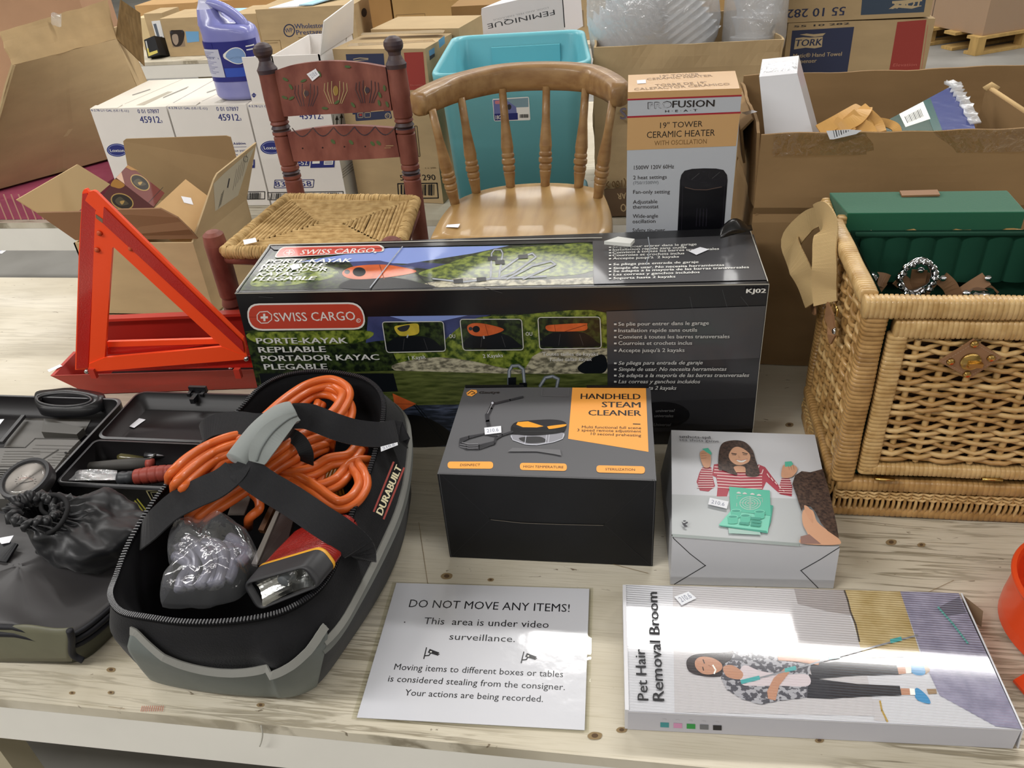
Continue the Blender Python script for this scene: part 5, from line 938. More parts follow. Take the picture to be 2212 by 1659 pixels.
def tork_boxes():
    Y=2.36; 
    a=GY(1703,50,Y); b=GY(2021,40,Y); h=.26; dz=(b-a); u=V((dz.x,0,0)); 
    wv=mat('wave_cream'); rdp=mat('red_panel'); rp=mat('red_pale')
    def mk(a,b,h,d,sh=0):
        u=(b-a); n=V((-u.y,u.x,0)).normalized()*d; T=[a,b,b+n,a+n]; return [p-V((0,0,h)) for p in T],T
    B,T=mk(a,b,h,.24)
    zb=min(p.z for p in B)-.001
    pB=[V((p.x,p.y,0)) for p in B]; pT=[V((p.x,p.y,zb)) for p in B]
    carton('plain_carton','plain kraft carton under the two navy panelled cartons on the right',pB,pT)
    def art(m,B,T):
        A=Art(m,B[0],B[1],T[0]).tr(*ZM['B4'])
        A.poly([(205,265),(742,232),(680,640),(168,640)],NAVY2); A.poly([(1116,190),(1368,170),(1302,640),(1040,640)],rdp); A.line([(1380,215),(1320,640)],4,rp)
        A.poly([(235,330),(300,322),(360,325),(470,318),(462,405),(400,418),(320,412),(220,428)],wv); A.text('TORK',(232,402),(458,392),58,NAVY2,.05,.12); A.poly([(270,300),(330,290),(390,296),(495,286),(470,310),(400,318),(330,310)],wv)
        A.text('Matic® Hand Towel',(212,500),(632,482),34,wv,.02); A.text('Dispenser',(206,550),(415,540),34,wv,.02,same=True); A.text('Noir',(205,588),(262,584),16,GRAYI,0,same=True); A.text('Elevation',(1075,575),(1282,570),26,rp,0,.1,same=True)
        A.text('55 10 282',(220,238),(700,210),-16,INK2,.03)
    carton('dispenser_carton','kraft carton with navy and red panels, lower of the stacked pair at right',B,T,art=art)
    a2=a+V((-.008,.0,.001)); b2=b+V((-.015,0,.001)); b2.z=a2.z=max(a.z,b.z)+.001; B2,T2=mk(a2,b2,-.26,.24); B2,T2=T2,B2
    def art2(m,B,T):
        A=Art(m,B[0],B[1],T[0]).tr(*ZM['B4']); A.text('55 10 282',(668,58),(166,84),-74,mat('black_blue_ink','#2c3350',.6),.03); A.poly([(828,-200),(1400,-240),(1345,105),(798,130)],mat('blue_panel','#3c4a5c',.55))
        A.text('TORK',(1330,-5),(1075,18),-60,wv,.05,.1); A.poly([(1040,78),(1090,42),(1180,45),(1310,55),(1240,75),(1130,66)],wv); A.poly([(1070,30),(1070,10),(1330,-10),(1330,10),(1250,20),(1180,38)],wv)
    carton('dispenser_carton','kraft carton with upside-down navy panel, upper of the stacked pair at right',B2,T2,art=art2)
tork_boxes()
# big left carton, pink box below
def left_carton():
    pk=mat('pink_card','#93405a',.5,hex2='#9c4c62',vscale=20); Y=2.2
    a=GY(-60,474,Y-.05); m_=MB(); x0=a.x; x1=GY(236,400,Y+.1).x; z1=GY(60,419,Y).z
    t=thing('pink_striped_box','flat pink striped box under the large dented carton at left','box',((x0+x1)/2,2.45,0)); m=MB(); B=[V((x0,2.15,0)),V((x1,2.15,0)),V((x1,2.7,0)),V((x0,2.7,0))]; T=[p+V((0,0,z1)) for p in B]; m.hexa(B,T,pk); A=Art(m,B[0],B[1],T[0])
    for i in range(8): x=-40+i*16; A.line([(x,420),(x+22,474)],3,mat('pink_stripe','#b88a7a',.5))
    m.build('box_body',t)
    Y=2.17; f=lambda x,y,dy=0:GY(x,y,Y+dy); sh=lambda p,d:V((p.x-.14,p.y+d*.65,p.z))
    q=[f(-55,418),f(378,400,.49),f(252,84,.49),f(28,140,.05)]
    c=thing('dented_carton','large dented kraft carton with its top panels open, at the left edge','carton',((q[0].x+q[1].x)/2,2.35,z1)); m=MB()
    for p in q: p.z=max(p.z,z1+.001)
    q[0].z=q[1].z=z1+.010
    def fn(u,v):
        p=q[0].lerp(q[1],u).lerp(q[3].lerp(q[2],u),v); return p+V((0,.012*noise.noise(V((u*3,v*4,1)))*v+(.006 if abs(u-.42-.02*v)<.04 else 0),0))
    m.grid(fn,30,20,CARD,smooth=False)
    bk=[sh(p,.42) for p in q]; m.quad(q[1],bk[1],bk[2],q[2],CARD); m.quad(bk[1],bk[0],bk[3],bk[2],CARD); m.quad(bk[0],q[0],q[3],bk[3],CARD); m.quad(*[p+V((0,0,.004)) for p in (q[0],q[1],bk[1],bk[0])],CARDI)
    m.build('carton_body',c,solid=.006)
    e=[f(0,68,.09),f(232,0,.53)]
    def fn2(u,v):
        p=q[3].lerp(q[2],u).lerp(e[0].lerp(e[1],u),v); return p+V((0,.010*noise.noise(V((u*4,v*3,7))),.004*noise.noise(V((u*6,v*3,2)))))
    m=MB(); m.grid(fn2,24,10,mat('cardboard_scuffed','#b0966f',.8,.2,var=.08,vscale=12),smooth=False); m.build('front_flap',c,solid=.005)
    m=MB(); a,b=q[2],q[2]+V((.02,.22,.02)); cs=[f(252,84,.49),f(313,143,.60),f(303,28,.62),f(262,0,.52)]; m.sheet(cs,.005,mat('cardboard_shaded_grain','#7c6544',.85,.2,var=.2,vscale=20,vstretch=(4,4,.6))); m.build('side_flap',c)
    m=MB(); m.grid(lambda u,v:f(112+u*22,28+v*28,.275)+V((0,-.004,.003*math.sin(u*6))),5,5,film('tape_scrap','#ffffff',.3,.1,.8,60,milk=.3)); m.build('tape_scrap',c)
    # larger salmon carton behind
    s=mat('salmon_card','#b18d72',.8,.2,var=.06,vscale=5); Yb=3.08
    a,b=GY(-120,60,Yb),GY(300,0,Yb); zt=GY(60,-80,Yb).z; xr=GY(175,10,Yb).x; B=[V((a.x,Yb,0)),V((xr,Yb,0)),V((xr,Yb+.2,0)),V((a.x,Yb+.2,0))]; T=[V((p.x,p.y,zt)) for p in B]
    carton('tall_carton','tall salmon-brown carton behind the dented carton at the upper left',B,T,s)
left_carton()
# ---------------------------------------------------------------- big carton behind the hamper and what lies in it
DCARD=mat('brown_cardboard','#8f7350',.8,.2,var=.06,vscale=7,vstretch=(1,1,3)); DCARDI=mat('brown_cardboard_inside','#977b58',.85,.2,var=.05,vscale=9)
def big_carton():
    x0,x1,y0,y1=.190,.80,1.385,1.715; h=.452; tk=.006; up=V((0,0,1))
    t=thing('tall_open_carton','largest open kraft carton, behind the wicker hamper on the right','carton',((x0+x1)/2,(y0+y1)/2,0)); m=MB()
    def wall(p,q,zt,bul=.0,mm=DCARD):
        d=q-p; n=V((d.y,-d.x,0)).normalized()
        def fn(u,v):
            z=zt*v; cr=.008 if .3<z<.316 else 0
            return p+d*u+up*(z+(.004*noise.noise(V((u*9,3,p.x))) if v>.99 else 0))+n*(.007*noise.noise(V((u*4+p.x,v*4,p.y)))+bul*math.sin(math.pi*v)-cr*.4+(.004 if z>.316 else 0))
        m.grid(fn,30,32,mm,smooth=False)
    P=[V((x0,y0,0)),V((x1,y0,0)),V((x1,y1,0)),V((x0,y1,0))]
    wall(P[0],P[1],h,.004); wall(P[1],P[2],h); wall(P[2],P[3],.468); wall(P[3],P[0],.455)
    m.sheet([p+up*.004 for p in P],.003,DCARDI); m.build('carton_body',t,solid=.005)
    # tape over the front rim, barcode tag folded over it, inner flap, left flap
    f=MB(); f.grid(lambda u,v:V((x0+.02+(x1-x0-.04)*u,y0-.0065+.0012*noise.noise(V((u*20,v*4,0))),h-.038*v+.002)),40,4,film('clear_tape','#f6f0e4',.1,.12,.5,60)); f.build('tape_strip',t)
    g=MB(); A=Art(g,V((x0,y0-.011,0)),V((x1,y0-.011,0)),V((x0,y0-.011,h))).tr(*ZM['B4']); A.poly([(500,1132),(700,1120),(808,1128),(760,1160),(560,1206),(530,1206)],STK); 
    for i in range(7): A.line([(560+i*22,1128),(575+i*22-i*3,1190-i*9)],5+3*(i%2),BLACK)
    g.build('barcode_tag',t)
    g=MB(); a=GY(2137,190,1.62); b=GY(2240,258,1.46); g.panel(a,b,b-up*.1,a-up*.1,.006,DCARD); g.tube([a+V((-.006,0,-.004)),a+V((.002,0,.003)),a+V((.012,-.005,-.004))],.008,CARDE,8); g.tube([a,b],.0042,CARDE,6); g.build('inner_flap',t)
    g=MB(); a=GX(1597,172,x0-.012); c=V((x0-.006,y1-.01,.452)); d=V((x0-.006,y0+.09,.452)); g.panel(d,c,c+V((-.012,.0,-.012)),d+V((-.018,.0,-.02)),.004,DCARD); g.panel(d+V((-.018,0,-.02)),c+V((-.012,0,-.012)),c+V((-.008,0,-.07)),d+V((-.008,0,-.08)),.004,DCARD); g.build('side_flap',t)
    g=MB(); A=Art(g,V((x0-.02,y0,0)),V((x0-.02,y1,0)),V((x0-.02,y0,h))); A.tr(*ZM['HT']); A.poly([(1108,440),(1215,415),(1262,430),(1160,460)],STK); g.build('price_sticker',t)
    # white packet
    Y=1.44; q=[GY(1655,320,Y),GY(1765,320,Y),GY(1722,158,Y+.05),GY(1640,166,Y+.05)]; d=V((0.012,.075,.012)); w=thing('white_packet','tall white shrink-wrapped packet standing in the largest carton','packet',V((q[0].x+.04,Y+.03,q[0].z-.2)))
    wm=mat('white_wrap','#dcdde2',.22,.5,coat=.6,coatr=.08,bump=.15,bscale=14); m=MB(); dn=(q[0]-q[3])*1.4
    m.hexa([q[0]+dn*.5,q[1]+(q[1]-q[2])*.7,q[1]+(q[1]-q[2])*.7+d,q[0]+dn*.5+d],[q[3],q[2],q[2]+d,q[3]+d],wm); m.build('wrapped_block',w,bevel=.01)
    f=MB(); f.panel(q[3]+d*.2,q[2]+d*.2,q[2]+d*.5+up*.006+V((-.006,0,0)),q[3]+d*.5+up*.006+V((.004,0,0)),.001,film('wrap_film','#ffffff',.2,.1,.8,60,milk=.2)); f.build('wrap_end',w)
    # woven tan leather
    lt=mat('tan_leather','#c99a55',.5,.4,var=.06,vscale=30,bump=.05); lz=thing('woven_leather_strap','tan woven leather strap bunched up in the largest carton','strap',GY(1850,275,1.47)+V((0,0,-.03)))
    b=lambda x,y,Y:GY(*Z('B4',x,y),Y); m=MB(); 
    for i,(pts,wd) in enumerate((([(440,1135,1.43),(580,1060,1.44),(700,990,1.46),(800,935,1.49),(835,950,1.52)],.024),([(600,1140,1.43),(680,1080,1.43),(770,1030,1.44),(830,960,1.46),(840,940,1.5)],.022),([(560,1060,1.44),(640,1110,1.43),(720,1160,1.42)],.022),([(690,990,1.45),(760,1060,1.44),(850,1120,1.43),(880,1170,1.42)],.024),([(790,935,1.48),(860,1000,1.46),(930,1070,1.45),(960,1150,1.43)],.022),([(800,1110,1.44),(880,1060,1.45),(960,1055,1.46),(1050,1075,1.46),(1105,1110,1.45),(1120,1180,1.44)],.014))):
        m=MB(); m.ribbon(smooth_pts([b(*p) for p in pts],5),wd,.003,lt,(-.25,-.75,.6)); m.build('leather_strip',lz)
    # blue and green packet in plastic
    bg=thing('plastic_wrapped_packet','blue and green packet in glossy plastic with a barcode label, in the largest carton','packet',GY(2000,260,1.52)-up*.05)
    q=[b(950,1130,1.46),b(1800,1130,1.46),b(1606,735,1.60),b(1480,790,1.60)]; a0=b(930,1105,1.46); m=MB(); gn=mat('packet_green','#22483c',.16,.6,coat=.8); bl=mat('packet_blue','#3f4a86',.14,.6,coat=1,coatr=.04,bump=.35,bscale=26)
    n=(q[1]-q[0]).cross(q[2]-q[0]).normalized(); n=n if n.dot(CAM-q[0])>0 else -n; o=q[0]
    L=lambda x,y:PL(*Z('B4',x,y),o,n); body=[(900,1110),(1590,740),(1620,800),(1690,900),(1780,1080),(1810,1180),(1000,1200)]
    vs=[L(*p) for p in body]; m.sheet(vs if (vs[1]-vs[0]).cross(vs[-1]-vs[0]).dot(n)>0 else vs[::-1],.02,gn); A=Art(m,o,L(1600,740),L(1700,1100)).tr(*ZM['B4']); A.poly([(1370,860),(1590,742),(1620,800),(1690,900),(1780,1080),(1805,1170),(1510,1170)],bl); A.poly([(1335,880),(1400,850),(1520,1170),(1440,1170)],mat('packet_teal','#2c5b58',.16,.6,coat=.8))
    A.poly([(1130,988),(1338,880),(1402,1030),(1186,1102)],WHITE)
    for i in range(12): A.line([(1180+i*12,1012-i*6),(1205+i*12,1064-i*5)],3.5+3*(i%3==0),BLACK)
    m.build('packet_body',bg); m=MB(); e=smooth_pts([L(1560,755)+n*.003,L(1605,735)+n*.003,L(1630,800)+n*.003,L(1700,900)+n*.003,L(1785,1080)+n*.003],8)
    m.ribbon(e,[.02+.005*math.sin(i*2.1) for i in range(len(e))],.002,film('crimp_film','#ffffff',.12,.2,.5,60,milk=.3),[n+V((.3*math.sin(i*1.9),0,.2*math.cos(i*2.7))) for i in range(len(e))]); m.build('crimped_end',bg)
big_carton()
# ---------------------------------------------------------------- wicker hamper
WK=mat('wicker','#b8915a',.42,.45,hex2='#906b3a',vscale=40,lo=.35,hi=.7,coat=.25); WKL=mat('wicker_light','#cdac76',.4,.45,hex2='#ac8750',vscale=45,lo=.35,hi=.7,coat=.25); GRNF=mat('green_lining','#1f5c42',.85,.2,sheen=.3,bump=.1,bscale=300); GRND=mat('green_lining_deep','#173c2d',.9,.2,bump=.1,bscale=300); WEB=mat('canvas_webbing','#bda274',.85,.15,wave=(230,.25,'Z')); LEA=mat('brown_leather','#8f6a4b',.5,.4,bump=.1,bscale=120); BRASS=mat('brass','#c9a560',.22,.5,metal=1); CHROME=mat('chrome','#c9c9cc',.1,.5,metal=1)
def wrapbar(m,a,b,w_,t_,ref,mm,pitch=.0058,n=12):
    a,b=V(a),V(b); L_=(b-a).length; k=max(2,int(L_/pitch)); tg=(b-a).normalized(); x=V(ref); x=(x-tg*x.dot(tg)).normalized(); y=tg.cross(x); rings=[]
    for i in range(k):
        for f,s in ((0,.9),(.18,1.0),(.75,1.0),(.97,.9)):
            c=a+tg*(L_*(i+f)/k); s*=1+.03*math.sin(i*12.9); rings.append([c+x*(math.copysign(abs(math.cos(q))**.55,math.cos(q))*w_/2*s)+y*(math.copysign(abs(math.sin(q))**.55,math.sin(q))*t_/2*s) for q in [2*math.pi*j/n for j in range(n)]])
    m.loft(rings,mm)
def weave(m,fn,nrm,nst,nrow,r,amp,mm,mm2,jit=.0012):
    for j in range(nrow):
        pts=[]; N=nst*4
        for i in range(N+1):
            u=i/N; p=fn(u,(j+.5)/nrow); s=math.cos(math.pi*(u*nst-.5+ (j%2)))
            pts.append(p+nrm*(amp*s)+V((0,0,random.uniform(-jit,jit)+(.0018*math.sin(u*nst*math.pi+j*2.1)))))
        m.tube(pts,r*random.uniform(.85,1.12),mm if random.random()<.6 else mm2,6,cap=False)
    for i in range(nst):
        u=(i+.5)/nst; m.tube([fn(u,v/6) for v in range(7)],r*1.25,mm,6,cap=False)
def hamper():
    x0,x1,y0,y1=.293,.60,.968,1.206; h=.372; up=V((0,0,1))
    t=thing('picnic_hamper','wicker picnic hamper with green lining, its lid open, at the right end of the table','hamper',((x0+x1)/2,(y0+y1)/2,0))
    X,Yv=V((1,0,0)),V((0,1,0))
    m=MB()
    # lining box inside
    i_=.016; q=[V((x0+i_,y0+i_,.02)),V((x1-i_,y0+i_,.02)),V((x1-i_,y1-i_,.02)),V((x0+i_,y1-i_,.02))]
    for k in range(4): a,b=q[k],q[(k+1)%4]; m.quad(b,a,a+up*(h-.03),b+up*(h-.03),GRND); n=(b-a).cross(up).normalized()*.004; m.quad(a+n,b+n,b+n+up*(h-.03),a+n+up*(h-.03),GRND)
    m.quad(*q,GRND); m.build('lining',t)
    # pleated pocket band on the back of the lining
    m=MB(); yb=y1-i_-.006; n_=7
    m.grid(lambda u,v:V((x0+.03+(x1-x0-.06)*u,yb-.006*abs(math.sin(math.pi*u*n_))**.5-.002,h-.012-.075*v)),84,3,mat('green_pocket','#1b4534',.9,.2,bump=.1,bscale=300)); m.tube([V((x0+.02,yb-.006,h-.01)),V((x1-.02,yb-.006,h-.01))],.004,GRND,8); m.build('elastic_pocket',t)
    # base band: short upright canes between two rails
    m=MB(); zb=.073
    for a,b,nn in ((V((x0,y0,0)),V((x1,y0,0)),-Yv),(V((x0,y1,0)),V((x0,y0,0)),-X),(V((x1,y0,0)),V((x1,y1,0)),X),(V((x1,y1,0)),V((x0,y1,0)),Yv)):
        d=b-a; k=int(d.length/.0075)
        for i in range(k+1):
            p=a+d*(i/k); m.tube([p+up*.004+nn*.004,p+up*.03+nn*.009,p+up*.046+nn*.003,p+d.normalized()*.004+up*.066+nn*.006],.0027,WK if i%3 else WKL,5,cap=False)
        for z in (.036,.041,.047): m.tube([a+up*z+d*(j/40)+nn*(.007+.0025*(-1)**(j+int(z*1000))) for j in range(41)],.0025,WKL,5,cap=False)
        wrapbar(m,a+up*.062+nn*.002,b+up*.062+nn*.002,.02,.022,nn,WK,.007); wrapbar(m,a+up*.009+nn*.001,b+up*.009+nn*.001,.016,.018,nn,WK,.0075)
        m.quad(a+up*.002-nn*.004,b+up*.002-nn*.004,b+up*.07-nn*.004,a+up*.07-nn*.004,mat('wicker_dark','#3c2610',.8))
    m.build('base_band',t)
    m=MB()
    for x,y in ((x0,y0),(x1,y0),(x0,y1),(x1,y1)): wrapbar(m,V((x+.006*(1 if x==x0 else -1),y,.066)),V((x+.006*(1 if x==x0 else -1),y,h-.008)),.031,.027,X,WK,.0066)
    m.build('corner_post',t) if 0 else None
    for x,y in ((x0,y0),(x1,y0),(x0,y1),(x1,y1)):
        m=MB(); s=1 if x==x0 else -1; wrapbar(m,V((x+.006*s,y,.07)),V((x+.006*s,y,h-.022)),.031,.027,X,WK,.0066); m.build('corner_post',t)
    # top rails
    for a,b,nn in ((V((x0-.012,y0-.004,h-.015)),V((x1+.012,y0-.004,h-.015)),-Yv),(V((x0-.003,y0+.01,h-.009)),V((x0-.003,y1+.01,h-.009)),-X),(V((x1+.003,y0+.01,h-.009)),V((x1+.003,y1+.01,h-.009)),X)):
        m=MB(); wrapbar(m,a,b,.024 if nn.y else .024,.029 if nn.y else .020,nn,WKL,.0062); m.build('top_rail',t)
    # side and back panels
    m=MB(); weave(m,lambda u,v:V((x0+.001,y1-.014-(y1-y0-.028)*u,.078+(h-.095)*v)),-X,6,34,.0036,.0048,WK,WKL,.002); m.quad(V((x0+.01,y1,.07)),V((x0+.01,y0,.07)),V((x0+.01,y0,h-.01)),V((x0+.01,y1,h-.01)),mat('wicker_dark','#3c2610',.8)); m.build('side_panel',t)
    m=MB(); weave(m,lambda u,v:V((x1-.001,y0+.014+(y1-y0-.028)*u,.078+(h-.095)*v)),X,6,30,.0036,.0048,WK,WKL,.002); m.build('side_panel',t)
    m=MB(); weave(m,lambda u,v:V((x1-.014-(x1-x0-.028)*u,y1,.078+(h-.095)*v)),Yv,8,30,.0036,.0048,WK,WKL,.002); m.build('back_panel',t)
    # drop front door
    D=MB(); dx0,dx1,dz0,dz1=x0+.030,x1-.030,.086,h-.034; yf=y0-.004
    wrapbar(D,V((dx0,yf,dz1-.011)),V((dx1,yf,dz1-.011)),.02,.028,-Yv,WKL,.0062); wrapbar(D,V((dx0,yf,dz0+.008)),V((dx1,yf,dz0+.008)),.02,.02,-Yv,WKL,.0062)
    for x in (dx0+.007,dx1-.007): wrapbar(D,V((x,yf,dz0)),V((x,yf,dz1-.02)),.026,.02,X,WKL,.0064)
    weave(D,lambda u,v:V((dx0+.016+(dx1-dx0-.032)*u,yf,dz0+.022+(dz1-dz0-.05)*v)),-Yv,6,30,.0036,.0058,WKL,WK,.0012)
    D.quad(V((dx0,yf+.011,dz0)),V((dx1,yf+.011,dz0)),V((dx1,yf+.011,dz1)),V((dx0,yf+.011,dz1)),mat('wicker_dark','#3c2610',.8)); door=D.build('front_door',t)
    for hx in (1910,2142):
        m=MB(); p=GY(hx,1035,yf-.011); m.box(p,(.027,.004,.003),BRASS); m.tube([p+V((-.0135,-.002,.001)),p+V((.0135,-.002,.001))],.0022,BRASS,8); m.build('hinge',door)
    # leather diamond with turn clasp
    yc=yf-.0135; gp=lambda x,y:GY(*Z('H',x,y),yc); m=MB(); dq=[gp(838,888),gp(985,968),gp(1137,868),gp(1005,782)]; m.sheet(dq,.003,LEA); 
    A=Art(m,dq[0],dq[1],dq[3]).tr(*ZM['H'])
    for a,b in (((855,886),(985,955)),((985,955),(1120,868)),((1120,868),(1003,794)),((1003,794),(855,886))):
        for i in range(12): f=i/12; A.line([(a[0]+(b[0]-a[0])*f,a[1]+(b[1]-a[1])*f),(a[0]+(b[0]-a[0])*(f+.04),a[1]+(b[1]-a[1])*(f+.04))],2,mat('stitch','#a8917a',.7))
    cl=m.build('clasp_patch',door)
    m=MB(); c=gp(987,886); m.lathe(c,c+V((0,-.004,0)),[(0,.0125),(.6,.0125),(1,.011)],BRASS,24); m.box(c+V((.004,-.007,-.001)),(.017,.006,.006),BRASS); m.build('turn_clasp',cl)
    for px_ in ((1005,803),(1085,870),(970,947),(892,887)): m=MB(); c=gp(*px_); m.lathe(c,c+V((0,-.004,0)),[(0,.0052),(.5,.0048),(.9,.003),(1,.0001)],BRASS,14); m.build('stud',cl)
    # lid, lined, thrown back
    L=MB(); lt=.05
    a=GY(1822,512,1.222); b=GY(2204,502,1.222); c=GY(2180,420,1.30); d=GY(1792,430,1.30)
    fr=[V((a.x,1.222,h+.006)),V((b.x,1.222,h+.006)),V((c.x,1.31,h+.006)),V((d.x,1.31,h+.006))]
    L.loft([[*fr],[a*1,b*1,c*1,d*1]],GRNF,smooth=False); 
    L.build('lined_lid',t,bevel=.006)
    m=MB(); wrapbar(m,a+V((-.007,.0,-.002)),d+V((-.007,0,-.002)),.014,.014,up,WKL,.006); wrapbar(m,V((a.x-.006,1.225,h)),a+V((-.006,.004,-.004)),.014,.014,X,WKL,.006); m.build('lid_rim',t)
    m=MB(); lp=[a.lerp(d,.93).lerp(b.lerp(c,.93),.39),a.lerp(d,.93).lerp(b.lerp(c,.93),.6)]; m.panel(lp[0]+V((0,-.010,.011)),lp[1]+V((0,-.010,.011)),lp[1]+V((0,.006,.013)),lp[0]+V((0,.006,.013)),.003,LEA); m.build('leather_tab',t)
    # leather straps with snaps on the back of the lining
    st=lambda x,y,yy:GY(*Z('H',x,y),yy); yy=y1-.055
    for pts in ([(455,520),(500,495),(560,495),(590,505)],[(500,580),(530,540),(560,500)],[(640,490),(720,560),(735,600)],[(815,480),(760,545),(735,600)],[(745,450),(735,510),(735,570)],[(850,490),(890,530),(920,600)],[(1065,490),(1000,530),(940,570)],[(960,560),(1040,540),(1095,580)]):
        m=MB(); m.ribbon(smooth_pts([st(*p,yy) for p in pts],4),.021,.003,LEA,(-.2,-.85,.5)); s=m.build('leather_strap',t)
        p=st(*pts[0],yy)+V((.0,-.004,.002)); m=MB(); m.lathe(p,p+V((-.0005,-.003,.002)),[(0,.005),(.6,.0045),(1,.002)],CHROME,12); m.build('snap',s)
    o=thing('chrome_ornament','ornate chrome ring held by a leather strap inside the hamper','ornament',st(730,480,yy-.01)-up*.02)
    m=MB(); c=st(730,480,yy-.012)
    m.tube([c+V((.022*math.cos(k*.3),-.003*math.sin(k),.026*math.sin(k*.3))) for k in range(21)],.0045,CHROME,8,closed=True)
    for k in range(18): q=k*.35; p=c+V((.024*math.cos(q),-.005+.003*math.sin(k*3),.026*math.sin(q))); m.lathe(p+V((0,0,-.005)),p+V((.001,0,.005)),[(0,.0005),(.25,.0045),(.5,.006),(.75,.0045),(1,.0005)],CHROME,8)
    m.build('chrome_ring',o)
    for hx,hy,r,nm,lb in ((495,478,.016,'silver_cap','round silver cap under a leather strap at the left inside the hamper'),(1045,562,.018,'silver_cap','dark silver round cap under a leather strap at the right inside the hamper')):
        c=st(hx,hy,yy-.008); q=thing(nm,lb,'cap',c-up*.03,'silver caps in the hamper'); m=MB(); m.lathe(c-up*.03,c+up*.008,[(0,r*.9),(.6,r),(.85,r),(.95,r*.8),(1,r*.5)],CHROME,20); m.build('cap_body',q)
    # webbing carry strap
    yl=lambda x,y,X_:GX(*Z('H',x,y),X_); P=[yl(265,195,x0-.022),yl(215,215,x0-.03),yl(150,280,x0-.045),yl(130,330,x0-.05),yl(160,420,x0-.048),yl(205,510,x0-.034),yl(235,610,x0-.026)]
    m=MB(); sp=smooth_pts(P,6); m.ribbon(sp,[.03+.012*math.sin(math.pi*i/len(sp)) for i in range(len(sp))],.0025,WEB,[V((-.8,-.6,.25))]*len(sp)); m.build('carry_strap',t)
    P=[yl(255,200,x0-.026),yl(285,190,x0-.024),yl(300,235,x0-.026),yl(290,330,x0-.03),yl(290,440,x0-.03),yl(290,540,x0-.026),yl(295,610,x0-.024)]
    m=MB(); m.ribbon(smooth_pts(P,6),.043,.0025,WEB,V((-.75,-.65,.1))); m.tube([yl(340,615,x0-.03),yl(352,640,x0-.03),yl(345,670,x0-.03)],.002,BRASS,8); m.build('carry_strap',t)
    m=MB(); m.ribbon([yl(300,640,x0-.022),yl(320,690,x0-.022),yl(325,760,x0-.021),yl(318,800,x0-.02)],[.026,.024,.02,.004],.003,LEA,V((-1,-.35,0))); q=m.build('leather_tab',t)
    m=MB(); p=yl(342,742,x0-.025); m.lathe(p,p+V((-.004,0,0)),[(0,.006),(1,.003)],CHROME,12); m.build('snap',q)
    m=MB(); m.ribbon([yl(225,580,x0-.02),yl(240,640,x0-.02),yl(245,662,x0-.02)],[.018,.016,.003],.003,LEA,V((-1,-.35,0))); m.build('leather_tab',t)
hamper()
def bucket():
    c=G(2335,1372); r=(G(2335,1372)-G(2156,1350)).length; og=mat('bucket_orange','#d9481d',.35,.45,coat=.3); t=thing('orange_tub','round orange plastic tub cut off by the right edge of the photo','tub',c); m=MB(); h=.085; up=V((0,0,1))
    m.lathe(c+up*.0,c+up*h,[(0,r*.86),(.02,r*.95),(.1,r),(.3,r*1.0),(.85,r*.96),(.9,r*1.0),(.97,r*1.03),(1.0,r*1.02),(1.01,r*.97),(.92,r*.94),(.2,r*.94),(.08,r*.9),(.06,.001)],og,56); m.build('tub_body',t)
    m=MB(); a=G(2190,1468,.008); b=G(2222,1506,.006); m.panel(a,b,b+V((.03,.03,0)),a+V((.03,.02,.0)),.004,og); m.build('tab',t,bevel=.0015)
bucket()
ZM.update(T1=(0,820,7.373),T2=(0,1000,5.53),T3=(0,1220,7.373),T4=(120,820,5.53),T5=(360,800,4.254),T6=(330,1080,5.144))
ZG=lambda n,x,y,z: G(*Z(n,x,y),z)
CANV=mat('black_canvas','#141417',.75,.25,var=.15,vscale=40,bump=.25,bscale=500,sheen=.1); LINER=mat('black_lining','#0e0e10',.9,.15,bump=.2,bscale=90); RIB=mat('black_ribbed','#222226',.7,.3,wave=(110,.6,'Z')); GREYV=mat('grey_vinyl','#6d7370',.5,.35,var=.10,vscale=14,bump=.08,bscale=60); PIPE=mat('grey_piping','#8a8a85',.7,.2); STRAP=mat('black_webbing','#1c1c1f',.8,.2,wave=(300,.3,'DIAGONAL'),sheen=.15); METAL=mat('dull_steel','#a9a7a2',.3,.5,metal=1)
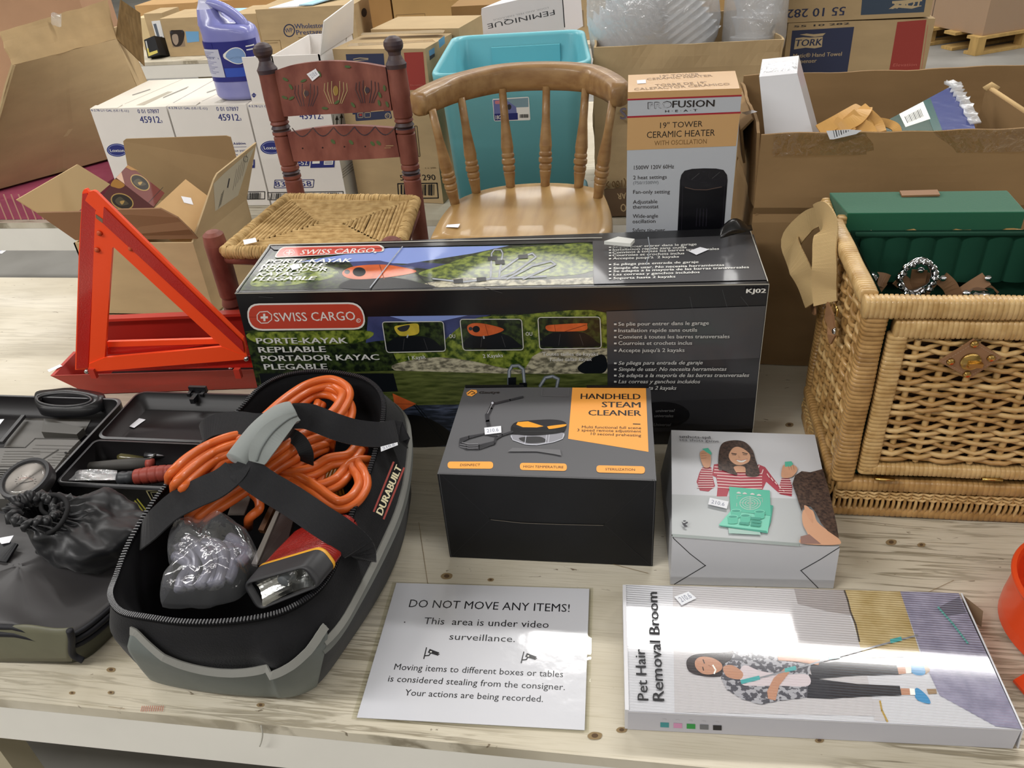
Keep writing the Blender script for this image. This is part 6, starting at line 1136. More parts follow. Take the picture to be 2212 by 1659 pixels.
# ---------------------------------------------------------------- tool bag
def tool_bag():
    rim=[(240,1290,.165),(262,1324,.165),(320,1337,.165),(400,1347,.165),(500,1345,.165),(600,1328,.165),(672,1290,.167),(716,1240,.172),(742,1170,.178),(768,1095,.184),(797,1025,.19),(818,955,.195),(830,890,.2),(822,850,.203),(790,822,.205),(735,808,.207),(670,805,.207),(610,815,.205),(560,842,.203),(512,893,.2),(432,968,.193),(385,1022,.188),(333,1086,.18),(282,1172,.172),(252,1248,.167)]
    R=smooth_pts([G(*p) for p in rim],4,True); n=len(R); c=sum(R,V((0,0,0)))/n
    base=[(-.640,.610),(-.632,.588),(-.600,.575),(-.54,.571),(-.48,.571),(-.43,.574),(-.405,.585),(-.392,.605),(-.377,.66),(-.363,.72),(-.354,.78),(-.352,.84),(-.358,.90),(-.368,.96),(-.39,.99),(-.43,1.0),(-.49,1.0),(-.54,.995),(-.58,.98),(-.605,.95),(-.622,.90),(-.63,.84),(-.636,.77),(-.64,.71),(-.642,.65)]
    B=smooth_pts([V((x,y,.0)) for x,y in base],4,True)
    t=thing('tool_bag','black and grey canvas tool bag, unzipped, full of orange cable, at front left','tool bag',(c.x,c.y,0))
    def ring(f,out,z=None):
        o=[]
        for i in range(n):
            b,r=B[i],R[i]; p=b.lerp(r,f); d=V((p.x-c.x,p.y-c.y,0)).normalized(); side=1 if r.x>-.42 else .55
            p=p+d*out*side; 
            p.z=r.z*f*1.0; o.append(p)
        return o
    m=MB(); wr=lambda q,k:[p+V((random.uniform(-k,k),random.uniform(-k,k),0)) for p in q]
    m.loft([ring(0,-.006),ring(.05,.004),ring(.3,.016),ring(.55,.026),ring(.68,.030),ring(.74,.030),ring(.85,.018),ring(.95,.004),R],CANV,cap=(True,False)); 
    inn=[p.lerp(c,.05)+V((0,0,-.006)) for p in R]; m.loft([R,inn,[V((p.x*.86+c.x*.14,p.y*.86+c.y*.14,.09)) for p in R],[V((p.x*.8+c.x*.2,p.y*.8+c.y*.2,.03)) for p in R]],LINER,cap=(False,True)); m.build('bag_body',t)
    # zip teeth along the rim
    m=MB(); R2=smooth_pts([G(*p) for p in rim],14,True); m.tube([p+V((0,0,.001)) for p in R2[::3]],.0035,LINER,6,closed=True)
    for i in range(0,len(R2)):
        p=R2[i]; tg=(R2[(i+1)%len(R2)]-R2[i-1]).normalized(); o=tg.cross(V((0,0,1))); m.bar(p+V((0,0,.0035))-o*.0035,p+V((0,0,.0035))+o*.003,.0016,.0018,mat('zip_teeth','#2b2b2e',.3,.5))
    m.build('zipper',t)
    # grey piping down the right side and grey end pocket
    for f,w_ in ((.70,.009),(.60,.008)):
        q=ring(f,.0335 if f>.65 else .0315); seg=[q[i] for i in range(25,58)]; nn=[V((p.x-c.x,(p.y-c.y)*.5,0)).normalized() for p in seg]
        m=MB(); m.ribbon(seg,w_,.003,PIPE if f>.65 else mat('grey_band','#71736f',.6),[V((x.x,x.y,.5)) for x in nn]); m.build('piping',t)
    BU=[(0,-.006),(.05,.004),(.3,.016),(.55,.026),(.68,.030),(.74,.030),(.85,.018),(.95,.004),(1,0)]
    def bulge(f):
        for (f0,b0),(f1,b1) in zip(BU,BU[1:]):
            if f<=f1: return b0+(b1-b0)*(f-f0)/(f1-f0)
        return 0
    i0,i1=6.5,25.5
    def surf(i,f,off):
        a=int(i); g_=i-a; p=B[a].lerp(B[a+1],g_).lerp(R[a].lerp(R[a+1],g_),f); rx=R[a].x; d=V((p.x-c.x,p.y-c.y,0)).normalized(); p=p+d*(bulge(f)*(1 if rx>-.42 else .55)+off); p.z=R[a].z*f+.0012; return p
    ft=lambda u:.9-.1*u-.30*math.sin(math.pi*min(1,max(0,(u-.03)/.97)))**1.3*(1-.25*u)
    fn=lambda u,v:surf(i0+(i1-i0)*u,v*ft(u),.0045+.007*v*math.sin(math.pi*u)**2)
    m=MB(); m.grid(fn,44,12,GREYV); m.build('end_pocket',t,solid=.003)
    m=MB(); seg=[fn(i/50,1.0)+V((0,-.0015,.001)) for i in range(51)]; m.ribbon(seg,.010,.002,PIPE,[V((p.x-c.x,p.y-c.y,.1)) for p in seg]); m.build('piping',t)
    # logo on the right upper panel
    m=MB(); a,b,d=ZG('Z6',1300,760,.166),ZG('Z6',1410,520,.182),ZG('Z6',1350,480,.196); A=Art(m,a,b,d).tr(*ZM['Z6']); A.k=80; rs=mat('red_stripe','#8f3a33',.6); cr_=mat('cream_thread','#d5cba8',.6)
    A.line([(1266,732),(1362,494)],9,rs); A.line([(1314,768),(1412,522)],9,rs); A.text('DURABUILT',(1306,752),(1402,522),34,cr_,.07); m.build('logo_patch',t); A.sticker([(1298,420),(1380,398),(1382,412),(1300,444)],t)
    # straps and padded grip
    def strap(name,pts,wd,ups,mm=STRAP): m=MB(); m.ribbon(smooth_pts([ZG('T5',*p) for p in pts],6),wd,.0025,mm,ups); return m.build(name,t)
    strap('handle_strap',[(-280,1560,.15),(-160,1450,.188),(60,1250,.212),(280,1130,.226),(480,1040,.236),(620,930,.248),(680,860,.25)],.040,V((-.25,-.55,.8)))
    strap('handle_strap',[(660,840,.252),(740,930,.25),(900,1050,.24),(1150,1200,.228),(1400,1370,.218),(1600,1500,.205),(1760,1640,.18),(1790,1740,.15)],.038,V((.2,-.65,.75)))
    strap('handle_strap',[(330,610,.200),(340,560,.214),(450,500,.228),(640,480,.240),(820,500,.247),(960,480,.25),(1090,420,.254)],.032,V((-.1,-.6,.8)))
    strap('handle_strap',[(1150,420,.254),(1280,420,.252),(1380,450,.246),(1560,520,.238),(1740,570,.226),(1960,590,.214),(2110,570,.206),(2135,640,.180)],.036,V((.1,-.6,.8)))
    m=MB(); gp=smooth_pts([ZG('T5',*p) for p in ((650,840,.252),(760,720,.257),(900,560,.262),(1050,430,.265),(1170,380,.265))],6); k=len(gp); m.tube(gp,[.0185+.004*math.sin(math.pi*i/(k-1)) for i in range(k)],mat('grip_grey','#7c817f',.7,.2,bump=.1,bscale=200,sheen=.2),16,flat=.62,ref=(0,-.3,1)); g=m.build('padded_grip',t)
    m=MB(); fp=smooth_pts([ZG('T5',*p) for p in ((830,850,.262),(880,720,.272),(980,580,.277),(1110,470,.278),(1200,430,.272))],6); k=len(fp); m.ribbon(fp,[.012+.020*math.sin(math.pi*min(1,i/(k-1)+.12)) for i in range(k)],.003,mat('grip_grey'),V((.25,-.7,.7))); m.tube([p+V((0,0,.0024)) for p in fp],.0016,mat('grip_edge','#656a69',.7),6); m.build('grip_flap',g)
tool_bag()
# ---------------------------------------------------------------- what lies in the tool bag
def bag_contents():
    OC=mat('orange_cable','#c85f25',.38,.45,coat=.15); t=thing('jumper_cable','thick orange twin cable coiled and bundled inside the tool bag','cable',ZG('T5',1000,800,.12))
    runs=[[(700,650,.222),(900,470,.228),(1100,290,.226),(1300,160,.222),(1500,112,.22),(1625,165,.22),(1645,245,.221),(1560,390,.225),(1440,480,.225)],[(760,690,.21),(960,520,.214),(1150,350,.214),(1330,215,.21),(1480,195,.209),(1600,250,.209),(1668,350,.209),(1640,470,.212),(1540,570,.213),(1330,640,.21)],
      [(75,965,.236),(210,835,.236),(400,715,.224),(600,640,.226),(800,610,.222),(1000,570,.218),(1250,560,.216),(1430,545,.216)],[(125,1050,.232),(265,920,.230),(430,800,.218),(620,720,.219),(860,660,.215),(1080,610,.212),(1300,600,.212)],[(290,1010,.207),(370,950,.208),(470,840,.211),(610,780,.211),(760,740,.21),(960,700,.21)],
      [(260,1330,.19),(400,1210,.202),(600,1070,.211),(760,970,.217),(950,840,.223),(1110,730,.228),(1260,620,.22),(1420,560,.214)],[(340,1320,.186),(480,1230,.197),(680,1100,.205),(830,1000,.21),(1000,880,.214),(1150,790,.216),(1300,690,.213),(1460,640,.208)],[(900,930,.205),(1050,850,.207),(1170,860,.204),(1300,760,.202),(1450,690,.2)],
      [(960,940,.197),(1150,965,.195),(1350,925,.195),(1500,840,.194),(1680,805,.19),(1770,710,.184)],[(1000,965,.192),(1180,1000,.192),(1350,1095,.192),(1500,1205,.191),(1600,1240,.19),(1720,1185,.19),(1800,1065,.19),(1790,965,.19),(1740,885,.186),(1725,850,.18)],[(1040,1010,.186),(1250,1085,.185),(1410,1090,.185),(1560,1030,.185),(1640,950,.184),(1690,885,.183),(1760,855,.18),(1860,860,.17)],[(1160,895,.186),(1300,905,.185),(1385,960,.184),(1360,1030,.183),(1270,1080,.18)],
      [(790,1080,.18),(880,1180,.178),(885,1290,.175),(800,1370,.17)],[(1340,380,.2),(1420,290,.2),(1400,360,.2),(1330,420,.19)]]
    for i,r in enumerate(runs):
        e0,e1=r[0],r[-1]; r=[(e0[0]+(e0[0]-r[1][0])*.12,e0[1]+60,e0[2]-.06),(e0[0]+(e0[0]-r[1][0])*.10,e0[1]+25,e0[2]-.022)]+r+[(e1[0]+(e1[0]-r[-2][0])*.12,e1[1]+30,e1[2]-.025),(e1[0]+(e1[0]-r[-2][0])*.12,e1[1]+70,e1[2]-.065)]
        P=smooth_pts([ZG('T5',*p) for p in r],6); m=MB(); N=len(P); q0=[];q1=[]
        for j,p in enumerate(P):
            tg=(P[min(j+1,N-1)]-P[max(j-1,0)]).normalized(); vd=(CAM-p).normalized(); s=tg.cross(vd).normalized()*.0053; q0.append(p+s); q1.append(p-s)
        one=i in (12,13)
        m.tube(q0,.0062,OC,10); 
        if not one: m.tube(q1,.0062,OC,10)
        m.build('cable_run',t)
    m=MB(); m.ribbon(smooth_pts([ZG('T5',*p) for p in ((1085,590,.222),(1150,600,.236),(1230,660,.238),(1280,760,.232),(1290,850,.21))],6),.019,.002,mat('velcro','#111113',.9),V((.2,-.6,.75))); m.build('cable_tie',t)
    a=thing('amber_lens','ribbed amber lens lying under the orange cable in the tool bag','lens',ZG('T5',1500,960,.15)); m=MB(); am=mat('amber_plastic','#a86a12',.25,.5,coat=.4,wave=(70,.6,'X'))
    q=[ZG('T5',*p) for p in ((1390,1050,.168),(1600,990,.168),(1625,885,.172),(1420,920,.172))]; d=V((0,.0,-.03)); m.hexa([p+d for p in q],q,am); m.build('lens_block',a,bevel=.004)
    # clear bag with grey hoses
    b=thing('clear_bag_of_hose','clear plastic bag of grey hoses at the left inside the tool bag','bag',ZG('T6',600,650,.11)); fl=film('bag_film','#f8f8fd',.07,.07,.9,26,milk=.06,fres=1.3)
    ctr=ZG('T6',640,600,.165); ax=(ZG('T6',1150,600,.165)-ZG('T6',130,600,.165))/2; ay=(ZG('T6',640,140,.17)-ZG('T6',640,1060,.16))/2
    out=[(1.0,.15),(.82,.62),(.45,1.0),(.1,1.02),(-.35,.98),(-.78,.72),(-.98,.35),(-.98,-.05),(-.85,-.3),(-.95,-.6),(-1.1,-.98),(-.5,-1.0),(-.1,-.98),(.3,-.85),(.62,-.7),(.9,-.3)]
    O=smooth_pts([(x,y,0) for x,y in out],3,True); m=MB(); rings=[]
    for k in range(9):
        f=k/8; s=math.cos(f*math.pi/2)**.6 if k<8 else .05; rr=[]
        for p in O:
            q=ctr+ax*p.x*s+ay*p.y*s+V((0,0,-.02+.052*math.sin(f*math.pi/2))); nz=noise.noise(q*40)*.013*(.3+f)+noise.noise(q*90)*.004; rr.append(q+V((nz*.4,0,nz)))
        rings.append(rr)
    m.loft(rings,fl,cap=(False,True),smooth=True); m.build('clear_bag',b)
    hg=mat('grey_hose','#74747e',.35,.45,coat=.2)
    for i,pts in enumerate(([(330,480),(450,470),(600,640),(620,800),(520,960)],[(380,430),(520,520),(690,640),(680,820),(640,960)],[(250,560),(330,530),(470,640),(470,820),(400,980)],[(560,480),(720,500),(800,640),(770,820),(720,940)],[(820,480),(900,620),(880,800),(830,900)],[(250,620),(420,720),(330,880),(300,1000)],[(850,420),(960,480),(1040,600),(960,700)])):
        m=MB(); m.tube(smooth_pts([ZG('T6',*p,.152-.004*(i%3)) for p in pts],6),.0075,hg,10); m.build('hose',b)
    # flashlight
    f=thing('lantern','square-faced lantern with red ribbed body and yellow trim, in the front of the tool bag','lantern',ZG('T6',1500,900,.1)); o=ZG('T6',1440,920,.182); n=V((-.17,-.86,.42)).normalized(); fq=[PL(*Z('T6',*p),o,n) for p in ((980,930),(1715,720),(1890,955),(1165,1245))]
    ax=V((.17,.97,-.10)).normalized(); cc=sum(fq,V((0,0,0)))/4
    def rr(q,r,off,s=1):
        q=[cc+(p-cc)*s for p in q]; o_=[]
        for i in range(4):
            p=q[i]; a=q[i-1]; b_=q[(i+1)%4]; e=p+(a-p).normalized()*r; g=p+(b_-p).normalized()*r
            for j in range(7): u=j/6; o_.append(e*(1-u)**2+p*2*u*(1-u)+g*u*u+ax*off)
        return o_[::-1]
    bz=mat('bezel_black','#2a2a2c',.45,.4); rb=mat('red_lens_plastic','#9c231d',.2,.5,coat=.5,coatr=.05,wave=(95,.7,'Y')); yt=mat('yellow_trim','#d59a2b',.4)
    m=MB(); m.loft([rr(fq,.006,.006,.84),rr(fq,.008,-.001,.88),rr(fq,.012,0,.97),rr(fq,.012,.004,1.0),rr(fq,.012,.03,1.02)],bz,cap=(False,False)); m.build('bezel',f)
    m=MB(); m.loft([rr(fq,.012,.030,1.025),rr(fq,.012,.033,1.03),rr(fq,.012,.035,1.02)],yt,cap=(False,True)); m.build('trim',f)
    m=MB(); m.loft([rr(fq,.012,.035,.98),rr(fq,.012,.06,.97),rr(fq,.013,.10,.93),rr(fq,.014,.108,.86)],rb,cap=(False,True)); m.build('body',f)
    L4=[cc+(p-cc)*.85 for p in fq]; m=MB(); mir=mat('reflector_mirror','#e6e8e6',.14,.5,metal=1,bump=.25,bscale=70)
    m.grid(lambda u,v:L4[3].lerp(L4[2],u).lerp(L4[0].lerp(L4[1],u),v)+ax*(.004+.018*(1-((u-.5)**2+(v-.55)**2)*2.2)),16,10,mir,smooth=False); m.build('reflector',f)
    m=MB(); bc=L4[3].lerp(L4[2],.5).lerp(L4[0].lerp(L4[1],.5),.6); m.lathe(bc+ax*.020,bc+ax*.004,[(0,.012),(.3,.0118),(.5,.009),(.9,.0075),(1,.003)],mat('bulb_glass','#5d6266',.1,.6,coat=1),20); m.build('bulb',f)
    m=MB(); m.quad(*[p+ax*.003 for p in (L4[3],L4[2],L4[1],L4[0])],film('lamp_glass','#ffffff',.06,.03,0,10,fres=1.4)); m.build('lens',f)
    s=thing('brown_packet','dark brown plastic packet with a clear edge strip, behind the lantern in the tool bag','packet',ZG('T6',1350,450,.12)); m=MB(); q=[ZG('T6',*p) for p in ((1160,730,.152),(1450,640,.152),(1570,190,.168),(1400,140,.168))]; m.panel(*q,.01,mat('brown_film','#2d2422',.25,.5,coat=.5)); m.build('packet_body',s)
    m=MB(); m.panel(*[ZG('T6',*p)+V((0,0,.002)) for p in ((1100,720,.152),(1160,730,.152),(1410,140,.168),(1370,130,.168))],.006,mat('strip_grey','#757069',.3,coat=.5)); m.build('edge_strip',s)
    m=MB(); m.panel(*[ZG('T6',*p) for p in ((1170,330,.155),(1230,340,.155),(1350,85,.165),(1300,60,.165))],.008,mat('strip_brown','#5a3a22',.5)); m.build('brown_strip',s)
    w_=thing('wire_bundle','bundle of thin grey wire in clear plastic behind the bag of hose','wire',ZG('T5',680,1200,.13)); m=MB()
    for i in range(16): x=i*9; m.tube(smooth_pts([ZG('T5',570+x,1330,.15),ZG('T5',620+x*1.0,1200,.165),ZG('T5',680+x*.7,1090,.17)],4),.0016,mat('thin_wire','#6d675f',.4),5)
    m.build('wire_strands',w_)
bag_contents()
# ---------------------------------------------------------------- black tool box, its tools, and the compressor case
def rrect3(x0,x1,y0,y1,r,z,n=5):
    o=[]
    for cx,cy,a0 in ((x1-r,y0+r,-90),(x1-r,y1-r,0),(x0+r,y1-r,90),(x0+r,y0+r,180)):
        for j in range(n+1): a=math.radians(a0+90*j/n); o.append(V((cx+r*math.cos(a),cy+r*math.sin(a),z)))
    return o
BP=mat('black_plastic','#121215',.38,.45,var=.12,vscale=20,coat=.1); BPI=mat('black_plastic_inside','#151315',.45,.4,var=.2,vscale=14); BPE=mat('black_plastic_rim','#3b3b3d',.35,.45); CG=mat('case_grey','#5b5955',.45,.4)
def toolbox():
    x0,x1,y0,y1,h=-.918,-.668,.862,.972,.08
    t=thing('tool_box','black plastic tool box with its lid laid back, beside the tool bag','tool box',((x0+x1)/2,(y0+y1)/2,0)); m=MB()
    m.loft([rrect3(x0+.006,x1-.006,y0+.006,y1-.006,.01,0),rrect3(x0+.002,x1-.002,y0+.002,y1-.002,.01,.01),rrect3(x0,x1,y0,y1,.01,h-.006)],BP,cap=(True,False)); m.loft([rrect3(x0-.002,x1+.002,y0-.002,y1+.002,.011,h-.006),rrect3(x0-.002,x1+.002,y0-.002,y1+.002,.011,h),rrect3(x0+.002,x1-.002,y0+.002,y1-.002,.009,h)],BPE,cap=(False,False)); m.loft([rrect3(x0+.002,x1-.002,y0+.002,y1-.002,.009,h),rrect3(x0+.004,x1-.004,y0+.004,y1-.004,.009,.012)],BPI,cap=(False,True))
    A=Art(m,V((x0,y0-.0006,0)),V((x1,y0-.0006,0)),V((x0,y0-.0006,h))).tr(*ZM['T2']); yl=mat('yellow_writing','#b9b33f',.6); pt=mat('pale_triangle','#aea577',.6)
    for q in (((1545,630),(1655,700),(1600,590),(1705,650),(1580,480)),((1612,450),(1705,570)),((1640,430),(1768,590),(1745,610)),((1528,772),(1570,762),(1582,730))): A.line(q,16,yl)
    A.line([(1750,330),(1925,325),(1840,500)],12,pt,True); A.line([(1800,350),(1890,346),(1842,440)],5,pt,True); m.build('box_body',t)
    ly1=1.118; z0=.048; m=MB(); y0l=y1+.006
    m.loft([rrect3(x0+.004,x1-.002,y0l+.004,ly1-.004,.014,z0),rrect3(x0-.002,x1+.002,y0l,ly1,.016,h-.004),rrect3(x0-.004,x1+.004,y0l-.002,ly1+.002,.018,h)],BP,cap=(True,False)); m.loft([rrect3(x0-.004,x1+.004,y0l-.002,ly1+.002,.018,h),rrect3(x0,x1,y0l+.003,ly1-.003,.016,h+.001)],BPE,cap=(False,False)); m.loft([rrect3(x0,x1,y0l+.003,ly1-.003,.016,h+.001),rrect3(x0+.004,x1-.004,y0l+.006,ly1-.008,.013,h-.012),rrect3(x0+.01,x1-.01,y0l+.01,ly1-.014,.012,h-.014),rrect3(x0+.014,x1-.014,y0l+.012,ly1-.018,.01,z0+.006)],BPI,cap=(False,True)); ld=m.build('lid',t)
    m=MB(); A=Art(m,V((0,1.04,z0+.007)),V((1,1.04,z0+.007)),V((0,2,z0+.007))).tr(*ZM['T4']); A.k=4; A.sticker([(1000,465),(1078,482),(940,580),(880,562)],ld,None)
    m=MB(); lx=GY(425,850,ly1).x; m.box((lx,ly1+.008,h+.004),(.034,.006,.012),BP); m.box((lx-.013,ly1+.001,h),(.006,.016,.006),BP); m.box((lx+.013,ly1+.001,h),(.006,.016,.006),BP); m.box((lx,ly1-.006,h-.004),(.008,.03,.01),BP); m.build('latch',ld,bevel=.001)
    # foot under the raised lid edge
    m=MB(); m.box(((x0+x1)/2,ly1-.02,z0/2),(x1-x0-.06,.012,z0),BP); m.build('lid_prop',t)
    tz=lambda x,y,z:ZG('T4',x,y,z); br=mat('aged_chrome','#b8ab8c',.25,.5,metal=1,var=.2,vscale=60)
    def tool(name,label,at,parts,cat=None):
        q=thing(name,label,cat or name.replace('_',' '),at)
        for pn,fn in parts: m=MB(); fn(m); m.build(pn,q)
    tool('pliers','pair of chrome pliers at the back of the open tool box',tz(1200,800,.03),[('handle',lambda m:m.tube(smooth_pts([tz(800,735,.055),tz(900,740,.057),tz(1050,770,.055),tz(1150,830,.05),tz(1350,850,.046)],5),[.0045]*1+[.0062]*8+[.005]*12,br,10,flat=.7)),('handle',lambda m:m.tube(smooth_pts([tz(820,805,.048),tz(900,815,.048),tz(1060,840,.046),tz(1200,860,.045)],5),[.004]+[.0058]*15,br,10,flat=.7)),('jaw',lambda m:m.tube([tz(1150,830,.052),tz(1300,815,.05),tz(1540,805,.046)],[.006,.005,.003],br,8))])
    tool('file','long dark grey file lying across the open tool box','' or tz(700,1040,.03),[('blade',lambda m:m.tube([tz(190,1060,.05),tz(420,1040,.052),tz(900,1010,.054),tz(1150,1005,.054)],[.004,.008,.0105,.010],mat('dark_rubber','#3f3d3a',.6),12)),('collar',lambda m:m.tube([tz(1095,1010,.055),tz(1170,1005,.055)],.009,mat('red_rubber','#8e3a2e',.5),12))])
    tool('screwdriver','screwdriver with a chunky red ribbed handle at the front of the open tool box',tz(1100,1150,.03),[('handle',lambda m:(m.tube([tz(945+ (1430-945)*i/40,1165-(60)*i/40,.064) for i in range(41)],[.0125+.002*math.sin(math.pi*i/40)-(.0016 if i%8==0 else 0) for i in range(41)],mat('red_rubber'),14),)),('collar',lambda m:m.tube([tz(755,1180,.062),tz(800,1178,.062),tz(850,1172,.063),tz(870,1172,.063),tz(945,1165,.064)],[.010,.0115,.0095,.011,.0105],mat('dark_collar','#35373a',.45),14)),('shaft',lambda m:m.tube([tz(755,1180,.062),tz(560,1200,.06),tz(420,1215,.057)],.0025,METAL,8))])
    tool('blade_in_sleeve','flat steel blade in a clear plastic sleeve at the front of the tool box',tz(350,1130,.03),[('blade',lambda m:m.sheet([tz(90,1120,.06),tz(300,1075,.064),tz(740,1185,.064),tz(740,1208,.06),tz(250,1180,.058)],.001,METAL)),('clear_sleeve',lambda m:m.grid(lambda u,v:tz(45+u*690,1110+90*u*v+ (1-u)*v*95-40*math.sin(math.pi*u*.8)*(1-v),.066+.004*noise.noise(V((u*7,v*5,2)))),16,6,film('sleeve_film','#ffffff',.22,.1,.9,70,milk=.25)))],'blade')
    tool('small_screwdriver','thin screwdriver with a yellowed clear handle, middle of the open tool box',tz(1000,930,.03),[('handle',lambda m:m.tube([tz(755,945,.045),tz(800,930,.046),tz(900,940,.046),tz(1060,945,.045)],[.007,.009,.0075,.005],mat('olive_clear','#5f5836',.2,.5,coat=.5),10)),('shaft',lambda m:m.tube([tz(1060,945,.045),tz(1500,900,.045)],.002,METAL,8))],'screwdriver')
    tool('steel_rod','steel rod bent at one end, lying over the tools in the open tool box',tz(1300,880,.03),[('rod',lambda m:m.tube(smooth_pts([tz(860,1005,.056),tz(1050,965,.056),tz(1180,910,.056),tz(1240,860,.055),tz(1640,825,.05)],4),.0022,METAL,8))],'rod')
    tool('socket_wrench','grey socket wrench in the middle of the open tool box',tz(1300,930,.03),[('shank',lambda m:m.tube([tz(1080,915,.052),tz(1200,905,.052),tz(1640,880,.05)],[.008,.0055,.005],mat('steel_grey','#77777a',.3,metal=1),10))],'wrench')
toolbox()
def compressor():
    x0,x1,y0,y1,h=-1.24,-.928,.842,1.088,.085
    t=thing('compressor_case','black carry case holding a grey tyre compressor with a round gauge, at the left edge','compressor case',((x0+x1)/2,.97,0)); m=MB()
    rr=lambda k,z:[V((p.x,p.y,z)) for p in rrect3(x0+k,x1-k,y0+k,y1-k,.02,z)]
    m.loft([rr(.01,0),rr(.003,.02),rr(0,h)],BP,cap=(True,False)); m.loft([rr(0,h),rr(.003,h+.001),rr(.005,h)],BPE,cap=(False,False)); m.loft([rr(.005,h),rr(.012,.05)],BPI,cap=(False,True)); m.build('case_tray',t)
    m=MB(); zr=h-.002; outr=smooth_pts([ZG('T1',*p,zr) for p in ((560,330),(600,215),(850,180),(1100,157),(1350,187),(1650,245),(1640,330),(1500,420),(1300,475),(1000,485),(700,475),(590,430))],4,True); hole=[]
    cx,cy=1040,352
    ce=sum(outr,V((0,0,0)))/len(outr)
    for p in outr:
        d=p-ce; a=math.atan2(d.y*1.9,d.x); hole.append(ZG('T1',cx+430*math.cos(a),cy-105*math.sin(a),zr))
    up=V((0,0,.004)); dn=V((0,0,-.016)); m.loft([[p+dn for p in outr],[p+up for p in outr],[p+up*1.2 for p in hole],[p+dn for p in hole],[p+dn for p in outr]],BP,cap=(False,False)); m.tube([p+up*1.2 for p in hole],.0022,BPE,6,closed=True); m.build('handle',t)
    # moulded floor features
    m=MB(); fz=.0505; A=Art(m,V((0,1,fz)),V((1,1,fz)),V((0,2,fz))).tr(*ZM['T1'])
    A.poly([(60,1080),(300,620),(680,620),(1450,640),(1330,860),(1150,1080)],CG)
    m.build('moulded_floor',t)
    m=MB(); q=[ZG('T1',*p) for p in ((660,830,.066),(1220,870,.066),(1330,770,.066),(700,620,.066))]; m.hexa([p-V((0,0,.014)) for p in q],q,mat('recess_grey','#46443f',.4,.4,coat=.2)); m.build('moulded_step',t,bevel=.004)
    for a,b in (((20,1010),(380,580)),): m=MB(); m.bar(ZG('T1',*a,.06),ZG('T1',*b,.06),.007,.006,BPE); m.build('moulded_rib',t)
    # compressor body
    b=thing('tyre_compressor','grey ribbed tyre compressor with louvres set in the black carry case','compressor',(-1.07,.9,.05)); m=MB(); zc=.088
    top=[ZG('T1',*p,zc) for p in ((-260,1480),(-200,1900),(500,1900),(760,1560),(1110,1120),(1270,960),(520,940),(390,1090),(-260,1090))]; m.sheet(top,.034,CG) if (top[1]-top[0]).cross(top[-1]-top[0]).z>0 else m.sheet(top[::-1],.034,CG)
    A=Art(m,V((0,1,zc)),V((1,1,zc)),V((0,2,zc))).tr(*ZM['T1']); dk=mat('groove_dark','#26231f',.6); ln=mat('groove_line','#403c37',.6)
    A.line([(-200,1385),(500,1385),(930,1120)],22,dk); A.line([(400,1085),(560,940),(1240,945)],16,dk)
    for i in range(6): A.line([(60+i*15-60,1355-i*42),(740-i*70 if i<4 else 640,1355-i*42)],5,ln)
    for i in range(5): A.line([(620+i*70,1360-i*40),(880+i*58,1370-i*42)],5,ln)
    for i in range(3): A.line([(560-i*40,1045+i*55),(1180-i*40,1060+i*52)],5,ln)
    for i in range(6): A.line([(-100,1442+i*37),(285-i*42,1442+i*37)],13,mat('louvre_black','#0b0b0b',.8))
    A.ell(1052,1172,24,16,mat('louvre_black')); m.build('compressor_body',b)
    g=MB(); c=ZG('T2',320,205,.112); dn=V((0,-.25,1)).normalized(); r=.0385
    q=[ZG('T2',*p) for p in ((65,380,.1),(340,400,.1),(545,200,.1),(270,170,.1))]
    g.hexa([V((p.x,p.y,.04)) for p in q],q,mat('gauge_grey','#4d4d52',.45,.4)); g.build('gauge_block',b,bevel=.004)
    g=MB(); e=V((.55,.0,.0)); g.lathe(c-dn*.012,c+dn*.008,[(0,r*1.0),(.7,r*1.02),(1,r*.98),(.98,r*.86),(.8,r*.84)],BPE,36,endcap=False); ga=g.build('gauge_bezel',b)
    g=MB(); g.lathe(c+dn*.001,c+dn*.0042,[(0,r*.86),(1,r*.86)],mat('gauge_white','#c9c2bb',.4),30); A=Art(g,c+dn*.0043,c+dn*.0043+V((1,0,0)),c+dn*.0043+dn.cross(V((1,0,0)))).tr(*ZM['T2'])
    for k in range(11): a=math.pi*(1.15-1.3*k/10); A.line([(310+130*math.cos(a),220-70*math.sin(a)),(310+112*math.cos(a),220-60*math.sin(a))],5,BLACK)
    A.line([(240,250),(400,215)],6,BLACK); A.line([(310+90*math.cos(a*.3),225-46*math.sin(a*.3)) for a in range(1,10)],3,mat('red_ink','#b0503f',.5)); g.build('gauge_face',ga)
    g=MB(); g.lathe(c+dn*.0052,c+dn*.009,[(0,r*.85),(.6,r*.7),(1,r*.3)],film('gauge_glass','#ffffff',.06,.04,0,10,fres=1.4),30); g.build('gauge_glass',ga)
    m=MB(); A=Art(m,ZG('T1',0,640,h+.002),ZG('T1',70,640,h+.002),ZG('T1',0,740,h+.002)).tr(*ZM['T1']); A.sticker([(-60,640),(70,632),(0,720),(-60,730)],t,None)
compressor()
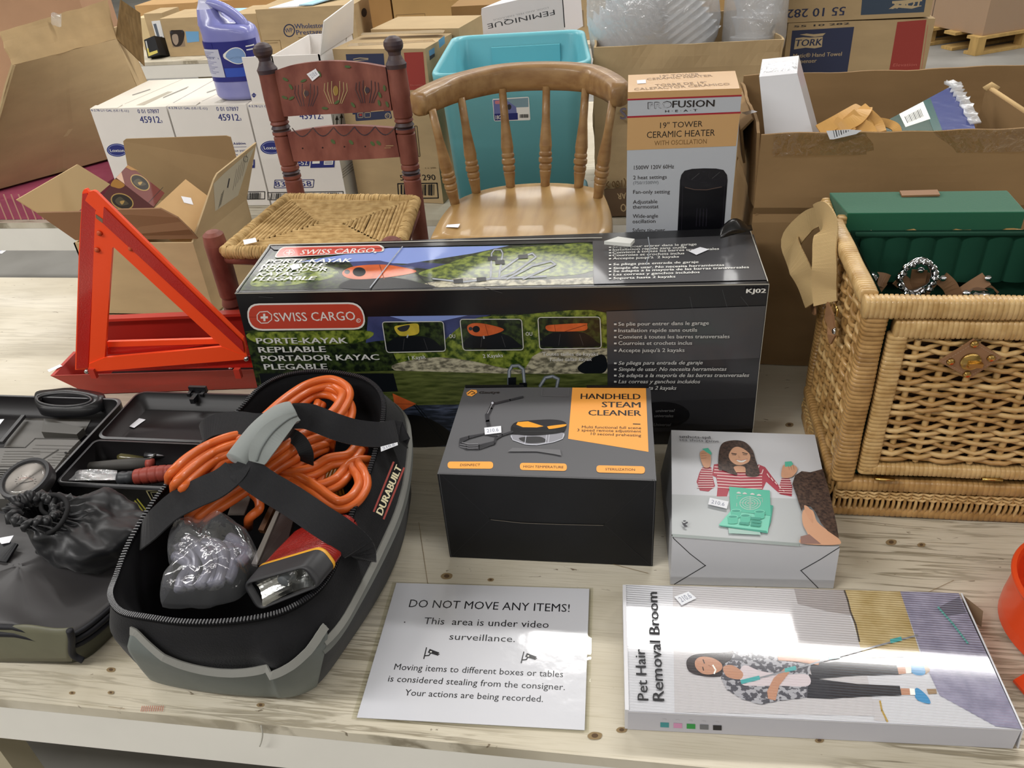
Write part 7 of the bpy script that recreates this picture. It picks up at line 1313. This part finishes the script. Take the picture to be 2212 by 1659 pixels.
# ---------------------------------------------------------------- drawstring pouch and soft bag
def pouch():
    NY=mat('black_nylon','#0d0e12',.42,.45,var=.2,vscale=12,bump=.12,bscale=60,sheen=.1); t=thing('drawstring_pouch','black nylon drawstring pouch heaped between the gauge and the tool bag','pouch',(-.785,.735,.085)); m=MB()
    c=V((-.782,.752,.066)); ctr=ZG('T2',520,690,.118)
    def fn(u,v):
        a=2*math.pi*u; k=[(1.0,.0),(1.12,.30),(1.08,.55),(.9,.8),(.62,.97),(.45,1.06),(.40,1.12)]; f=v*(len(k)-1); i=min(int(f),len(k)-2); g=f-i; r=k[i][0]+(k[i+1][0]-k[i][0])*g; z=k[i][1]+(k[i+1][1]-k[i][1])*g
        cen=V((c.x,c.y,0)).lerp(V((ctr.x,ctr.y,0)),max(0,v-.25)/.75); rx,ry=(.066,.060) if v<.5 else (.066-.008*(v-.5)*2,.060-.008*(v-.5)*2)
        p=V((cen.x+rx*r*math.cos(a),cen.y+ry*r*math.sin(a),.058+.070*z*(1-.12*math.cos(a)))); nz=noise.noise(p*26)*.016+noise.noise(p*70)*.006+(.006*math.sin(a*17) if v>.72 else 0)
        return p+V((math.cos(a)*nz,math.sin(a)*nz,nz*.7))
    m.grid(fn,96,22,NY); m.build('pouch_body',t)
    m=MB(); R=[]
    for i in range(90):
        a=2*math.pi*i/90; p=fn(i/90,1.0); R.append(p+V((0,0,.005*math.sin(a*19)))) 
    m.tube(R,[.0058+.002*math.sin(i*1.9) for i in range(90)],NY,8,closed=True); m.loft([R,[V((ctr.x,ctr.y,0)).lerp(p,.55)*1 if 0 else p.lerp(V((ctr.x,ctr.y,.085)),.45) for p in R],[p.lerp(V((ctr.x,ctr.y,.07)),.9) for p in R]],LINER,cap=(False,True)); m.build('gathered_mouth',t)
    m=MB(); m.tube(smooth_pts([ZG('T2',*p) for p in ((600,640,.125),(500,560,.132),(520,430,.14),(640,380,.144),(760,420,.144),(810,520,.142),(780,640,.138),(700,760,.134),(600,830,.13),(520,840,.126),(530,760,.124))],6),.0034,mat('black_cord','#101012',.8),8); m.build('drawcord',t)
    m=MB(); m.tube([ZG('T2',410,720,.126),ZG('T2',470,705,.128),ZG('T2',680,655,.128)],[.007,.0085,.006],NY,10); m.build('cord_end',t)
    s=thing('soft_bag','olive and black soft zipped bag lying flat at the lower left edge','soft bag',(-.86,.65,0)); ol=mat('olive_nylon','#3f3f33',.5,.35,var=.2,vscale=12,bump=.3,bscale=14); gy=mat('charcoal_nylon','#353334',.45,.4,var=.15,vscale=6,bump=.3,bscale=12,sheen=.1)
    q=[(-1.12,.600),(-.95,.588),(-.80,.588),(-.745,.592),(-.722,.612),(-.708,.66),(-.70,.70),(-.72,.75),(-.80,.785),(-.95,.79),(-1.12,.79)]; O=smooth_pts([V((x,y,0)) for x,y in q],4,True); cc=sum(O,V((0,0,0)))/len(O)
    def rg(k,z,s_=0): return [V((p.x+(cc.x-p.x)*k,p.y+(cc.y-p.y)*k,z(p) if callable(z) else z))+V((0,0,.003*noise.noise(p*20+V((0,0,k*9))))) for p in O]
    hh=lambda p:.078-.032*max(0,(p.x+.80)/.1)
    m=MB(); m.loft([rg(.02,.001),rg(-.01,lambda p:hh(p)*.35),rg(-.012,lambda p:hh(p)*.8)],ol,cap=(True,False)); m.loft([rg(-.012,lambda p:hh(p)*.8),rg(.0,lambda p:hh(p)*.95),rg(.06,lambda p:hh(p)*1.02),rg(.35,lambda p:hh(p)+.004+.006*noise.noise(p*9)),rg(.75,lambda p:.088),rg(.97,.09)],gy,cap=(False,True)); m.build('bag_body',s)
    for f,w_ in ((.80,.0045),(.95,.0035),(.62,.0035)):
        m=MB(); ring=rg(-.02 if f<.9 else -.004,lambda p:hh(p)*f); m.tube(ring,w_,mat('dark_piping','#16161c',.6),8,closed=True); m.build('piping',s)
    m=MB(); o=V((-.8,.583,0)); pp=lambda x,y:PL(*Z('T3',x,y),o,V((0,-1,.05)).normalized()); m.grid(lambda u,v:pp(-500+u*1640,1540-v*(540-30*math.sin(u*9)))+V((0,-.004*math.sin(math.pi*v),0)),20,6,mat('olive_panel','#605f4d',.45,.35,var=.12,vscale=10,bump=.25,bscale=12)); m.build('front_pocket',s,solid=.003)
    m=MB(); m.tube(smooth_pts([pp(1130,1010)+V((0,-.003,0)),pp(1165,1150)+V((0,-.003,0)),pp(1170,1400)+V((0,-.002,0)),pp(1280,1520)+V((.004,0,0))],5),.0045,mat('dark_piping'),8); m.build('piping',s)
    m=MB(); m.ribbon(smooth_pts([ZG('T2',-150,960,.093),ZG('T2',60,1060,.095),ZG('T2',150,1080,.094)],4),.03,.004,mat('strap_black','#202125',.45,coat=.2),V((0,-.2,1))); A=Art(m,V((0,0,.1)),V((1,0,.1)),V((0,1,.1))).tr(*ZM['T2']); st=m.build('pull_strap',s); A.sticker([(-40,905),(165,868),(115,955),(20,972)],s,None)
pouch()
# ---------------------------------------------------------------- third row of tables and the pallet
def far_things():
    k=lambda n,c:mat(n,c,.8,.2,var=.05,vscale=5)
    def fb(label,Y,TL,TR,d,m_=CARD,z0=0,art=None,fm=None,name='carton',grp=None):
        a,b=GY(*TL,Y),GY(*TR,Y); z=(a.z+b.z)/2; B=[V((a.x,Y,z0)),V((b.x,Y,z0)),V((b.x,Y+d,z0)),V((a.x,Y+d,z0))]; T=[V((p.x,p.y,z)) for p in B]
        return carton(name,label,B,T,m_,fm,art)
    def ws(m,B,T):
        A=Art(m,B[0],B[1],T[0]).tr(*ZM['BG']); nk=mat('slate_blue_ink','#3d4566',.6)
        A.line([(1382+42*math.cos(a*.3),243+48*math.sin(a*.3)) for a in range(21)],9,nk,True); A.text('WP',(1352,262),(1414,256),36,nk,.02); A.text('Wholestone',(1428,228),(1690,218),38,nk,.035); A.text('Prestage',(1442,277),(1645,270),38,nk,.035,same=True); A.line([(1455,300),(1645,292)],4,BRI); A.line([(1185,325),(1308,320),(1325,420)],3,BRI); A.line([(1190,345),(1290,340)],3,BRI)
        S_=Art(m,B[1],B[2],T[1]).tr(*ZM['BG']); S_.ell(1978,100,22,36,mat('hand_hole','#2e2010',.9)); S_.poly([(2090,160),(2145,130),(2150,215),(2100,250)],STK)
    w=fb('kraft carton with a round blue emblem and lettering, on the far table',4.52,(551,21),(762,10),.34,art=ws)
    def plate(label,pts,Y,mm): t=thing('card_sheet',label,'sheet',GY(*pts[0],Y)); m=MB(); m.sheet([GY(x,y,Y+dy) for x,y,dy in ((*pts[0],0),(*pts[1],0),(*pts[2],.2),(*pts[3],.2))],.006,mm); m.build('sheet',t)
    plate('white sheet lying on the lettered kraft carton, left of the blue one',((580,17),(640,13),(700,-4),(650,-4)),4.53,STK); plate('pale blue sheet lying on the lettered kraft carton',((646,10),(674,9),(738,-11),(713,-9)),4.54,mat('pale_blue_card','#9cc3dc',.6))
    def cow(m,B,T):
        A=Art(m,B[0],B[1],T[0]).tr(*ZM['BG']); A.poly([(425,245),(535,235),(555,370),(455,378)],mat('cow_ground','#8d7a66',.6)); A.blob([(435,250),(470,240),(540,245),(545,300),(520,360),(470,370),(445,330)],mat('cow_dark','#2e2521',.6)); A.blob([(450,280),(490,275),(500,330),(480,360),(455,330)],mat('cow_pale','#a08f80',.6),3); A.poly([(440,245),(460,262),(430,268)],INK2); A.poly([(530,240),(545,258),(520,262)],INK2)
        A.poly([(555,250),(660,250),(665,330),(570,340)],mat('sky_blue_print','#6fa3cf',.6)); A.line([(445,455),(600,450)],4,BRI)
    fb('kraft carton with a picture of a cow, beside the purple jug',4.56,(345,42),(452,34),.3,art=cow)
    fb('kraft carton right of the purple jug on the far table',4.62,(500,33),(552,28),.3)
    # framed things
    def frame(label,q,Y,fmat,ins,thick=.02,lean=.03):
        t=thing('picture_frame',label,'frame',GY(*q[3],Y)); P=[GY(*q[0],Y+lean),GY(*q[1],Y+lean),GY(*q[2],Y),GY(*q[3],Y)]
        for p in P: p.z=max(p.z,.010)
        m=MB(); n=(P[2]-P[3]).cross(P[0]-P[3]).normalized(); n=n if n.y<0 else -n
        m.hexa([P[3],P[2],P[2]-n*thick,P[3]-n*thick],[P[0],P[1],P[1]-n*thick,P[0]-n*thick],fmat); A=Art(m,P[3],P[2],P[0]); ins(A); m.build('frame_body',t); return t
    frame('small black frame with a yellow and grey picture on the far table',[(311,86),(333,77),(345,117),(320,128)],4.5,mat('black_frame','#1f1f21',.4),lambda A:(A.poly([(314,89),(331,82),(341,114),(321,122)],mat('frame_grey','#b9b9b5',.5)),A.poly([(317,105),(337,98),(341,114),(321,122)],mat('frame_yellow','#c2b35c',.5)),A.poly([(318,90),(328,86),(331,97),(321,101)],INK2)),.12)
    frame('white frame around a dark blue panel, leaning behind the black frame',[(327,46),(345,44),(362,112),(346,114)],4.68,mat('white_frame','#c9c9c9',.5),lambda A:A.poly([(331,52),(343,50),(359,110),(349,111)],mat('slate_panel','#535a66',.4)),.02)
    fb('small kraft carton in front of the pale cartons on the far table',4.72,(310,31),(349,27),.2)
    fb('pale cream carton at the left of the far table',4.8,(292,42),(322,36),.25,k('cream_card','#cdb991'))
    fb('wide kraft carton at the back of the far table, left part',5.1,(291,14),(420,4),.3,k('kraft_far','#b28f62'))
    fb('long kraft carton behind the jug at the back of the far table',5.42,(430,8),(640,-12),.3,k('kraft_far2','#a98458'))
    plate('pale blue sheet lying behind the purple jug',((496,27),(548,25),(556,16),(500,18)),4.9,mat('pale_blue_card'))
    fb('big kraft carton at the top of the photo behind the two taped cartons',4.6,(838,-60),(985,-70),.4,k('kraft_far3','#a98859'),art=lambda m,B,T:(lambda A:A.line([(165,150),(450,135),(455,180),(165,185)],4,BRI,True))(Art(m,B[0],B[1],T[0]).tr(*ZM['B2'])))
    fb('tall kraft carton right of the lettered carton at the top',4.6,(790,-40),(836,-45),.3,k('kraft_far4','#a07a4c'))
    def imark(m,B,T):
        A=Art(m,B[0],B[1],T[0]).tr(*ZM['B2']); A.poly([(925,172),(1040,170),(1040,195),(1002,200),(1004,270),(1045,272),(1045,298),(935,302),(935,278),(962,272),(958,202),(928,198)],mat('dark_navy_ink','#26263a',.6))
    fb('kraft carton with a heavy dark letter, behind the tilted white box',4.5,(974,13),(1245,2),.4,k('kraft_far5','#8f7048'),art=imark) if 0 else None
    a,b=GY(974,14,3.12),GY(1235,2,3.12); zt=(a.z+b.z)/2
    B=[V((a.x,3.12,0)),V((b.x,3.12,0)),V((b.x,3.32,0)),V((a.x,3.32,0))]; T=[V((p.x,p.y,zt)) for p in B]; carton('carton','kraft carton with a heavy dark letter, behind the tilted white box',B,T,k('kraft_far5','#8f7048'),art=imark)
    fb('kraft carton with a dog picture at the top, right of the tilted white box',4.55,(1228,-30),(1330,-35),.3,art=lambda m,B,T:(lambda A:(A.poly([(1900,105),(2030,100),(2040,270),(1930,275)],mat('dog_ground','#8a785e',.6)),A.blob([(1930,130),(1960,160),(2000,150),(2010,200),(1960,240),(1915,200)],INK2),A.poly([(1925,140),(1940,125),(1950,160)],INK2)))(Art(m,B[0],B[1],T[0]).tr(*ZM['B2'])))
    fb('wide kraft carton at the top of the photo behind the bags',4.55,(1345,-30),(1720,-45),.4,k('kraft_far3','#a98859'))
    # pallet with wrapped cartons
    zf=-TZ; c=G(*Z('B4',1785,487),zf); r=G(2225,101,zf); l=G(*Z('B4',1440,265),zf); ur=(r-c).normalized(); ul=V((-ur.y,ur.x,0)); W_=1.0; D_=1.2; up=V((0,0,1)); pw=mat('pallet_wood','#b3935c',.75,.2,var=.12,vscale=8,vstretch=(1,6,1))
    t=thing('pallet','wooden pallet on the floor under the wrapped cartons, upper right','pallet',c)
    for z,hh in ((.012,.022),(.128,.022)):
        for i in range(5): m=MB(); p=c+ul*(D_*i/5); m.hexa([p+up*(z-.011),p+ur*W_+up*(z-.011),p+ur*W_+ul*.12+up*(z-.011),p+ul*.12+up*(z-.011)],[p+up*(z+.011),p+ur*W_+up*(z+.011),p+ur*W_+ul*.12+up*(z+.011),p+ul*.12+up*(z+.011)],pw); m.build('deck_board',t)
    for x in (0,.46,.92):
        for y in (0,.52,1.0): m=MB(); p=c+ur*x+ul*y; m.hexa([p+up*.023,p+ur*.08+up*.023,p+ur*.08+ul*.08+up*.023,p+ul*.08+up*.023],[p+up*.117,p+ur*.08+up*.117,p+ur*.08+ul*.08+up*.117,p+ul*.08+up*.117],pw); m.build('block',t)
    s=c+ur*.06+ul*.03+up*.1395
    for i in range(2):
        for j in range(2):
            p=s+ur*(.45*i)+ul*(.56*j); w=V((0,0,1))*.62; lab=['at the near left corner of the pallet','at the far left corner of the pallet','at the near right corner of the pallet','at the far right corner of the pallet'][i*2+j]
            q=thing('wrapped_carton','film-wrapped brown carton '+lab,'carton',p,'wrapped cartons on the pallet'); m=MB(); B=[p,p+ur*.44,p+ur*.44+ul*.55,p+ul*.55]; m.hexa(B,[x+w for x in B],mat('wrapped_card','#a98561',.35,.4,coat=.5,bump=.25,bscale=9)); m.build('carton_body',q); m=MB(); o=.004; cc=sum(B,V((0,0,0)))/4; G_=[x+(x-cc).normalized()*o for x in B]; m.loft([G_,[x+w for x in G_]],film('pallet_film','#fafaf8',.05,.15,.5,10,milk=.05,fres=1.2),cap=(False,False),smooth=False); m.build('stretch_film',q)
far_things()
